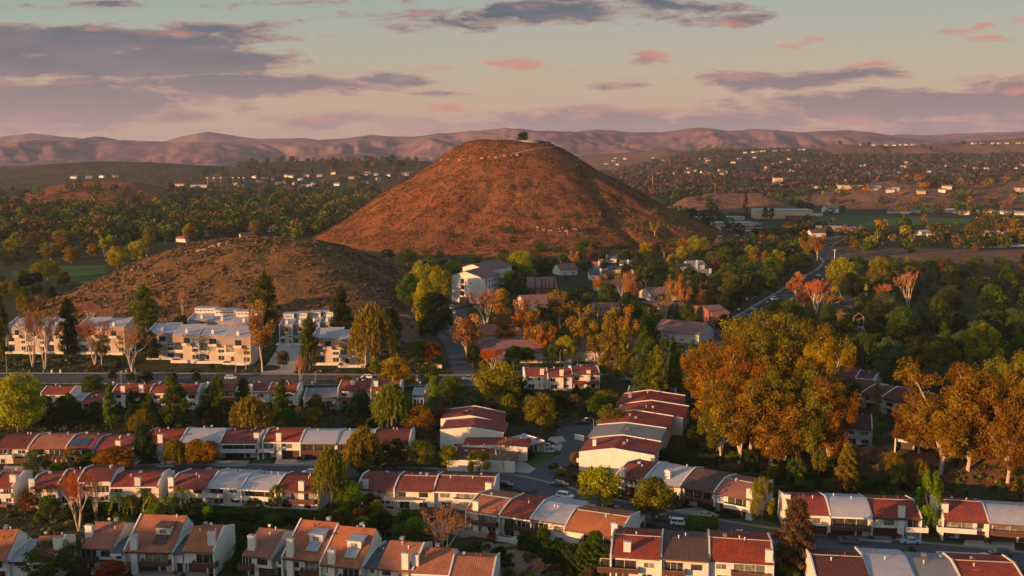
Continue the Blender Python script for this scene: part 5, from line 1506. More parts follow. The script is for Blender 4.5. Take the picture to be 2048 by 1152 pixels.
# ------------------------------------------------------------------ trees one by one: kind, u, base v, top v, width px, colour, label
HAND = '''
pine 6 722 588 34 gr|tall pine at the left edge above the main road
bare 66 736 610 70 tn|bare white trunked tree before the far left condos
bare 90 738 600 62 ro|leggy bare tree with few rust leaves left of the dark pine
pine 141 722 594 44 dk|tall dark pine between the two far left condo rows
bare 190 730 630 76 ro|rust brown bare tree covering the second condo row at far left
airy 205 735 665 36 br|brown leafy shrub tree before the second far left condo row
bare 183 652 600 48 pk|pinkish bare tree on the hill foot behind the far left condos
airy 75 640 588 44 br|brown tree behind the left end of the far left condos
round 52 628 586 34 ol|olive tree behind the left end of the far left condos
pine 293 664 571 58 gr|broad pine rising before the low hill left of the white condos
round 363 668 628 32 dk|small dark round tree left of the upper condos
bare 366 634 573 24 pk|slim bare tree on the hillside above the upper condos
pine 302 722 660 38 dk|dark pine in front of the left unit of the lower condos
bare 264 744 644 70 ro|wide rust coloured bare tree left of the lower condos
bare 492 742 690 22 tn|young bare tree before the right end of the lower condos
pine 530 665 546 62 gr|large green pine behind the orange tree at the forked drive
airy 525 744 606 58 ro|tall orange brown tree right of the lower condos
round 38 872 741 100 yg|huge yellow green tree at the left edge below the main road
round 188 788 750 46 gr|dark green bush tree between the white houses and the main road
round 225 762 743 18 dk|first little street tree on the near verge of the main road
round 262 764 744 18 dk|little street tree before two green shrubs on the verge
round 290 770 742 34 dk|wide dark street tree on the verge of the main road
round 346 764 745 18 dk|little street tree above the tall pine on the verge
round 393 764 744 17 dk|little street tree just left of the moving grey car
pine 222 858 767 26 lg|slim pine left of the sunlit row with two chimneys
cypress 300 864 768 20 gr|narrow cypress before the sunlit row with two chimneys
pine 348 866 748 60 gr|broad pine before the sunlit row with two chimneys
pine 438 850 750 42 gr|pine before the left end of the porch row
pine 488 840 752 38 gr|pine before the middle of the porch row
pine 564 842 755 36 gr|slim pine before the right end of the porch row
willow 504 882 785 76 ol|big drooping willow below the porch row
willow 290 872 815 52 ol|low yellow green willow below the narrow cypress
round 290 940 845 46 dk|dark dense tree between the first two back rows
willow 578 868 815 60 gr|low dark green willow left of the flat grey roof house
round 626 868 812 44 ol|olive tree below the flat grey roof house
pine 620 742 630 42 gr|pine at the fork of the concrete driveway
bare 603 784 706 32 pk|pinkish bare street tree beside the main road
round 566 736 700 26 br|small brown tree on the island of the forked drive
pine 684 694 573 50 dk|massive dark pine right of the upper condos
willow 745 738 600 80 ol|tall olive and brown eucalyptus beside the right lower condos
round 778 700 615 50 dk|dark tree behind the olive eucalyptus
round 845 610 518 50 yg|tall yellow green tree left of the tall apartment block
round 878 620 528 50 yg|second yellow green tree touching the tall apartment block
round 850 660 560 48 yg|yellow green tree in front of the taller two by the driveway
round 866 690 582 76 dk|large dark round tree at the bend of the driveway
round 835 730 680 36 gr|green tree at the foot of the dry slope
round 863 728 681 42 or|small orange tree by the tan sign wall at the driveway
round 752 752 716 28 ol|yellowish bush tree right of the right lower condos
round 795 784 713 72 go|golden round tree overhanging the main road
round 860 778 724 42 ol|yellow olive tree at the near verge opposite the driveway
pine 867 832 750 30 lg|slim light green pine beside the low white house
round 903 808 750 52 gr|round green tree beside the small blue road scrap
round 995 822 720 92 yg|big bright green tree below the main road junction
round 1040 800 752 30 gr|green tree overlapping the left end of the stepped three unit row
willow 783 868 758 74 ol|tall drooping pepper tree beside the verandah house
round 838 872 810 60 or|orange and yellow tree below the low white house
round 700 872 838 40 dk|dark tree on the bank under the verandah house
round 688 772 750 34 or|low orange tree on the verge above the flat grey roof
round 727 772 752 20 dk|small dark street tree above the verandah house
bare 972 652 570 92 ro|big rust coloured bare tree before the tall apartment block
airy 934 724 616 66 ro|tall orange tree beside the dark driveway
bare 985 742 696 52 rd|reddish bare tree by the driveway entrance
round 946 736 690 36 dk|dark round tree at the driveway entrance
round 1027 738 690 34 dk|dark bushy tree before the long tan apartments
airy 1041 690 600 44 or|orange sycamore left of the pink roof
airy 1066 714 624 50 or|second orange sycamore in front of the long tan apartments
airy 1120 660 584 62 or|large orange sycamore right of the pink roofed apartments
willow 1097 700 640 44 ol|drooping olive tree between two orange sycamores
airy 1165 718 614 62 go|golden yellow sycamore with pale trunk
round 1132 726 670 40 yg|yellow green round tree on the shaded lawn
fan_palm 1195 656 598 28 gr|fan palm above the golden sycamore
pine 1222 766 614 54 ol|tall yellow green pine leading the pine row
airy 1254 722 614 44 or|orange tree rising behind the first tall pine
pine 1248 768 650 44 ol|second pine of the row with orange trunk
pine 1290 806 655 60 gr|broad dark pine in the pine row
pine 1312 812 692 44 ol|yellow tipped pine in the pine row
pine 1325 768 672 22 gr|very slim pine behind the yellow tipped one
pine 1344 790 672 26 gr|slim pine in the middle of the pine row
pine 1358 796 686 36 ol|olive pine next to the slim ones
pine 1383 806 680 38 gr|pine before the glimpsed white houses
pine 1404 812 678 36 ol|last olive pine of the row touching the eucalyptus grove
pine 1430 830 706 40 gr|pine half buried in the eucalyptus grove
euc 1432 880 680 120 eg|leftmost eucalyptus of the grove
euc 1478 925 748 130 eg|golden eucalyptus at the front left of the grove
euc 1478 835 645 130 eo|golden eucalyptus at the back left of the grove
euc 1528 828 618 140 eo|tallest golden eucalyptus crowning the grove
euc 1520 880 690 150 eg|golden eucalyptus in the heart of the grove
euc 1540 932 770 130 eg|lower orange eucalyptus at the front of the grove
euc 1585 835 632 140 eo|broad golden eucalyptus right of the tallest one
euc 1590 934 745 130 eo|orange eucalyptus with white forked trunk in the grove
euc 1600 880 690 130 er|orange eucalyptus behind the white forked trunk
euc 1632 905 675 100 eg|tall orange eucalyptus toward the right of the grove
euc 1656 935 755 95 er|rightmost orange eucalyptus of the grove
euc 1440 925 790 80 eo|low golden eucalyptus at the left foot of the grove
round 1080 865 785 62 ol|yellow tree standing over the cul de sac lawn
round 1220 870 808 60 ol|yellow round tree beside the curved street lamp
round 1212 808 780 48 ol|low bushy tree on the bare bank below the pine row
bare 1246 612 540 44 tn|pale grey snag tree with crooked limbs
airy 1263 618 548 44 ro|orange bare tree right of the pale snag
airy 1346 622 550 36 ro|brightest orange bare tree with white forked trunk
airy 1368 634 562 28 ro|leaning thin orange tree with white trunk
bare 1330 640 590 46 tn|grey bare tree before the shaded pink roof
airy 1197 592 544 30 ro|small orange tree left of the pink roofs
airy 1148 535 503 24 ro|narrow orange tree by the white cottage
round 1278 560 505 30 dk|dark tree topped with rust leaves by the dark gable
oval 1345 552 505 32 yg|bright yellow egg shaped tree
round 1325 556 520 34 ol|olive tree left of the egg shaped one
round 1296 560 520 50 gr|dark green elm behind the grey walled house
round 1470 602 548 60 gr|big green tree with sunlit top above the parked cars
round 1495 600 556 50 dk|dark tree right of the sunlit topped one
round 1412 592 562 28 yg|small yellow green tree left of the rust walled building
bare 1440 612 585 24 rd|reddish bare tree by the rust walled building
cypress 1400 660 612 28 dk|dark cone shaped tree between the pink roofs
bare 1632 628 556 70 ro|wide salmon coloured bare tree with many upright limbs
bare 1655 626 580 54 ro|low salmon bare tree right of the widest one
airy 1590 600 540 44 ro|rust tree left of the salmon bare trees
fan_palm 1583 622 592 18 yg|small yellow fan palm before the salmon trees
fan_palm 1731 604 560 22 yg|fan palm with yellow head between green trees
fan_palm 1727 694 658 24 gr|dark fan palm before the chapel roof
bare 1765 614 562 46 ro|round salmon bare tree in the right hand wood
bare 1816 624 538 56 pk|tall pinkish bare tree in the right hand wood
round 1680 596 513 56 yg|tall sunlit green tree beside the curving road
round 1700 602 545 44 dk|dark tree right of the sunlit one by the road
round 1758 575 512 44 ol|twin topped olive tree in the right hand wood
cypress 1812 546 510 18 yg|thin yellow green cypress in the right hand wood
bare 1682 672 615 34 tn|tall thin pale snag left of the chapel
round 1800 688 612 58 gr|tall green conifer like tree right of the chapel
cypress 1887 690 644 34 gr|pointed green tree in the right hand wood
oval 1962 742 645 84 yg|big bright yellow green tree at the right
round 1785 774 688 88 gg|grey green leafless looking tree above the maroon roofs
round 1878 748 682 84 ol|brownish round tree above the maroon roofs
round 1880 778 730 60 gg|low grey green tree behind the right eucalyptus
cypress 1750 880 758 34 ol|slim yellow green conifer before the maroon roofs
round 1692 836 752 60 gr|dense green tree at the left end of the maroon roofs
euc 1838 905 800 95 er|low orange eucalyptus before the maroon roofs
euc 1880 948 736 150 eg|orange eucalyptus with twisted white trunk
euc 1935 942 728 130 er|orange eucalyptus with leaning pale trunk
euc 1995 925 708 110 eo|tall eucalyptus with bare forked limbs at the right
euc 2015 965 760 110 er|orange eucalyptus with straight pale trunk near the right edge
euc 2060 955 712 130 eg|orange eucalyptus cut by the right edge
cedar 1692 978 878 66 ol|airy light green pine between the eucalyptus groups
airy 1634 968 880 40 ol|thin olive tree below the grove
oval 1855 1070 934 58 lg|tall egg shaped green tree between the two right rows
cedar 1592 1146 984 112 br|great drooping cedar at the lower right
round 2046 1010 930 50 ol|olive tree cut by the right edge
round 76 950 899 54 gg|grey green round tree before the back row at far left
oval 145 948 892 40 ol|yellowish oval tree before the back row
round 178 946 905 40 gr|green tree right of the yellowish oval one
round 232 950 893 78 or|wide orange brown round tree before the back row
bare 158 1062 933 92 ro|big bare tree with rust leaves at the left
bare 192 1050 950 40 tn|thin bare tree beside the big rust one
bare 88 1015 962 50 br|brown bare bush tree before the stepped red roofs
round 118 960 925 40 gr|small green tree before the stepped red roofs
palm 240 1046 975 46 lg|first queen palm from the left
palm 264 1042 982 38 ol|second queen palm from the left
palm 289 1040 968 50 lg|third queen palm from the left, the fullest
palm 308 1042 980 42 ol|fourth queen palm from the left
palm 330 1042 985 34 lg|fifth queen palm from the left, the smallest
palm 347 1046 985 40 gr|sixth queen palm from the left
palm 364 1040 964 56 lg|rightmost queen palm before the pale roofed row
round 108 1158 1082 112 gr|big dark round tree at the bottom left
round 222 1168 1122 60 rd|red leaved tree at the bottom before the middle gable
willow 350 938 872 40 ol|drooping tree before the second back row
round 395 936 878 50 or|orange tree before the pale roof of the second back row
round 420 938 880 40 or|second orange tree before the second back row
willow 662 1020 884 62 ol|tall weeping willow left of the street gap
willow 726 950 848 66 ol|large olive weeping tree behind the willow
round 730 956 895 60 dk|dark tree under the large olive weeping tree
round 786 932 876 64 dk|dark round tree before the third back row
round 840 938 880 58 ol|yellow green tree on the far kerb of the street
round 898 938 890 42 ol|smaller yellow green tree beside it on the kerb
oval 957 950 897 52 yg|yellow egg shaped tree at the corner of the cul de sac
bare 1008 944 872 60 pk|pinkish bare tree before the stepped white row
round 700 1022 962 58 lg|green tree right of the tall willow
round 745 1012 985 44 br|brown low tree left of the pergola house
round 752 1030 1000 26 yg|small yellow green tree left of the pergola
oval 555 1022 968 40 lg|thin green tree before the pale roofed row
bare 884 1134 1010 150 tn|huge bare tree with spreading pale limbs at the bottom
bare 1075 1160 1120 50 pk|pink bare shrub tree at the bottom centre
round 1200 1018 932 84 yg|round yellow green tree beside the parked cars
round 1306 1046 955 88 ol|round olive tree before the pale roofed right row
oval 1522 1050 948 54 ol|olive tree at the right end of the orange roofed row
cedar 1190 1148 1055 84 gr|ragged juniper before the lower row
cedar 1165 1150 1080 60 gr|smaller ragged juniper left of the ragged one
oval 1160 935 905 40 br|brown shrub tree before the stepped row by the road
round 820 1120 1050 70 gr|dark green tree at the bottom beside the huge bare tree
round 1265 560 492 0 gr|x
umbrella 1430 390 354 36 gr|wide umbrella pine on the red bluff
umbrella 1807 442 412 40 ol|flat topped umbrella pine beside the school field
cypress 1490 448 384 17 dk|tall dark conifer by the classroom building
oval 1530 440 414 14 dk|dark oval tree before the school hall
oval 1543 440 414 14 dk|second dark oval tree before the school hall
round 1046 283 262 24 dk|lone round oak on the summit of the big hill
round 1490 590 548 30 gg|grey green tree above the parked white van
round 1450 672 628 44 dk|dark tree on the near side of the upper road, leftmost
round 1545 650 606 46 dk|dark tree on the near side of the upper road beside the grove top
round 1580 640 598 44 gr|green tree on the near side of the upper road by the yellow palm
round 1608 618 575 36 br|brown tree at the near kerb of the upper road
round 1600 545 505 48 dk|dark round tree left of the bend of the upper road
airy 1612 520 474 26 go|golden tree above the bend of the upper road
airy 1635 522 470 34 or|orange tree right of the golden one above the road bend
airy 1555 545 496 34 go|tall golden tree in the middle distance right of the path
airy 1530 545 503 18 or|thin rust tree left of the tall golden one
airy 1508 540 498 20 or|second thin rust tree in the middle distance
round 1545 560 515 50 gr|green tree below the tall golden one
round 1395 510 470 44 yg|bright yellow green tree by the pale winding path
round 1365 508 475 26 or|round pinkish brown tree left of the bright one by the path
euc 1570 935 800 90 eg|small olive gold eucalyptus in the front of the grove
euc 1500 905 720 120 er|brown gold eucalyptus low in the grove
round 955 560 515 46 ol|olive tree right behind the tall apartment block
round 1045 560 500 60 yg|yellow topped tree right of the tall apartment block
round 1020 600 540 56 gr|green tree at the right wall of the tall apartment block
round 905 560 520 44 yg|yellow tree behind the left corner of the tall apartment block
round 820 620 545 50 gr|green tree at the left of the tall apartment group
round 1330 812 775 36 dk|dark tree at the foot of the pine row
round 1195 830 790 46 gr|green bushy tree below the stepped three unit row
round 1120 815 780 50 dk|dark bushy tree on the bank below the stepped three unit row
round 940 868 820 56 dk|dark tree behind the stepped white row with the solar roof
round 890 858 815 50 br|brown green tree on the bank left of the stepped row
airy 1088 724 650 44 or|orange sycamore before the middle of the long tan apartments
round 1052 730 694 36 gr|green round tree before the left part of the long tan apartments
round 1105 730 688 34 gr|green round tree before the right part of the long tan apartments
airy 1190 726 660 40 ol|olive tree before the right end of the tan apartments
airy 1010 700 640 50 or|orange tree over the orange roofed apartment wing
airy 1085 662 600 44 br|brown orange tree below the pink roofed apartments
round 1150 640 600 40 br|brownish tree between the sycamores and the fan palm
round 1250 660 615 50 dk|dark tree left of the shaded pink roofs
round 1290 690 630 50 dk|dark tree above the middle of the pine row
euc 1555 872 665 130 eo|golden olive eucalyptus deep in the grove
euc 1500 860 665 120 eg|olive gold eucalyptus behind the left front of the grove
euc 1615 862 655 110 eo|golden olive eucalyptus at the back right of the grove
oval 770 520 500 22 gr|x
round 815 530 497 44 gr|round green tree at the foot of the big hill
round 775 520 498 30 dk|dark low tree at the foot of the big hill
round 98 560 520 66 ol|big round olive tree in front of the park lawn
'''
for ln in HAND.strip().splitlines():
    a, lb = ln.split('|')
    if lb == 'x': continue
    k, u, vb, vt, w, c = a.split()
    u, vb, vt, w = map(float, (u, vb, vt, w))
    if 'summit' in lb:
        x, z = uvy(u, vb, CY - 6)
        p = Vector((x, CY - 6, tz(x, CY - 6) - .3))
        tree_at(k, p, top_at(p, vt), w / ppm(p), c, lb)
        continue
    T(k, u, vb, vt, w, c, lb)
# thin cypresses before the rust walled apartments
for q, u in enumerate((1070, 1084, 1091, 1098, 1108)):
    T('cypress', u, 600 + q % 2 * 2, 548 + (q * 7) % 9, 6, 'dk', 'one of the thin dark cypresses before the rust walled apartments', 'thin cypresses')

def inpoly(pt, poly):
    c = False
    j = len(poly) - 1
    for i in range(len(poly)):
        if (poly[i][1] > pt[1]) != (poly[j][1] > pt[1]) and pt[0] < (poly[j][0] - poly[i][0]) * (pt[1] - poly[i][1]) / (poly[j][1] - poly[i][1]) + poly[i][0]:
            c = not c
        j = i
    return c
ROADPTS = [Vector((p.x, p.y, 0)) for L in (MAIN, DR, PH) for p in L]
HOUSEPTS = []
for o in list(COL.objects):
    if o.parent is None and o.get('category') in ('house', 'apartment building', 'building'):
        HOUSEPTS.append((o.location.x, o.location.y, 13))
def free(x, y, pad=0.0):
    """mask of points that are not on a road, driveway, lawn or building"""
    x = np.atleast_1d(np.asarray(x, float)); y = np.atleast_1d(np.asarray(y, float))
    ok = np.ones(x.shape, bool)
    for P, r_ in AV_LINE:
        for a_, b_ in zip(P[:-1], P[1:]):
            dx, dy = b_.x - a_.x, b_.y - a_.y
            t_ = np.clip(((x - a_.x) * dx + (y - a_.y) * dy) / (dx * dx + dy * dy + 1e-9), 0, 1)
            ok &= (x - a_.x - t_ * dx) ** 2 + (y - a_.y - t_ * dy) ** 2 > (r_ + pad) ** 2
    for (bx, by, an, x0, x1, y0, y1) in AV_BOX:
        c_, s_ = math.cos(an), math.sin(an)
        lx = (x - bx) * c_ + (y - by) * s_; ly = -(x - bx) * s_ + (y - by) * c_
        ok &= ~((lx > x0 - pad) & (lx < x1 + pad) & (ly > y0 - pad) & (ly < y1 + pad))
    for poly in AV_POLY:
        c_ = np.zeros(x.shape, bool)
        j_ = len(poly) - 1
        for i_ in range(len(poly)):
            (xi, yi), (xj, yj) = poly[i_], poly[j_]
            if yi != yj:
                c_ ^= ((yi > y) != (yj > y)) & (x < (xj - xi) * (y - yi) / (yj - yi) + xi)
            j_ = i_
        ok &= ~c_
    return ok
def clear(x, y, r):
    return bool(free(x, y, r * .3)[0])
def scatter(poly, n, kinds, cols, hr, wr, label, group, seed, space=.62, out=None, tries=40):
    g = random.Random(seed)
    us = [p[0] for p in poly]; vs = [p[1] for p in poly]
    made = 0
    for _ in range(n * tries):
        if made >= n: break
        u, v = g.uniform(min(us), max(us)), g.uniform(min(vs), max(vs))
        if not inpoly((u, v), poly): continue
        x, y = gp(u, v)
        h = g.uniform(*hr); w = h * g.uniform(*wr)
        if any((ox - x) ** 2 + (oy - y) ** 2 < (space * (ow + w) / 2) ** 2 for ox, oy, ow in OCC): continue
        if not clear(x, y, w): continue
        z = tz(x, y)
        made += 1
        k = g.choices(kinds, k=1)[0]; c = g.choice(cols)
        if out is not None:
            out.append((x, y, z, w, h, c)); OCC.append((x, y, w)); continue
        tree_at(k, (x, y, z - .1), h, w, c, label, group)
    return made
scatter([(1015, 560), (1100, 520), (1400, 505), (1560, 545), (1560, 600), (1470, 640), (1390, 700), (1280, 660), (1180, 610), (1020, 600)], 48,
        ['round', 'round', 'round', 'airy'], ['dk', 'dk', 'gr', 'gr', 'br'], (8, 13), (.8, 1.1), 'dark green tree among the pink roofed apartments behind the pine row', 'trees among the pink roofed apartments', 2)
scatter([(1420, 545), (1570, 575), (1560, 600), (1440, 600)], 5, ['round'], ['dk', 'gr'], (9, 12), (.9, 1.1), 'dark tree beside the upper stretch of the wide road', 'trees beside the upper road', 12)
scatter([(1560, 625), (1660, 640), (1690, 600), (1740, 600), (2060, 590), (2060, 720), (1920, 740), (1700, 745), (1640, 700)], 42,  # dark leaf colours stand in for shade over the right hand wood
        ['round', 'round', 'round', 'round', 'willow'], ['dk', 'dk', 'gr', 'dk', 'gg'], (9, 14), (.85, 1.2), 'evergreen oak with leaves darkened for shade in the wood at the right', 'oaks of the shaded wood at the right', 3, .55)
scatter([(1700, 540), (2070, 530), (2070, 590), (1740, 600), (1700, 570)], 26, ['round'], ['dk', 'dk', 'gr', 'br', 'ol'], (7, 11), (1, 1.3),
        'low oak with leaves darkened for shade at the back of the wood beyond the bare trees', 'oaks at the back of the shaded wood', 4, .6)
def wood(poly, n, cols, hr, wr, seed, lst, space=.5):
    scatter(poly, n, ['round'], cols, hr, wr, '', '', seed, space, lst, 12)
scatter([(210, 495), (330, 488), (420, 478), (520, 472), (500, 486), (360, 500), (290, 520), (200, 562)], 13, ['round', 'round', 'airy'], ['yg', 'ol', 'go', 'ol', 'gr'], (13, 19), (.75, 1.0),
        'tall golden green tree behind the crest of the low hill', 'tall golden trees behind the low hill', 5, .5)
scatter([(-20, 490), (200, 480), (215, 528), (-20, 545)], 12, ['round', 'airy', 'euc'], ['ol', 'go', 'gr', 'ol', 'br'], (11, 17), (.8, 1.1),
        'olive or golden tree around the park lawn at the far left', 'trees around the park lawn', 6, .55)
scatter([(-20, 560), (190, 566), (120, 590), (100, 612), (-20, 600)], 12, ['round'], ['dk', 'gr', 'ol'], (8, 12), (.9, 1.1), 'dark tree between the park lawn and the far left condos', 'trees below the park lawn', 7, .5)
scatter([(1000, 512), (1110, 500), (1300, 496), (1400, 492), (1440, 500), (1600, 500), (1560, 540), (1400, 520), (1110, 535), (1000, 545)], 20,
        ['round', 'round', 'airy'], ['gr', 'dk', 'gr', 'yg'], (9, 14), (.9, 1.15), 'leafy tree along the near foot of the big hill', 'trees along the foot of the big hill', 8, .6)
scatter([(1620, 478), (1800, 468), (2060, 470), (2060, 495), (1850, 492), (1700, 500), (1650, 520)], 12, ['airy', 'round'], ['br', 'or', 'ol'], (10, 15), (.7, 1), 'autumn tree at the edge of the brown field on the right',
        'autumn trees at the edge of the brown field', 9, .6)

scatter([(-20, 826), (600, 824), (930, 834), (1190, 800), (1200, 825), (1060, 860), (900, 886), (640, 860), (270, 868), (-20, 868)], 26,
        ['pine', 'round', 'willow', 'oval', 'round'], ['dk', 'gr', 'ol', 'gr', 'dk'], (6, 11), (.6, .95), 'green tree on the planted bank between the main road houses and the back rows', 'trees on the bank below the main road', 13, .5)
scatter([(0, 1010), (240, 1025), (440, 1035), (660, 1030), (780, 1060), (860, 1100), (840, 1130), (640, 1060), (480, 1060), (160, 1060), (60, 1050)], 16,
        ['round', 'oval', 'round'], ['dk', 'gr', 'lg', 'br'], (3.5, 6.5), (.8, 1.2), 'small leafy tree on the slope above the orange roofed houses', 'small trees above the orange roofs', 14, .5)
scatter([(1330, 870), (1400, 860), (1700, 950), (1870, 960), (1880, 990), (1560, 985), (1440, 950), (1340, 925)], 14,
        ['round', 'pine', 'oval'], ['dk', 'gr', 'ol'], (5, 9), (.6, .9), 'small green tree on the slope below the eucalyptus', 'small trees below the eucalyptus', 15, .5)
scatter([(850, 540), (1000, 560), (1010, 600), (1000, 640), (940, 600), (890, 560), (830, 560)], 8, ['round'], ['yg', 'gr', 'dk', 'ol'], (9, 14), (.8, 1.0), 'tree crowding around the tall apartment block', 'trees around the tall block', 16, .5)
for (r_, lx, ly, w_) in SHRUBS:
    an = r_.rotation_euler[2]
    x_ = r_.location.x + lx * math.cos(an) - ly * math.sin(an); y_ = r_.location.y + lx * math.sin(an) + ly * math.cos(an)
    tree_at('bush', (x_, y_, r_.location.z - .1), w_ * trng.uniform(.7, 1.3), w_, trng.choice(['gr', 'dk', 'lg', 'dk', 'rd', 'ol']), 'small shrub planted against a front wall in the townhouse rows', 'shrubs against the townhouse fronts')
# ---- bushes
def bush(u, v, wpx, hpx, col, label, group=None):
    p = G(u, v)
    p.z -= .1
    s = ppm(p)
    tree_at('bush', p, hpx / s, wpx / s, col, label, group)
def bushes(poly, n, cols, wr, label, group, seed, hr=(.6, .95), space=.55):
    g = random.Random(seed)
    us = [p[0] for p in poly]; vs = [p[1] for p in poly]
    got = []
    for _ in range(n * 40):
        if len(got) >= n: break
        u, v = g.uniform(min(us), max(us)), g.uniform(min(vs), max(vs))
        if not inpoly((u, v), poly): continue
        x_, y_ = gp(u, v); w = g.uniform(*wr)
        if not clear(x_, y_, w): continue
        p = Vector((x_, y_, tz(x_, y_)))
        if any((p - q).length < space * (w + ow) / 2 for q, ow in got): continue
        got.append((p, w))
        tree_at('bush', (p.x, p.y, p.z - .1), w * g.uniform(*hr), w, g.choice(cols), label, group)
bushes([(-20, 830), (210, 822), (600, 822), (930, 830), (1000, 812), (1190, 790), (1200, 825), (1100, 835), (1060, 850), (930, 850), (900, 880), (820, 868), (640, 858), (520, 862), (290, 860), (270, 868), (-20, 866)], 85,
       ['dk', 'dk', 'gr', 'dk', 'br'], (3.0, 7.5), 'dark shrub on the planted bank below the main road houses', 'shrubs on the bank below the main road', 21)
bushes([(100, 1015), (370, 1010), (400, 1035), (640, 1035), (560, 1060), (440, 1080), (430, 1110), (160, 1050), (60, 1050)], 34,
       ['dk', 'dk', 'gr'], (2.5, 6.5), 'dark shrub on the slope between palms and orange roofs', 'shrubs between the palms and the orange roofs', 22)
bushes([(640, 1025), (780, 1040), (860, 1075), (1000, 1130), (1090, 1170), (950, 1180), (830, 1150), (770, 1075), (620, 1050)], 34,
       ['dk', 'gr', 'gr', 'br', 'lg'], (2.2, 6.0), 'shrub in the ravine around the huge bare tree', 'shrubs in the ravine', 23)
bushes([(1020, 1080), (1150, 1120), (1220, 1150), (1200, 1175), (1080, 1175), (1040, 1110)], 14, ['dk', 'gr', 'br', 'rd'], (1.5, 3.5), 'low shrub on the bare slope at the bottom centre', 'low shrubs on the bare slope', 24)
bushes([(1440, 930), (1640, 930), (1760, 965), (1860, 975), (1860, 985), (1700, 985), (1560, 1000), (1440, 960)], 30, ['dk', 'gr', 'dk', 'br'], (2.5, 6.0), 'dark shrub under the eucalyptus above the right hand rows',
       'shrubs under the eucalyptus', 25)
bushes([(0, 715), (290, 725), (500, 740), (500, 748), (0, 738)], 20, ['dk', 'gr', 'br'], (2, 4.5), 'low green shrub on the verge below the white condos', 'shrubs on the verge below the condos', 26)
bushes([(-20, 985), (60, 990), (60, 1010), (-20, 1012)], 6, ['rd', 'or', 'br'], (2.5, 5), 'reddish shrub at the far left before the bare tree', 'reddish shrubs at far left', 27)
bushes([(1540, 1120), (1630, 1125), (1640, 1165), (1530, 1165)], 7, ['gr', 'lg'], (3, 5), 'green shrub under the great cedar', 'shrubs under the cedar', 28)
bushes([(430, 1090), (490, 1080), (500, 1150), (430, 1150)], 8, ['dk', 'dk'], (4, 7.5), 'large dark shrub between the two orange roofed houses', 'dark shrubs between the orange roofed houses', 29)
bushes([(1330, 900), (1400, 890), (1420, 925), (1330, 920)], 8, ['gr', 'lg', 'dk'], (2, 4), 'garden shrub right of the stepped white row', 'garden shrubs right of the stepped row', 30)
bushes([(1600, 560), (2060, 545), (2060, 580), (1640, 610)], 22, ['dk', 'dk', 'br'], (5, 9), 'dark thicket at the back of the right hand wood', 'thickets of the right hand wood', 31)
for (u, v, w, h, c, lb) in ((1108, 944, 26, 22, 'dk', 'clipped dark shrub on the corner island of the cul de sac'), (1122, 950, 26, 18, 'tn', 'brown mounded shrub on the corner island'),
                            (1148, 962, 20, 14, 'dk', 'low round green shrub by the parked dark sedan'), (720, 1062, 38, 34, 'lg', 'bright green shrub above the lower orange roofs'),
                            (768, 1048, 20, 16, 'dk', 'dark ball shaped bush on the pale earth'), (1062, 918, 18, 20, 'dk', 'bush at the end wall beside the cul de sac lawn'),
                            (1152, 928, 34, 26, 'ol', 'olive shrub beside the white balcony of the stepped row'), (1240, 926, 28, 24, 'gr', 'shrub against the bare white end wall'),
                            (1795, 1078, 30, 18, 'rd', 'dark red shrub behind the parked silver blue sedan'), (1898, 1078, 24, 26, 'gr', 'green shrub before the entrance of the right edge row'),
                            (1822, 1112, 22, 22, 'gr', 'round shrub by the blue car in the street'), (1050, 1080, 34, 24, 'gr', 'green bush before the diagonal row'),
                            (1020, 1075, 30, 50, 'gr', 'tall dark bush at the second unit of the diagonal row'), (1240, 1052, 40, 40, 'yg', 'yellow green bush at the right end of the diagonal row'),
                            (185, 1078, 30, 30, 'dk', 'dark bush above the lower left chimney'), (1450, 1028, 16, 14, 'dk', 'round bush beside the parked silver sedan'),
                            (1495, 1030, 24, 22, 'dk', 'dark bush below the orange roof balcony'), (268, 1146, 16, 20, 'dk', 'shrub at the foot of the tall white chimney'),
                            (1085, 1104, 26, 60, 'gr', 'tall bush at the left corner of the last diagonal unit')):
    bush(u, v, w, h, c, lb)
def hedge(p0, p1, w, h, col, label):
    a, b = G(*p0), G(*p1)
    d = b - a
    m = (a + b) / 2
    o = link('hedge', HEDGE)
    o.location = m; o.rotation_euler = (0, 0, math.atan2(d.y, d.x)); o.scale = (d.length, w, h)
    o.color = LC[col] + (1,)
    tag(o, label, 'hedge')
hedge((1374, 1060), (1432, 1066), 4, 3, 'gr', 'row of clipped shrubs beside the pale carport roof')
hedge((1100, 1120), (1165, 1150), 4, 4.5, 'dk', 'thick dark hedge above the bare slope')
hedge((1045, 1098), (1110, 1122), 3, 3.5, 'dk', 'hedge below the diagonal row of houses')
hedge((190, 1028), (395, 1040), 3, 2.6, 'dk', 'long dark hedge behind the queen palms')
hedge((395, 1035), (650, 1048), 5, 2.4, 'dk', 'long dark hedge below the garden wall')
hedge((1270, 925), (1390, 918), 3, 3, 'dk', 'dark hedge behind the orange roofed row')
hedge((1512, 472), (1590, 470), 16, 7, 'dk', 'long dark hedge below the school')
hedge((0, 958), (130, 963), 2, 1.8, 'dk', 'dark hedge along the near side of the left street')
hedge((1345, 930), (1440, 925), 2.5, 2.6, 'dk', 'hedge above the brown roofed unit')

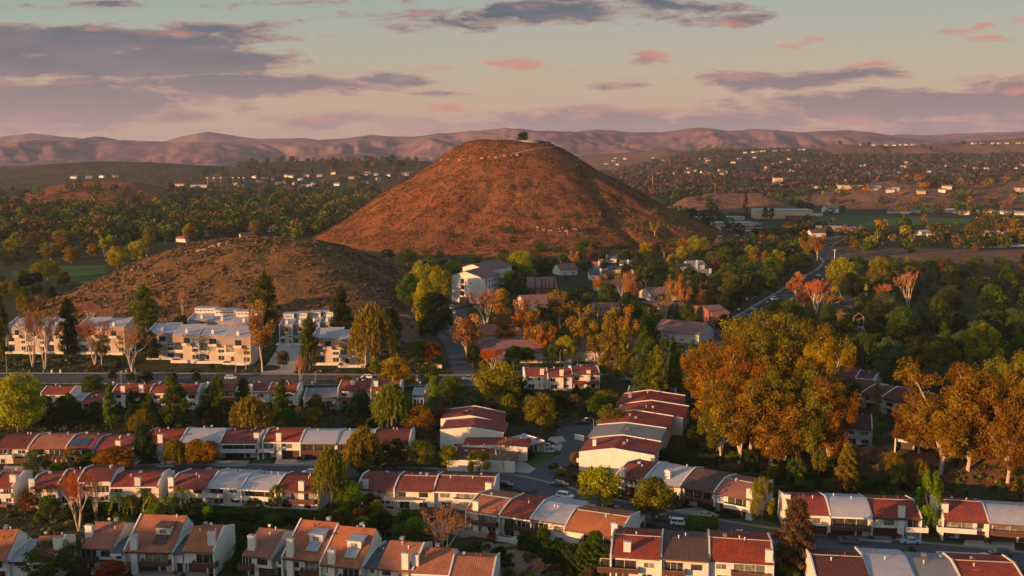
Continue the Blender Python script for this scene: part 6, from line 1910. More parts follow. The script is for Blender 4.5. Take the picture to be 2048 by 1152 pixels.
# ------------------------------------------------------------------ woods, scrub: countless plants, one object each
far = []
wood([(-60, 405), (330, 405), (600, 400), (800, 400), (720, 450), (600, 480), (520, 472), (400, 478), (250, 490), (-60, 488)], 900, ['dk', 'dk', 'dk', 'gr', 'gr', 'ol', 'br'], (9, 16), (.8, 1.1), 41, far, .40)
wood([(330, 378), (850, 345), (860, 375), (800, 405), (600, 402), (330, 405)], 420, ['dk', 'gr', 'dk', 'br'], (9, 14), (.9, 1.2), 42, far, .45)
wood([(1330, 395), (1640, 392), (1650, 425), (1560, 420), (1400, 412)], 60, ['dk', 'gr', 'dk'], (10, 16), (.8, 1.1), 43, far, .6)
wood([(1640, 405), (2330, 402), (2330, 430), (1820, 424), (1680, 420)], 150, ['dk', 'gr', 'ol', 'br', 'or'], (8, 14), (.8, 1.1), 44, far, .6)
wood([(1850, 425), (2330, 425), (2330, 470), (1830, 464), (1700, 470), (1800, 455)], 80, ['ol', 'br', 'or', 'gr', 'dk'], (9, 15), (.7, 1.1), 45, far, .62)
wood([(1420, 492), (1500, 485), (1640, 478), (1640, 520), (1560, 520), (1440, 505)], 40, ['dk', 'gr', 'dk', 'br'], (8, 12), (.9, 1.2), 46, far, .6)
wood([(1560, 465), (1640, 455), (1800, 470), (1720, 500), (1640, 480)], 34, ['dk', 'br', 'dk'], (6, 10), (.9, 1.2), 47, far, .7)
def woods(name, items, nq, size, label):
    Vs, Cs = [], []
    g = gr(77)
    for (x, y, z, w, h, c) in items:
        n = nq
        d = g.normal(size=(n, 3)); d /= np.linalg.norm(d, axis=1, keepdims=True)
        lob = g.normal(size=(5, 3)); lob[:, 2] = abs(lob[:, 2]) * .6
        lob /= np.linalg.norm(lob, axis=1, keepdims=True)
        rr = .8 + .3 * np.max(d @ lob.T, axis=1, keepdims=True) ** 2
        P_ = d * rr * np.array([w * .5, w * .5, h * .5]) * g.uniform(.8, 1, (n, 1)) + np.array([x, y, z + h * .5])
        Vs.append(leafquads(P_, w * size, d * 1.2, 1.1, 0, g))
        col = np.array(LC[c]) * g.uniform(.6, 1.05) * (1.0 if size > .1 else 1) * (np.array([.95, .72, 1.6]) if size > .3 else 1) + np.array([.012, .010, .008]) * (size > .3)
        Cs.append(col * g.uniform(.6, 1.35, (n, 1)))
        if h > 5:
            V4 = np.array([[x - .3, y, z - .5], [x + .3, y, z - .5], [x + .2, y, z + h * .5], [x - .2, y, z + h * .5]])
            Vs.append(V4); Cs.append(np.array([[.12, .09, .07]]))
    me = np_mesh(name, np.concatenate(Vs), 4, None, np.concatenate(Cs)); me.materials.append(MATS['wild_leaves'])
    o = bpy.data.objects.new(name, me); COL.objects.link(o)
    tag(o, label, 'woods', kind='stuff')
near = []
wood([(925, 620), (1010, 600), (1180, 600), (1400, 640), (1395, 720), (1240, 735), (1010, 722), (935, 735)], 110, ['dk', 'gr', 'br', 'or', 'ol', 'dk'], (4, 8.5), (.8, 1.2), 61, near, .42)
wood([(2090, 740), (2420, 720), (2420, 1020), (2110, 1020)], 90, ['dk', 'gr', 'ol', 'dk'], (5, 10), (.8, 1.2), 60, near, .5)
wood([(1290, 400), (1400, 392), (1480, 470), (1420, 470), (1400, 455)], 70, ['dk', 'gr', 'dk'], (8, 13), (.9, 1.2), 56, far, .5)
wood([(1640, 430), (1690, 424), (1700, 445), (1600, 470), (1560, 470)], 24, ['dk', 'br', 'gr'], (7, 11), (.9, 1.2), 57, far, .7)
wood([(1700, 468), (2330, 462), (2330, 500), (1850, 505), (1700, 510), (1660, 540), (1640, 520)], 110, ['dk', 'dk', 'br', 'ol', 'gr'], (6, 12), (.9, 1.2), 58, far, .5)
wood([(1440, 500), (1650, 500), (1640, 560), (1560, 590), (1440, 560)], 60, ['dk', 'dk', 'gr'], (7, 11), (.9, 1.2), 59, near, .45)
wood([(1560, 610), (1660, 640), (1690, 600), (1740, 590), (2330, 580), (2330, 735), (1920, 745), (1700, 745), (1640, 700)], 190, ['dk', 'dk', 'dk', 'gr'], (5, 9), (1.0, 1.4), 51, near, .42)
wood([(1690, 530), (2330, 520), (2330, 590), (1740, 600), (1700, 570)], 140, ['dk', 'dk', 'dk', 'br', 'gr'], (4, 8), (1.0, 1.5), 52, near, .42)
wood([(1010, 560), (1100, 520), (1400, 500), (1560, 540), (1560, 600), (1470, 640), (1390, 710), (1280, 670), (1180, 620), (1020, 610)], 110, ['dk', 'dk', 'gr', 'dk'], (5, 8), (.9, 1.3), 53, near, .42)
wood([(-40, 485), (200, 478), (215, 500), (60, 530), (-40, 540)], 40, ['dk', 'gr', 'ol', 'dk'], (6, 10), (.9, 1.3), 54, near, .42)
wood([(820, 500), (1440, 492), (1440, 512), (1200, 520), (1000, 560), (1000, 520), (830, 540)], 60, ['dk', 'gr', 'dk'], (5, 8), (.9, 1.3), 55, near, .42)
woods('woods', near, 330, .085, 'dark understorey filling the nearer woods between the tall trees')
woods('woods', far, 90, .20, 'dense green and autumn woods filling the middle of the valley')
# hillside suburb trees, very far
g = gr(50)
items = []
def farfield(n, u0, u1, d0, d1, hr, cols, cond, seed):
    g = gr(seed)
    u = g.uniform(u0, u1, n); y = np.exp(g.uniform(math.log(d0), math.log(d1), n))
    x = (u - 1024) / F * y
    z, idx = terrain_id(x, y, True)
    m = cond(x, y, z, idx) & (fbm(x / 90, y / 90, 3, 33) > -.10)
    for a, b, c in zip(x[m], y[m], z[m]):
        h = g.uniform(*hr)
        items.append((a, b, c - .3, h * g.uniform(.9, 1.3), h, cols[g.integers(len(cols))]))
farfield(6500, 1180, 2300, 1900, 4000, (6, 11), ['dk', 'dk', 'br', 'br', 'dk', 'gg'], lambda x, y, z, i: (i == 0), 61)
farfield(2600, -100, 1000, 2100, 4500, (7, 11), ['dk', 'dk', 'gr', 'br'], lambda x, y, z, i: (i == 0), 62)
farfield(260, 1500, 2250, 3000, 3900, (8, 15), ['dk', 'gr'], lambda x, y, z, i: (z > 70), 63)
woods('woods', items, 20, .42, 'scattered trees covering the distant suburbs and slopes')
# scrub on the hills
def scrub(n, poly, col, size, label, seed, flt=None, hmul=.7):
    g = gr(seed)
    us = [p[0] for p in poly]; ys = [p[1] for p in poly]
    x = g.uniform(min(us), max(us), n); y = g.uniform(min(ys), max(ys), n)
    z, idx = terrain_id(x, y, True)
    keep = (fbm(x / 9, y / 9, 3, seed) > -.3) & free(x, y, size * .4) if flt is None else flt(x, y, z, idx) & (fbm(x / 9, y / 9, 3, seed) > -.05)
    x, y, z = x[keep], y[keep], z[keep]
    k = len(x)
    nq = 7 if size < 1.85 or flt else 16
    s = g.uniform(.6, 1.3, k) * size
    d = g.normal(size=(k, nq, 3)); d[..., 2] = abs(d[..., 2]); d /= np.linalg.norm(d, axis=2, keepdims=True)
    P_ = np.stack([x, y, z], 1)[:, None, :] + d * s[:, None, None] * np.array([.5, .5, .5 * hmul * 1.4])
    V_ = leafquads(P_.reshape(-1, 3), size * (.62 if nq == 7 else .36), d.reshape(-1, 3) * 1.3, 1.1, 0, g)
    ci = g.integers(0, len(col), k)
    C_ = np.array(col)[ci] * g.uniform(.75, 1.25, (k, 1))
    C_ = np.repeat(C_, nq, 0) * g.uniform(.8, 1.2, (k * nq, 1))
    me = np_mesh('scrub', V_, 4, None, C_); me.materials.append(MATS['wild_leaves'])
    o = bpy.data.objects.new('scrub', me); COL.objects.link(o)
    tag(o, label, 'scrub', kind='stuff')
scrub(48000, [(CX - 230, CY - 235), (CX + 240, CY + 60)], [(.175, .075, .032), (.22, .10, .042), (.11, .062, .028), (.14, .072, .030), (.115, .088, .030), (.09, .075, .028)], 1.25,
      'rust brown scrub covering the tall cone shaped hill', 71, lambda x, y, z, i: (i == 1) & (z > 3), .42)
scrub(3600, [(CX - 60, CY - 235), (CX + 230, CY - 40)], [(.17, .16, .022), (.13, .14, .02)], 2.2, 'yellow green bushes in the gully and lower right flank of the cone hill', 72,
      lambda x, y, z, i: (i == 1) & (((x - CX) > 60) & (z < 34) & (z > 4) & (fbm(x / 16, y / 16, 3, 90) > .02) | (np.min([np.hypot(x - gx, y - gy) for gx, gy in gully], axis=0) < 12)))
scrub(17000, [(-330, 500), (-20, 760)], [(.16, .10, .045), (.22, .13, .065), (.10, .085, .035), (.065, .075, .028), (.25, .15, .09)], 1.6, 'dry brown and green scrub covering the low rounded hill', 73,
      lambda x, y, z, i: (i == 2) & (z > 1.0))
scrub(15000, [(-215, 190), (230, 480)], [(.05, .085, .018), (.07, .11, .02), (.038, .068, .014), (.10, .11, .028), (.14, .10, .04)], 1.9, 'low green undergrowth and ivy between the gardens', 74, None, .55)
# ------------------------------------------------------------------ cars
def car_body(L, Wd, H, kind):
    """one closed shell: lower body with rounded nose and tail, cabin on top narrowing inwards"""
    h = L / 2
    if kind == 'sedan':
        low = [(-h, .32), (-h + .02, .62), (-h + .12, .80), (-h + .9, .90), (h - 1.2, .88), (h - .25, .76), (h - .02, .60), (h, .34), (h - .1, .22), (-h + .1, .22)]
        cab = [(-h + .75, .88), (-h + 1.35, H - .05), (-h + 1.9, H), (.25, H), (.55, H - .06), (1.15, .88)]
    elif kind == 'pickup':
        low = [(-h, .45), (-h, 1.02), (-h + .1, 1.05), (h - 1.4, 1.06), (h - .2, .98), (h, .8), (h, .45), (h - .1, .34), (-h + .1, .34)]
        cab = [(-.55, 1.05), (-.35, H - .04), (-.1, H), (.85, H), (1.05, H - .05), (1.55, 1.05)]
    elif kind == 'van':
        low = [(-h, .35), (-h, 1.2), (h - .8, 1.15), (h - .15, .95), (h, .7), (h, .35), (h - .1, .25), (-h + .1, .25)]
        cab = [(-h + .02, 1.18), (-h + .1, H), (h - 1.7, H), (h - 1.4, H - .1), (h - .75, 1.13)]
    else:
        low = [(-h, .38), (-h, .9), (-h + .12, 1.0), (h - 1.2, 1.0), (h - .2, .88), (h, .7), (h, .38), (h - .1, .27), (-h + .1, .27)]
        cab = [(-h + .12, .98), (-h + .45, H - .08), (-h + .8, H), (.55, H - .01), (.8, H - .07), (1.35, .98)]
    return low, cab
def make_car(kind, label, col):
    L, Wd, H = {'sedan': (4.7, 1.8, 1.42), 'suv': (4.7, 1.85, 1.68), 'pickup': (5.6, 1.95, 1.82), 'van': (5.4, 2.0, 2.1)}[kind]
    low, cab = car_body(L, Wd, H, kind)
    root = empty('parked_car', (0, 0, 0))
    mb = MB()
    # lower body: outer ring inset at the sides to round the flanks
    def loft(pr, ws):
        n = len(pr)
        base = len(mb.v)
        ys = [-ws[0], -ws[1], ws[1], ws[0]]
        ins = [.93, 1, 1, .93]
        zc = sum(p[1] for p in pr) / n
        for yv, k_ in zip(ys, ins):
            for (x, z) in pr:
                mb.v.append((x * k_, yv, zc + (z - zc) * (k_ if k_ < 1 else 1)))
        for a in range(3):
            for i in range(n):
                j = (i + 1) % n
                mb.f.append((base + a * n + i, base + a * n + j, base + (a + 1) * n + j, base + (a + 1) * n + i))
        mb.f.append(tuple(base + i for i in range(n))[::-1]); mb.f.append(tuple(base + 3 * n + i for i in range(n)))
    loft(low, (Wd / 2, Wd / 2 - .12))
    # cabin with tumblehome
    n = len(cab); b0 = len(mb.v)
    zmin = cab[0][1]
    for s_ in (-1, 1):
        for (x, z) in cab:
            t_ = (z - zmin) / (H - zmin)
            mb.v.append((x, s_ * (Wd / 2 - .10 - .16 * t_), z))
    for i in range(n - 1):
        mb.f.append((b0 + i, b0 + i + 1, b0 + n + i + 1, b0 + n + i))
    mb.f.append(tuple(b0 + i for i in range(n))); mb.f.append(tuple(b0 + n + i for i in range(n))[::-1])
    if kind == 'pickup':
        pass
    body = mb.build('body', 'paint', root)
    body.color = col + (1,)
    if kind == 'pickup':
        MB().box(-L / 2 + .15, -.65, -Wd / 2 + .18, Wd / 2 - .18, 1.052, 1.075).build('load_bed', 'rubber', root)
    # windows: slightly proud panes
    wm = MB()
    za, zb_ = zmin + .06, H - .12
    def side(x0, x1, x2, x3):
        for s_ in (-1, 1):
            def yy(z): return s_ * (Wd / 2 - .10 - .16 * (z - zmin) / (H - zmin) + .008)
            pts = [(x0, yy(za), za), (x3, yy(za), za), (x2, yy(zb_), zb_), (x1, yy(zb_), zb_)]
            wm.face(pts if s_ < 0 else pts[::-1])
    f0, f1 = cab[-1][0], cab[-2][0]
    r0, r1 = cab[0][0], cab[1][0]
    mid = (f1 + r1) / 2
    side(r0 + .25, r1 + .08, mid - .04, mid - .04)
    side(mid + .04, mid + .04, f1 - .05, f0 - .28)
    for s_ in (0, 2):
        sw = MB()
        sw.v = wm.v[4 * s_:4 * s_ + 4]; sw.v = list(wm.v)
        sw.f = [wm.f[i_] for i_ in range(4) if i_ % 2 == s_ // 2]
        used_ = sorted({q for f_ in sw.f for q in f_}); mp_ = {q: k_ for k_, q in enumerate(used_)}
        sw.v = [wm.v[q] for q in used_]; sw.f = [tuple(mp_[q] for q in f_) for f_ in sw.f]
        for f_ in list(sw.f):
            o1 = MB(); o1.v = [sw.v[q] for q in f_]; o1.f = [(0, 1, 2, 3)]; o1.build('side_window', 'glass', root)
    def screen(pa, pb, nm):
        (x0, z0), (x1, z1) = pa, pb
        w0 = Wd / 2 - .2; w1 = Wd / 2 - .34
        dx = .012 if x0 > x1 else -.012
        fa, fb = .08, .92
        q = lambda t, w: (x0 + (x1 - x0) * t + dx, w, z0 + (z1 - z0) * t + .012)
        MB().face([q(fa, -w0), q(fa, w0), q(fb, w1), q(fb, -w1)]).build(nm, 'glass', root)
    screen(cab[-1], cab[-2], 'windscreen')
    screen(cab[0], cab[1], 'rear_window')
    for sx_ in (-1, 1):
        for sy in (-1, 1):
            x = sx_ * L * .305
            y = sy * (Wd / 2 - .1)
            wh = MB().tube((x, y - .11, .33), (x, y + .115, .33), .335, .335, 14).build('wheel', 'rubber', root)
            MB().tube((x, y + sy * .11, .33), (x, y + sy * .13, .33), .2, .18, 10).build('rim', 'chrome', wh)
    for sy in (-1, 1):
        hx = L / 2 - .10
        MB().box(hx - .05, hx + .03, sy * (Wd / 2 - .42) - .15, sy * (Wd / 2 - .42) + .15, .60, .72).build('headlight', 'lamp_white', root)
        MB().box(-L / 2 - .02, -L / 2 + .1, sy * (Wd / 2 - .3) - .12, sy * (Wd / 2 - .3) + .12, .66, .82).build('tail_light', 'tail_red', root)
    tag(root, label, 'car')
    return root
CARS = {}
def car(kind, u, v, heading, col, label, name='parked_car'):
    p = G(u, v)
    if kind not in CARS:
        CARS[kind] = make_car(kind, label, col)
        r = CARS[kind]
    else:
        src = CARS[kind]
        r = src.copy(); COL.objects.link(r)
        for ch in src.children:
            c = ch.copy(); COL.objects.link(c); c.parent = r
            for g_ in ch.children:
                d = g_.copy(); COL.objects.link(d); d.parent = c
    r['label'] = label
    r.location = (p.x, p.y, p.z + .02)
    r.rotation_euler = (0, 0, math.radians(heading))
    for ch in r.children:
        if ch.name.startswith('body'): ch.color = col + (1,)
    return r
WHT, SIL, BLK, NAV, RED, GRY, BLU = (.75, .75, .72), (.42, .43, .45), (.012, .012, .014), (.03, .05, .09), (.25, .015, .01), (.12, .12, .13), (.10, .20, .33)
for a in (('sedan', 1820, 1086, 176, (.36, .45, .55), 'silver blue sedan parked at the kerb before the dark red shrub'), ('sedan', 1966, 1120, 178, WHT, 'white sedan in the street beside the bottom right row'),
          ('suv', 1130, 996, -28, WHT, 'white suv on the street below the dark sedan'), ('sedan', 1120, 972, -14, NAV, 'dark blue sedan parked by the corner island'),
          ('sedan', 1010, 973, -16, BLK, 'black sedan on the street above the diagonal row'), ('suv', 1094, 897, -8, SIL, 'silver suv on the drive beside the cul de sac lawn'),
          ('sedan', 1165, 848, 176, BLK, 'black sedan at the top of the cul de sac'), ('sedan', 1412, 1034, 24, SIL, 'silver sedan on the driveway below the orange roof'),
          ('sedan', 50, 952, 176, WHT, 'white sedan on the street at the far left'), ('suv', 2, 957, 176, SIL, 'silver suv cut by the left edge on the street'),
          ('sedan', 620, 948, 178, WHT, 'white sedan behind the dark red roof by the willow'), ('sedan', 780, 934, 178, BLK, 'black sedan before the dark round tree'),
          ('sedan', 1220, 1018, -14, NAV, 'dark car behind the round yellow green tree'), ('suv', 1244, 990, 60, BLK, 'black suv between two round trees'), ('suv', 1258, 997, 62, RED, 'dark red suv beside the black one between round trees'),
          ('sedan', 1328, 1040, -14, BLU, 'blue car beside the pale carport roof'), ('sedan', 1480, 1072, -10, BLU, 'teal blue car at the near kerb of the lower right street'),
          ('sedan', 1800, 1112, -6, NAV, 'dark car half behind the round shrub in the street'), ('sedan', 206, 1146, 20, SIL, 'silver car behind the red tree at the bottom left'),
          ('suv', 462, 758, 2, SIL, 'grey suv driving on the main road below the white condos'), ('sedan', 645, 764, 178, BLK, 'black sedan on the main road left of the small orange tree'),
          ('suv', 733, 757, 178, WHT, 'white suv on the main road beside the golden tree'), ('suv', 825, 763, 178, SIL, 'pale suv behind the golden tree on the main road'),
          ('pickup', 938, 760, 180, WHT, 'white pickup on the main road by the driveway'), ('suv', 1055, 742, 4, SIL, 'silver suv at the kerb above the three unit row'),
          ('suv', 1138, 737, 6, (.3, .36, .42), 'grey blue suv right of the silver one at the kerb'), ('sedan', 1095, 741, 4, NAV, 'dark car between the two suvs at the kerb'),
          ('sedan', 909, 627, 80, WHT, 'white car on the driveway below the tall apartment block'), ('van', 904, 617, 80, WHT, 'white van at the wall near the garage mouth'),
          ('sedan', 1500, 624, 40, NAV, 'dark car parked on the upper road'), ('sedan', 1508, 619, 40, SIL, 'silver car beside the dark one on the upper road'),
          ('van', 1549, 600, 38, WHT, 'white van parked on the upper road'), ('sedan', 1536, 608, 38, NAV, 'dark blue car behind the white van'),
          ('sedan', 1637, 552, -80, SIL, 'oncoming car at the bend of the upper road'), ('sedan', 561, 690, 60, WHT, 'white car at the top of the forked drive'),
          ('suv', 180, 945, 2, GRY, 'dark grey suv on the street before the wide orange brown tree'), ('sedan', 420, 946, 2, SIL, 'silver sedan in the street before the second back row'),
          ('sedan', 880, 953, 178, GRY, 'grey sedan on the street before the yellow egg shaped tree'), ('suv', 1360, 1050, -12, WHT, 'white suv at the kerb right of the blue car'),
          ('sedan', 1560, 1074, 172, RED, 'red sedan at the far kerb beside the lawn strip'), ('sedan', 1700, 1086, -6, GRY, 'grey sedan before the driveways of the grey blue roofed row'),
          ('suv', 2000, 1112, 174, NAV, 'dark suv at the right edge of the street'), ('sedan', 290, 752, 0, WHT, 'white sedan on the left part of the main road'),
          ('sedan', 1712, 818, -12, NAV, 'dark car beside the maroon roofed row')):
    car(*a)
g = random.Random(8)
for k in range(26):
    car(g.choice(['sedan', 'suv']), 1494 + (k % 13) * 2.3 + g.uniform(-.3, .3), 447 + (k // 13) * 3.4, 80 + g.uniform(-4, 4), g.choice([WHT, SIL, BLK, NAV, GRY]), 'one of the cars packed in the school car park')['group'] = 'cars in the school car park'

# ------------------------------------------------------------------ street lamps, posts, signs, walls, fences
def lamp(u, v, vt, label, arm=1, tall=None):
    p = G(u, v)
    h = top_at(p, vt)
    root = empty('street_lamp', p)
    MB().tube((0, 0, 0), (0, 0, .5), .16, .12, 8).tube((0, 0, .5), (0, 0, h - .5), .10, .06, 8).build('pole', 'metal_grey', root)
    m = MB()
    pts = [(0, 0, h - .55), (arm * .35, 0, h - .12), (arm * .9, 0, h), (arm * 1.8, 0, h + .02)]
    for a, b in zip(pts[:-1], pts[1:]): m.tube(a, b, .055, .05, 6)
    m.build('arm', 'metal_grey', root)
    MB().tube((arm * 1.7, 0, h), (arm * 2.1, 0, h), .13, .17, 8).tube((arm * 2.1, 0, h), (arm * 2.6, 0, h - .04), .17, .08, 8).build('lamp_head', 'lamp_white', root)
    tag(root, label, 'street lamp')
for a in ((14, 745, 706, 'street lamp at the left end of the main road', 1), (87, 744, 702, 'street lamp below the far left condos', -1), (270, 744, 702, 'street lamp left of the lower condos', 1),
          (243, 772, 742, 'street lamp on the near verge above the sunlit row', 1), (472, 748, 704, 'street lamp before the right end of the lower condos', 1), (631, 776, 742, 'street lamp on the near verge by the forked drive', 1),
          (1120, 735, 700, 'street lamp on the shaded lawn above the three unit row', 1), (1187, 875, 836, 'curved street lamp at the cul de sac', -1.1), (1470, 627, 618, 'small street lamp by the upper road', 1),
          (1503, 612, 593, 'street lamp above the parked cars on the upper road', 1), (555, 940, 895, 'thin street lamp before the third back row', 1), (14, 950, 905, 'street lamp at the left before the back row', 1)):
    lamp(*a)
for k, u in enumerate((104, 121, 227, 318, 416, 519, 625, 731, 840, 948)):
    far_ = u in (104, 121)
    p = G(u, 746 if far_ else 770)
    r = empty('bollard', p)
    MB().box(-.28, .28, -.28, .28, 0, 1.15).build('post', 'white', r)
    MB().box(-.34, .34, -.34, .34, 1.15, 1.3).build('cap', 'white', r)
    tag(r, 'one of the square white pillars along the verge of the main road', 'pillar', 'white pillars along the main road')
def wall(p0, p1, h, th, mat, label, name='wall', cap=True):
    a, b = G(*p0), G(*p1)
    d = b - a
    r = empty(name, a, math.atan2(d.y, d.x))
    L = d.length
    MB().box(0, L, -th / 2, th / 2, -.5, h).build('wall_panel', mat, r)
    if cap: MB().box(-.05, L + .05, -th / 2 - .06, th / 2 + .06, h + .002, h + .1).build('coping', mat, r)
    tag(r, label, 'wall')
wall((376, 1028), (500, 1030), 2.2, .3, 'block_wall', 'left stretch of the tan garden wall below the pale roofed row')
wall((500, 1030), (618, 1036), 2.2, .3, 'block_wall', 'right stretch of the tan garden wall below the pale roofed row')
wall((757, 1030), (812, 1034), 1.6, .3, 'block_wall', 'tan retaining wall in front of the white pergola')
wall((516, 896), (530, 896), 2.2, .25, 'white', 'white garden wall linking the second and third back rows')
wall((850, 733), (884, 738), 1.6, .4, 'cream', 'tan entrance sign wall beside the driveway mouth')
wall((660, 820), (742, 821), 1.0, .3, 'block_wall', 'low garden wall in front of the verandah house')
wall((1150, 878), (1168, 882), 1.5, .25, 'white', 'short white wall by the curved street lamp')
wall((1960, 496), (2060, 492), 1.6, .4, 'white', 'long white wall along the top of the brown field')
wall((1700, 898), (1880, 918), 1.0, .4, 'concrete', 'pale kerb wall beneath the sunlit white house')
def fence(p0, p1, h, mat, label, n=24):
    a, b = G(*p0), G(*p1)
    d = b - a
    L = d.length
    r = empty('fence', a, math.atan2(d.y, d.x))
    m = MB()
    for k in range(n):
        x = L * k / n
        m.box(x + .03, x + L / n - .03, -.03, .03, .1, h)
    m.build('panel', mat, r)
    pm = MB()
    for k in range(max(2, n // 4) + 1):
        x = L * k / max(2, n // 4)
        pm.box(x - .08, x + .08, .035, .2, -.3, h + .1)
    pm.build('posts', mat, r)
    tag(r, label, 'fence')
fence((840, 1032), (916, 1036), 2.4, 'wood_fence', 'brown wooden fence above the huge bare tree', 40)
fence((926, 1046), (962, 1060), 2.2, 'wood_fence', 'brown wooden screen at the left end of the diagonal row', 20)
fence((1398, 922), (1440, 930), 1.8, 'wood_fence', 'brown wooden fence behind the orange roofed row', 16)
fence((1452, 461), (1512, 463), 1.4, 'white', 'white rail fence below the school car park', 30)
# pergola
a = G(770, 1024)
r = empty('pergola', a, math.radians(-3))
m = MB()
for x in (0, 3.2, 6.6):
    m.box(x - .1, x + .1, -.1, .1, -.2, 2.9)
m.build('posts', 'white', r)
m = MB().box(-.4, 7.0, -.12, .12, 2.9, 3.1).box(-.4, 7.0, 3.2, 3.4, 2.9, 3.1)
for k in range(15):
    m.box(-.3 + k * .5, -.18 + k * .5, -.5, 3.8, 3.1, 3.25)
m.build('slatted_roof', 'white', r)
tag(r, 'white slatted garden pergola before the sunlit row', 'pergola')
# green felt deck
a = G(1222, 1150)
r = empty('deck', (a.x, a.y - 2.5, 0), math.radians(-4))
MB().box(-1, 8, 0, 4, 2.5, 2.7).build('deck_floor', 'wood_brown', r)
MB().box(-.8, 7.8, .2, 3.8, 2.703, 2.74).build('green_felt', 'green_felt', r)
m = MB()
for x in (-.9, 2, 5, 7.9): m.box(x - .08, x + .08, .02, .18, -.2, 2.5)
m.build('posts', 'wood_brown', r)
MB().box(-1, 8, -.06, 0, 2.5, 3.3).build('railing', 'wood_brown', r)
tag(r, 'wooden balcony deck covered in green felt at the lower row', 'deck')
# parasols / awnings
for (u, v, c, lb) in ((478, 1012, 'white', 'open white parasol on the terrace of the pale roofed row'), (44, 972, 'white', 'white parasol beside the end house at far left')):
    p = G(u, v)
    r = empty('parasol', p)
    MB().tube((0, 0, 0), (0, 0, 2.6), .04, .03, 6).build('pole', 'metal_grey', r)
    m = MB()
    for i in range(8):
        a0, a1 = i * math.pi / 4, (i + 1) * math.pi / 4
        m.face([(1.7 * math.cos(a0), 1.7 * math.sin(a0), 2.1), (1.7 * math.cos(a1), 1.7 * math.sin(a1), 2.1), (0, 0, 2.75)])
    m.build('canopy', c, r)
    tag(r, lb, 'parasol')
# water tank on the summit
x, z = uvy(1062, 284, CY - 2)
r = empty('water_tank', (x, CY - 2, tz(x, CY - 2) - 1.2))
MB().tube((0, 0, 0), (0, 0, 3.6), 11.5, 11.5, 48).build('tank_wall', 'tank_green', r)
MB().tube((0, 0, 3.6), (0, 0, 4.1), 11.7, 6.0, 48).build('tank_roof', 'tank_green', r)
tag(r, 'low round grey green water tank on the hilltop beside the lone oak', 'water tank')
x, z = uvy(1093, 288, CY - 12)
for k in range(3):
    tree_at('bush', (x + k * 3.5 - 4, CY - 8, tz(x + k * 3.5 - 4, CY - 8) - .3), 3.4, 5, 'dk', 'dark bush along the right side of the hilltop water tank', 'bushes by the water tank')
m = MB()
fx, _ = uvy(1110, 291, CY - 14)
r = empty('railing', (fx, CY - 14, tz(fx, CY - 14)))
for k in range(5): m.box(k * 2 - .08, k * 2 + .08, -.08, .08, -.3, 1.4)
m.box(0, 8, -.05, .05, 1.25, 1.4).build('rail', 'lamp_white', r)
tag(r, 'short pale railing where the summit track meets the skyline', 'railing')
# chapel with the house shaped open frame
p = G(1712, 690)
r = empty('chapel', p, math.radians(8), (.6, .6, .62))
MB().face([(-14, -6, -1), (10, -6, -1), (9, 6, 13), (-1, 8, 13)]).face([(10, -6, -1), (14, 12, -1), (9, 6, 13)]).face([(-14, -6, -1), (-1, 8, 13), (-10, 14, -1)]).face([(-1, 8, 13), (9, 6, 13), (14, 12, -1), (-10, 14, -1)]).build('roof', 'grey_roof', r)
m = MB()
for (pa, pb) in (((0, 6, 11), (0, 6, 20)), ((8.4, 6, 11), (8.4, 6, 20)), ((0, 6, 20), (4.2, 6, 23.2)), ((4.2, 6, 23.2), (8.4, 6, 20)), ((0, 6, 20), (4.2, 9, 17)), ((8.4, 6, 20), (4.2, 9, 17))):
    m.tube(pa, pb, .2, .2, 6)
m.build('bell_frame', 'taupe', r)
MB().box(4.05, 4.35, 5.9, 6.1, 13, 19).box(3.2, 5.2, 5.9, 6.1, 16.6, 16.9).build('cross', 'metal_grey', r)
tag(r, 'chapel with sweeping grey roof and open house shaped bell frame', 'church')
# boulders and rock outcrops
def rocks(lst, label, group):
    for (u, v, w) in lst:
        p = G(u, v)
        s = w / ppm(p) / 2
        g = gr(int(u * 7 + v))
        import bmesh
        bm = bmesh.new()
        bmesh.ops.create_icosphere(bm, subdivisions=2, radius=1)
        for q in bm.verts:
            n_ = 1 + .35 * (float(vnoise(np.array([q.co.x * 1.7 + u]), np.array([q.co.y * 1.7 + q.co.z * 2.1 + v]), 3)[0]) - .5) * 2
            q.co = q.co * n_
        me = bpy.data.meshes.new('boulder'); bm.to_mesh(me); bm.free()
        o = link('boulder', me, 'rock')
        o.location = p; o.scale = (s, s * .8, s * .55); o.rotation_euler = (0, 0, g.uniform(0, 3))
        tag(o, label, 'boulder', group)
rocks([(1475, 472, 12)], 'lone pale boulder on the brown slope right of the hill', None)
rocks([(1504, 484, 16), (1521, 485, 13), (1514, 489, 9)], 'one of the three pale boulders clustered below the school fence', 'pale boulders below the school')
gg_ = random.Random(4)
rocks([(885 + i * 15 + gg_.uniform(-6, 6), 321 - i * 1.0 + gg_.uniform(-1.5, 1.5), gg_.uniform(4, 9)) for i in range(11)], 'orange rock slab in the ledge near the top of the big hill', 'rock ledge near the hilltop')
rocks([(1070 + gg_.uniform(0, 90), 452 + gg_.uniform(0, 12), gg_.uniform(4, 9)) for i in range(16)], 'pale rock among the outcrop low on the big hill', 'outcrop low on the big hill')
rocks([(400 + i * 9 + gg_.uniform(-3, 3), 500 - i * 2 + gg_.uniform(-2, 2), gg_.uniform(8, 16)) for i in range(7)], 'pale rock on the crest of the low hill', 'rocks on the low hill crest')
rocks([(265 + i * 14, 540 - i * 6, gg_.uniform(6, 11)) for i in range(5)], 'small rock on the left shoulder of the low hill', 'rocks on the left shoulder of the low hill')
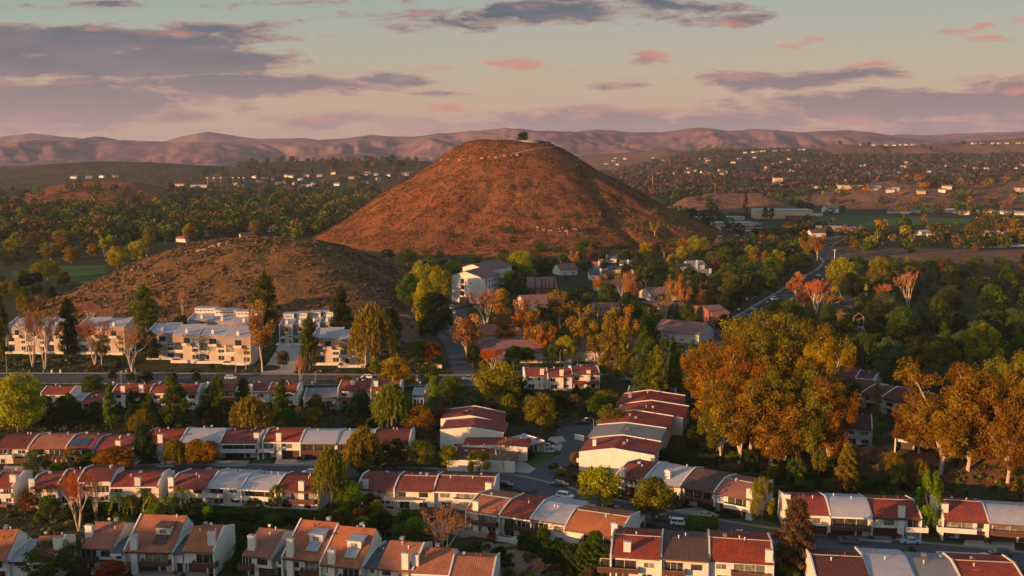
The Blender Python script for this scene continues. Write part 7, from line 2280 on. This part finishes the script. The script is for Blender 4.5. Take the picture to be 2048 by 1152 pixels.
rocks([(80 + i * 17 + gg_.uniform(-5, 5), 722 + gg_.uniform(-4, 4), gg_.uniform(5, 9)) for i in range(5)], 'pale rock on the verge below the far left condos', 'rocks on the verge')
rocks([(1830 + gg_.uniform(0, 180), 955 + gg_.uniform(0, 12), gg_.uniform(3, 6)) for i in range(9)], 'small pale stone in the leaf litter under the right eucalyptus', 'stones in the leaf litter')
# power poles
for (u, v, vt, lb) in ((1305, 378, 352, 'pale mast far behind the right ridge'), (1668, 540, 498, 'slim pole beside the curving road')):
    p = G(u, v); h = top_at(p, vt)
    r = empty('utility_pole', p)
    MB().tube((0, 0, 0), (0, 0, h), .35, .2, 6).build('pole', 'lamp_white', r)
    MB().box(-1.2, 1.2, -.1, .1, h - 1, h - .7).build('crossarm', 'lamp_white', r)
    tag(r, lb, 'pole')

# ------------------------------------------------------------------ far houses
FH = None
def far_house(x, y, rot, w, d, h, label, group, wallm='white', roofm='pink_tile'):
    global FH
    key = (wallm, roofm)
    if FH is None: FH = {}
    if key not in FH:
        wm = MB().prism([(-.5, -.4), (.5, -.4), (.5, 1), (0, 1.5), (-.5, 1)], -.5, .5).mesh('wall'); wm.materials.append(MATS[wallm])
        rm = MB().prism([(-.56, .96), (0, 1.52), (.56, .96), (.56, 1.04), (0, 1.62), (-.56, 1.04)], -.55, .55).mesh('roof'); rm.materials.append(MATS[roofm])
        FH[key] = (wm, rm)
    r = empty('house', (x, y, tz(x, y)), rot, (w, d, h))
    link('wall', FH[key][0], None, r); link('roof', FH[key][1], None, r)
    tag(r, label, 'house', group)
g = random.Random(17)
def far_houses(lst, label, group, sz=(14, 24)):
    for (u, v) in lst:
        p = G(u, v)
        if math.hypot(p.x - CX, p.y - CY) < 250 or (p.y < 900 and p.z > 4): continue
        w = g.uniform(*sz) * (.62 if p.y > 1500 else .8)
        far_house(p.x, p.y, g.uniform(-.6, .6), w, w * .6, 3.4, label, group, g.choice(['grey_white', 'grey_white', 'cream', 'white']), g.choice(['pink_tile', 'pink_tile', 'grey_roof', 'white_roof']))
def line_of(u0, v0, u1, v1, n, jv=1.5, ju=6):
    return [(u0 + (u1 - u0) * i / max(1, n - 1) + g.uniform(-ju, ju), v0 + (v1 - v0) * i / max(1, n - 1) + g.uniform(-jv, jv)) for i in range(n)]
far_houses(line_of(1490, 306, 1605, 300, 12, .5), 'sunlit house in the row on the ridge left of the brown hill', 'houses on the ridge left of the brown hill', (14, 22))
far_houses(line_of(1725, 291, 1830, 291, 8, .5), 'sunlit house on top of the broad brown hill', 'houses on top of the brown hill', (16, 26))
far_houses(line_of(1950, 288, 2048, 287, 7, .5), 'long pale house on the crest at the far right', 'houses on the crest at far right', (16, 28))
far_houses([(g.uniform(1200, 1620), g.uniform(314, 350)) for _ in range(42)], 'small pale house among trees on the distant slope right of the big hill', 'houses on the distant slope')
far_houses([(g.uniform(1620, 2060), g.uniform(325, 352)) for _ in range(40)], 'small pale house among trees below the broad brown hill', 'houses below the broad brown hill')
far_houses([(g.uniform(500, 840), g.uniform(348, 372)) for _ in range(30)], 'small pale house in the valley left of the big hill', 'houses in the left valley')
far_houses([(g.uniform(1620, 2050), g.uniform(356, 392)) for _ in range(14)], 'pale house at the foot of the distant slope', 'houses at the foot of the slope')
far_houses(line_of(150, 357, 230, 354, 4, .6), 'large pale mansion on the dark hill at left', 'mansions on the dark hill', (14, 22))
far_houses(line_of(1790, 425, 2060, 428, 16, 3, 6), 'pale roofed bungalow beyond the school field', 'bungalows beyond the school field', (14, 20))
far_houses(line_of(1960, 470, 2055, 470, 5, 2, 4), 'white bungalow above the brown field', 'bungalows above the brown field', (12, 16))
far_houses([(1845, 470), (1868, 474)], 'tan roofed bungalow behind the orange trees', 'tan bungalows', (16, 20))
far_houses([(g.uniform(60, 560), g.uniform(440, 485)) for _ in range(14)], 'pale roof glimpsed among the left valley woods', 'roofs among the left woods', (12, 18))
for (u, v, w, lb) in ((612, 373, 60, 'long bright warehouse in the left valley'), (480, 370, 44, 'bright domed hall under floodlights at left'), (400, 374, 70, 'long grey warehouse in the left valley'),
                      (360, 372, 50, 'grey sheds left of the floodlit hall'), (1575, 370, 60, 'pink white mall block in the right distance'), (1640, 377, 90, 'long pale mall building beyond the bluff'),
                      (1555, 366, 34, 'tall tan block at the mall'), (1700, 376, 70, 'pale mall building left of the brown knoll'), (2050, 382, 50, 'pale block at the right edge beyond the knoll')):
    p = G(u, v)
    r = empty('warehouse', p)
    w *= .5
    h = 4 if 'tall' not in lb else 10
    MB().box(-w / 2, w / 2, -10, 10, -2, h).build('wall', 'grey_white' if 'bright' in lb else 'cream', r)
    MB().box(-w / 2 - .5, w / 2 + .5, -10.5, 10.5, h + .01, h + .8).build('roof', 'white_roof', r)
    tag(r, lb, 'building')
for u in (466, 478, 487, 415, 428, 442):
    p = G(u, 372); h = 17
    r = empty('floodlight', p)
    MB().tube((0, 0, 0), (0, 0, h), .22, .15, 6).build('pole', 'metal_grey', r)
    MB().box(-2, 2, -.3, .3, h, h + 1.6).build('lamp_bank', 'lamp_white', r)
    tag(r, 'floodlight mast beside the halls in the left valley', 'floodlight', 'floodlights in the left valley')

# ------------------------------------------------------------------ air
HAZE = True
if HAZE:
    me = bpy.data.meshes.new('haze')
    mb = MB().box(-9000, 9000, -600, 12400, -14, 345)
    o = mb.build('haze', None)
    m = bpy.data.materials.new('haze'); m.use_nodes = True
    nt = NT(m.node_tree)
    m.node_tree.nodes.remove(m.node_tree.nodes['Principled BSDF'])
    out = [n for n in m.node_tree.nodes if n.type == 'OUTPUT_MATERIAL'][0]
    vol = nt.n('ShaderNodeVolumePrincipled', {'Color': (.72, .78, 1.0, 1), 'Density': 3.6e-5, 'Anisotropy': 0.1})
    nt.t.links.new(vol.outputs[0], out.inputs['Volume'])
    o.data.materials.append(m)
    tag(o, 'thin evening haze over the whole valley', 'haze', kind='stuff')
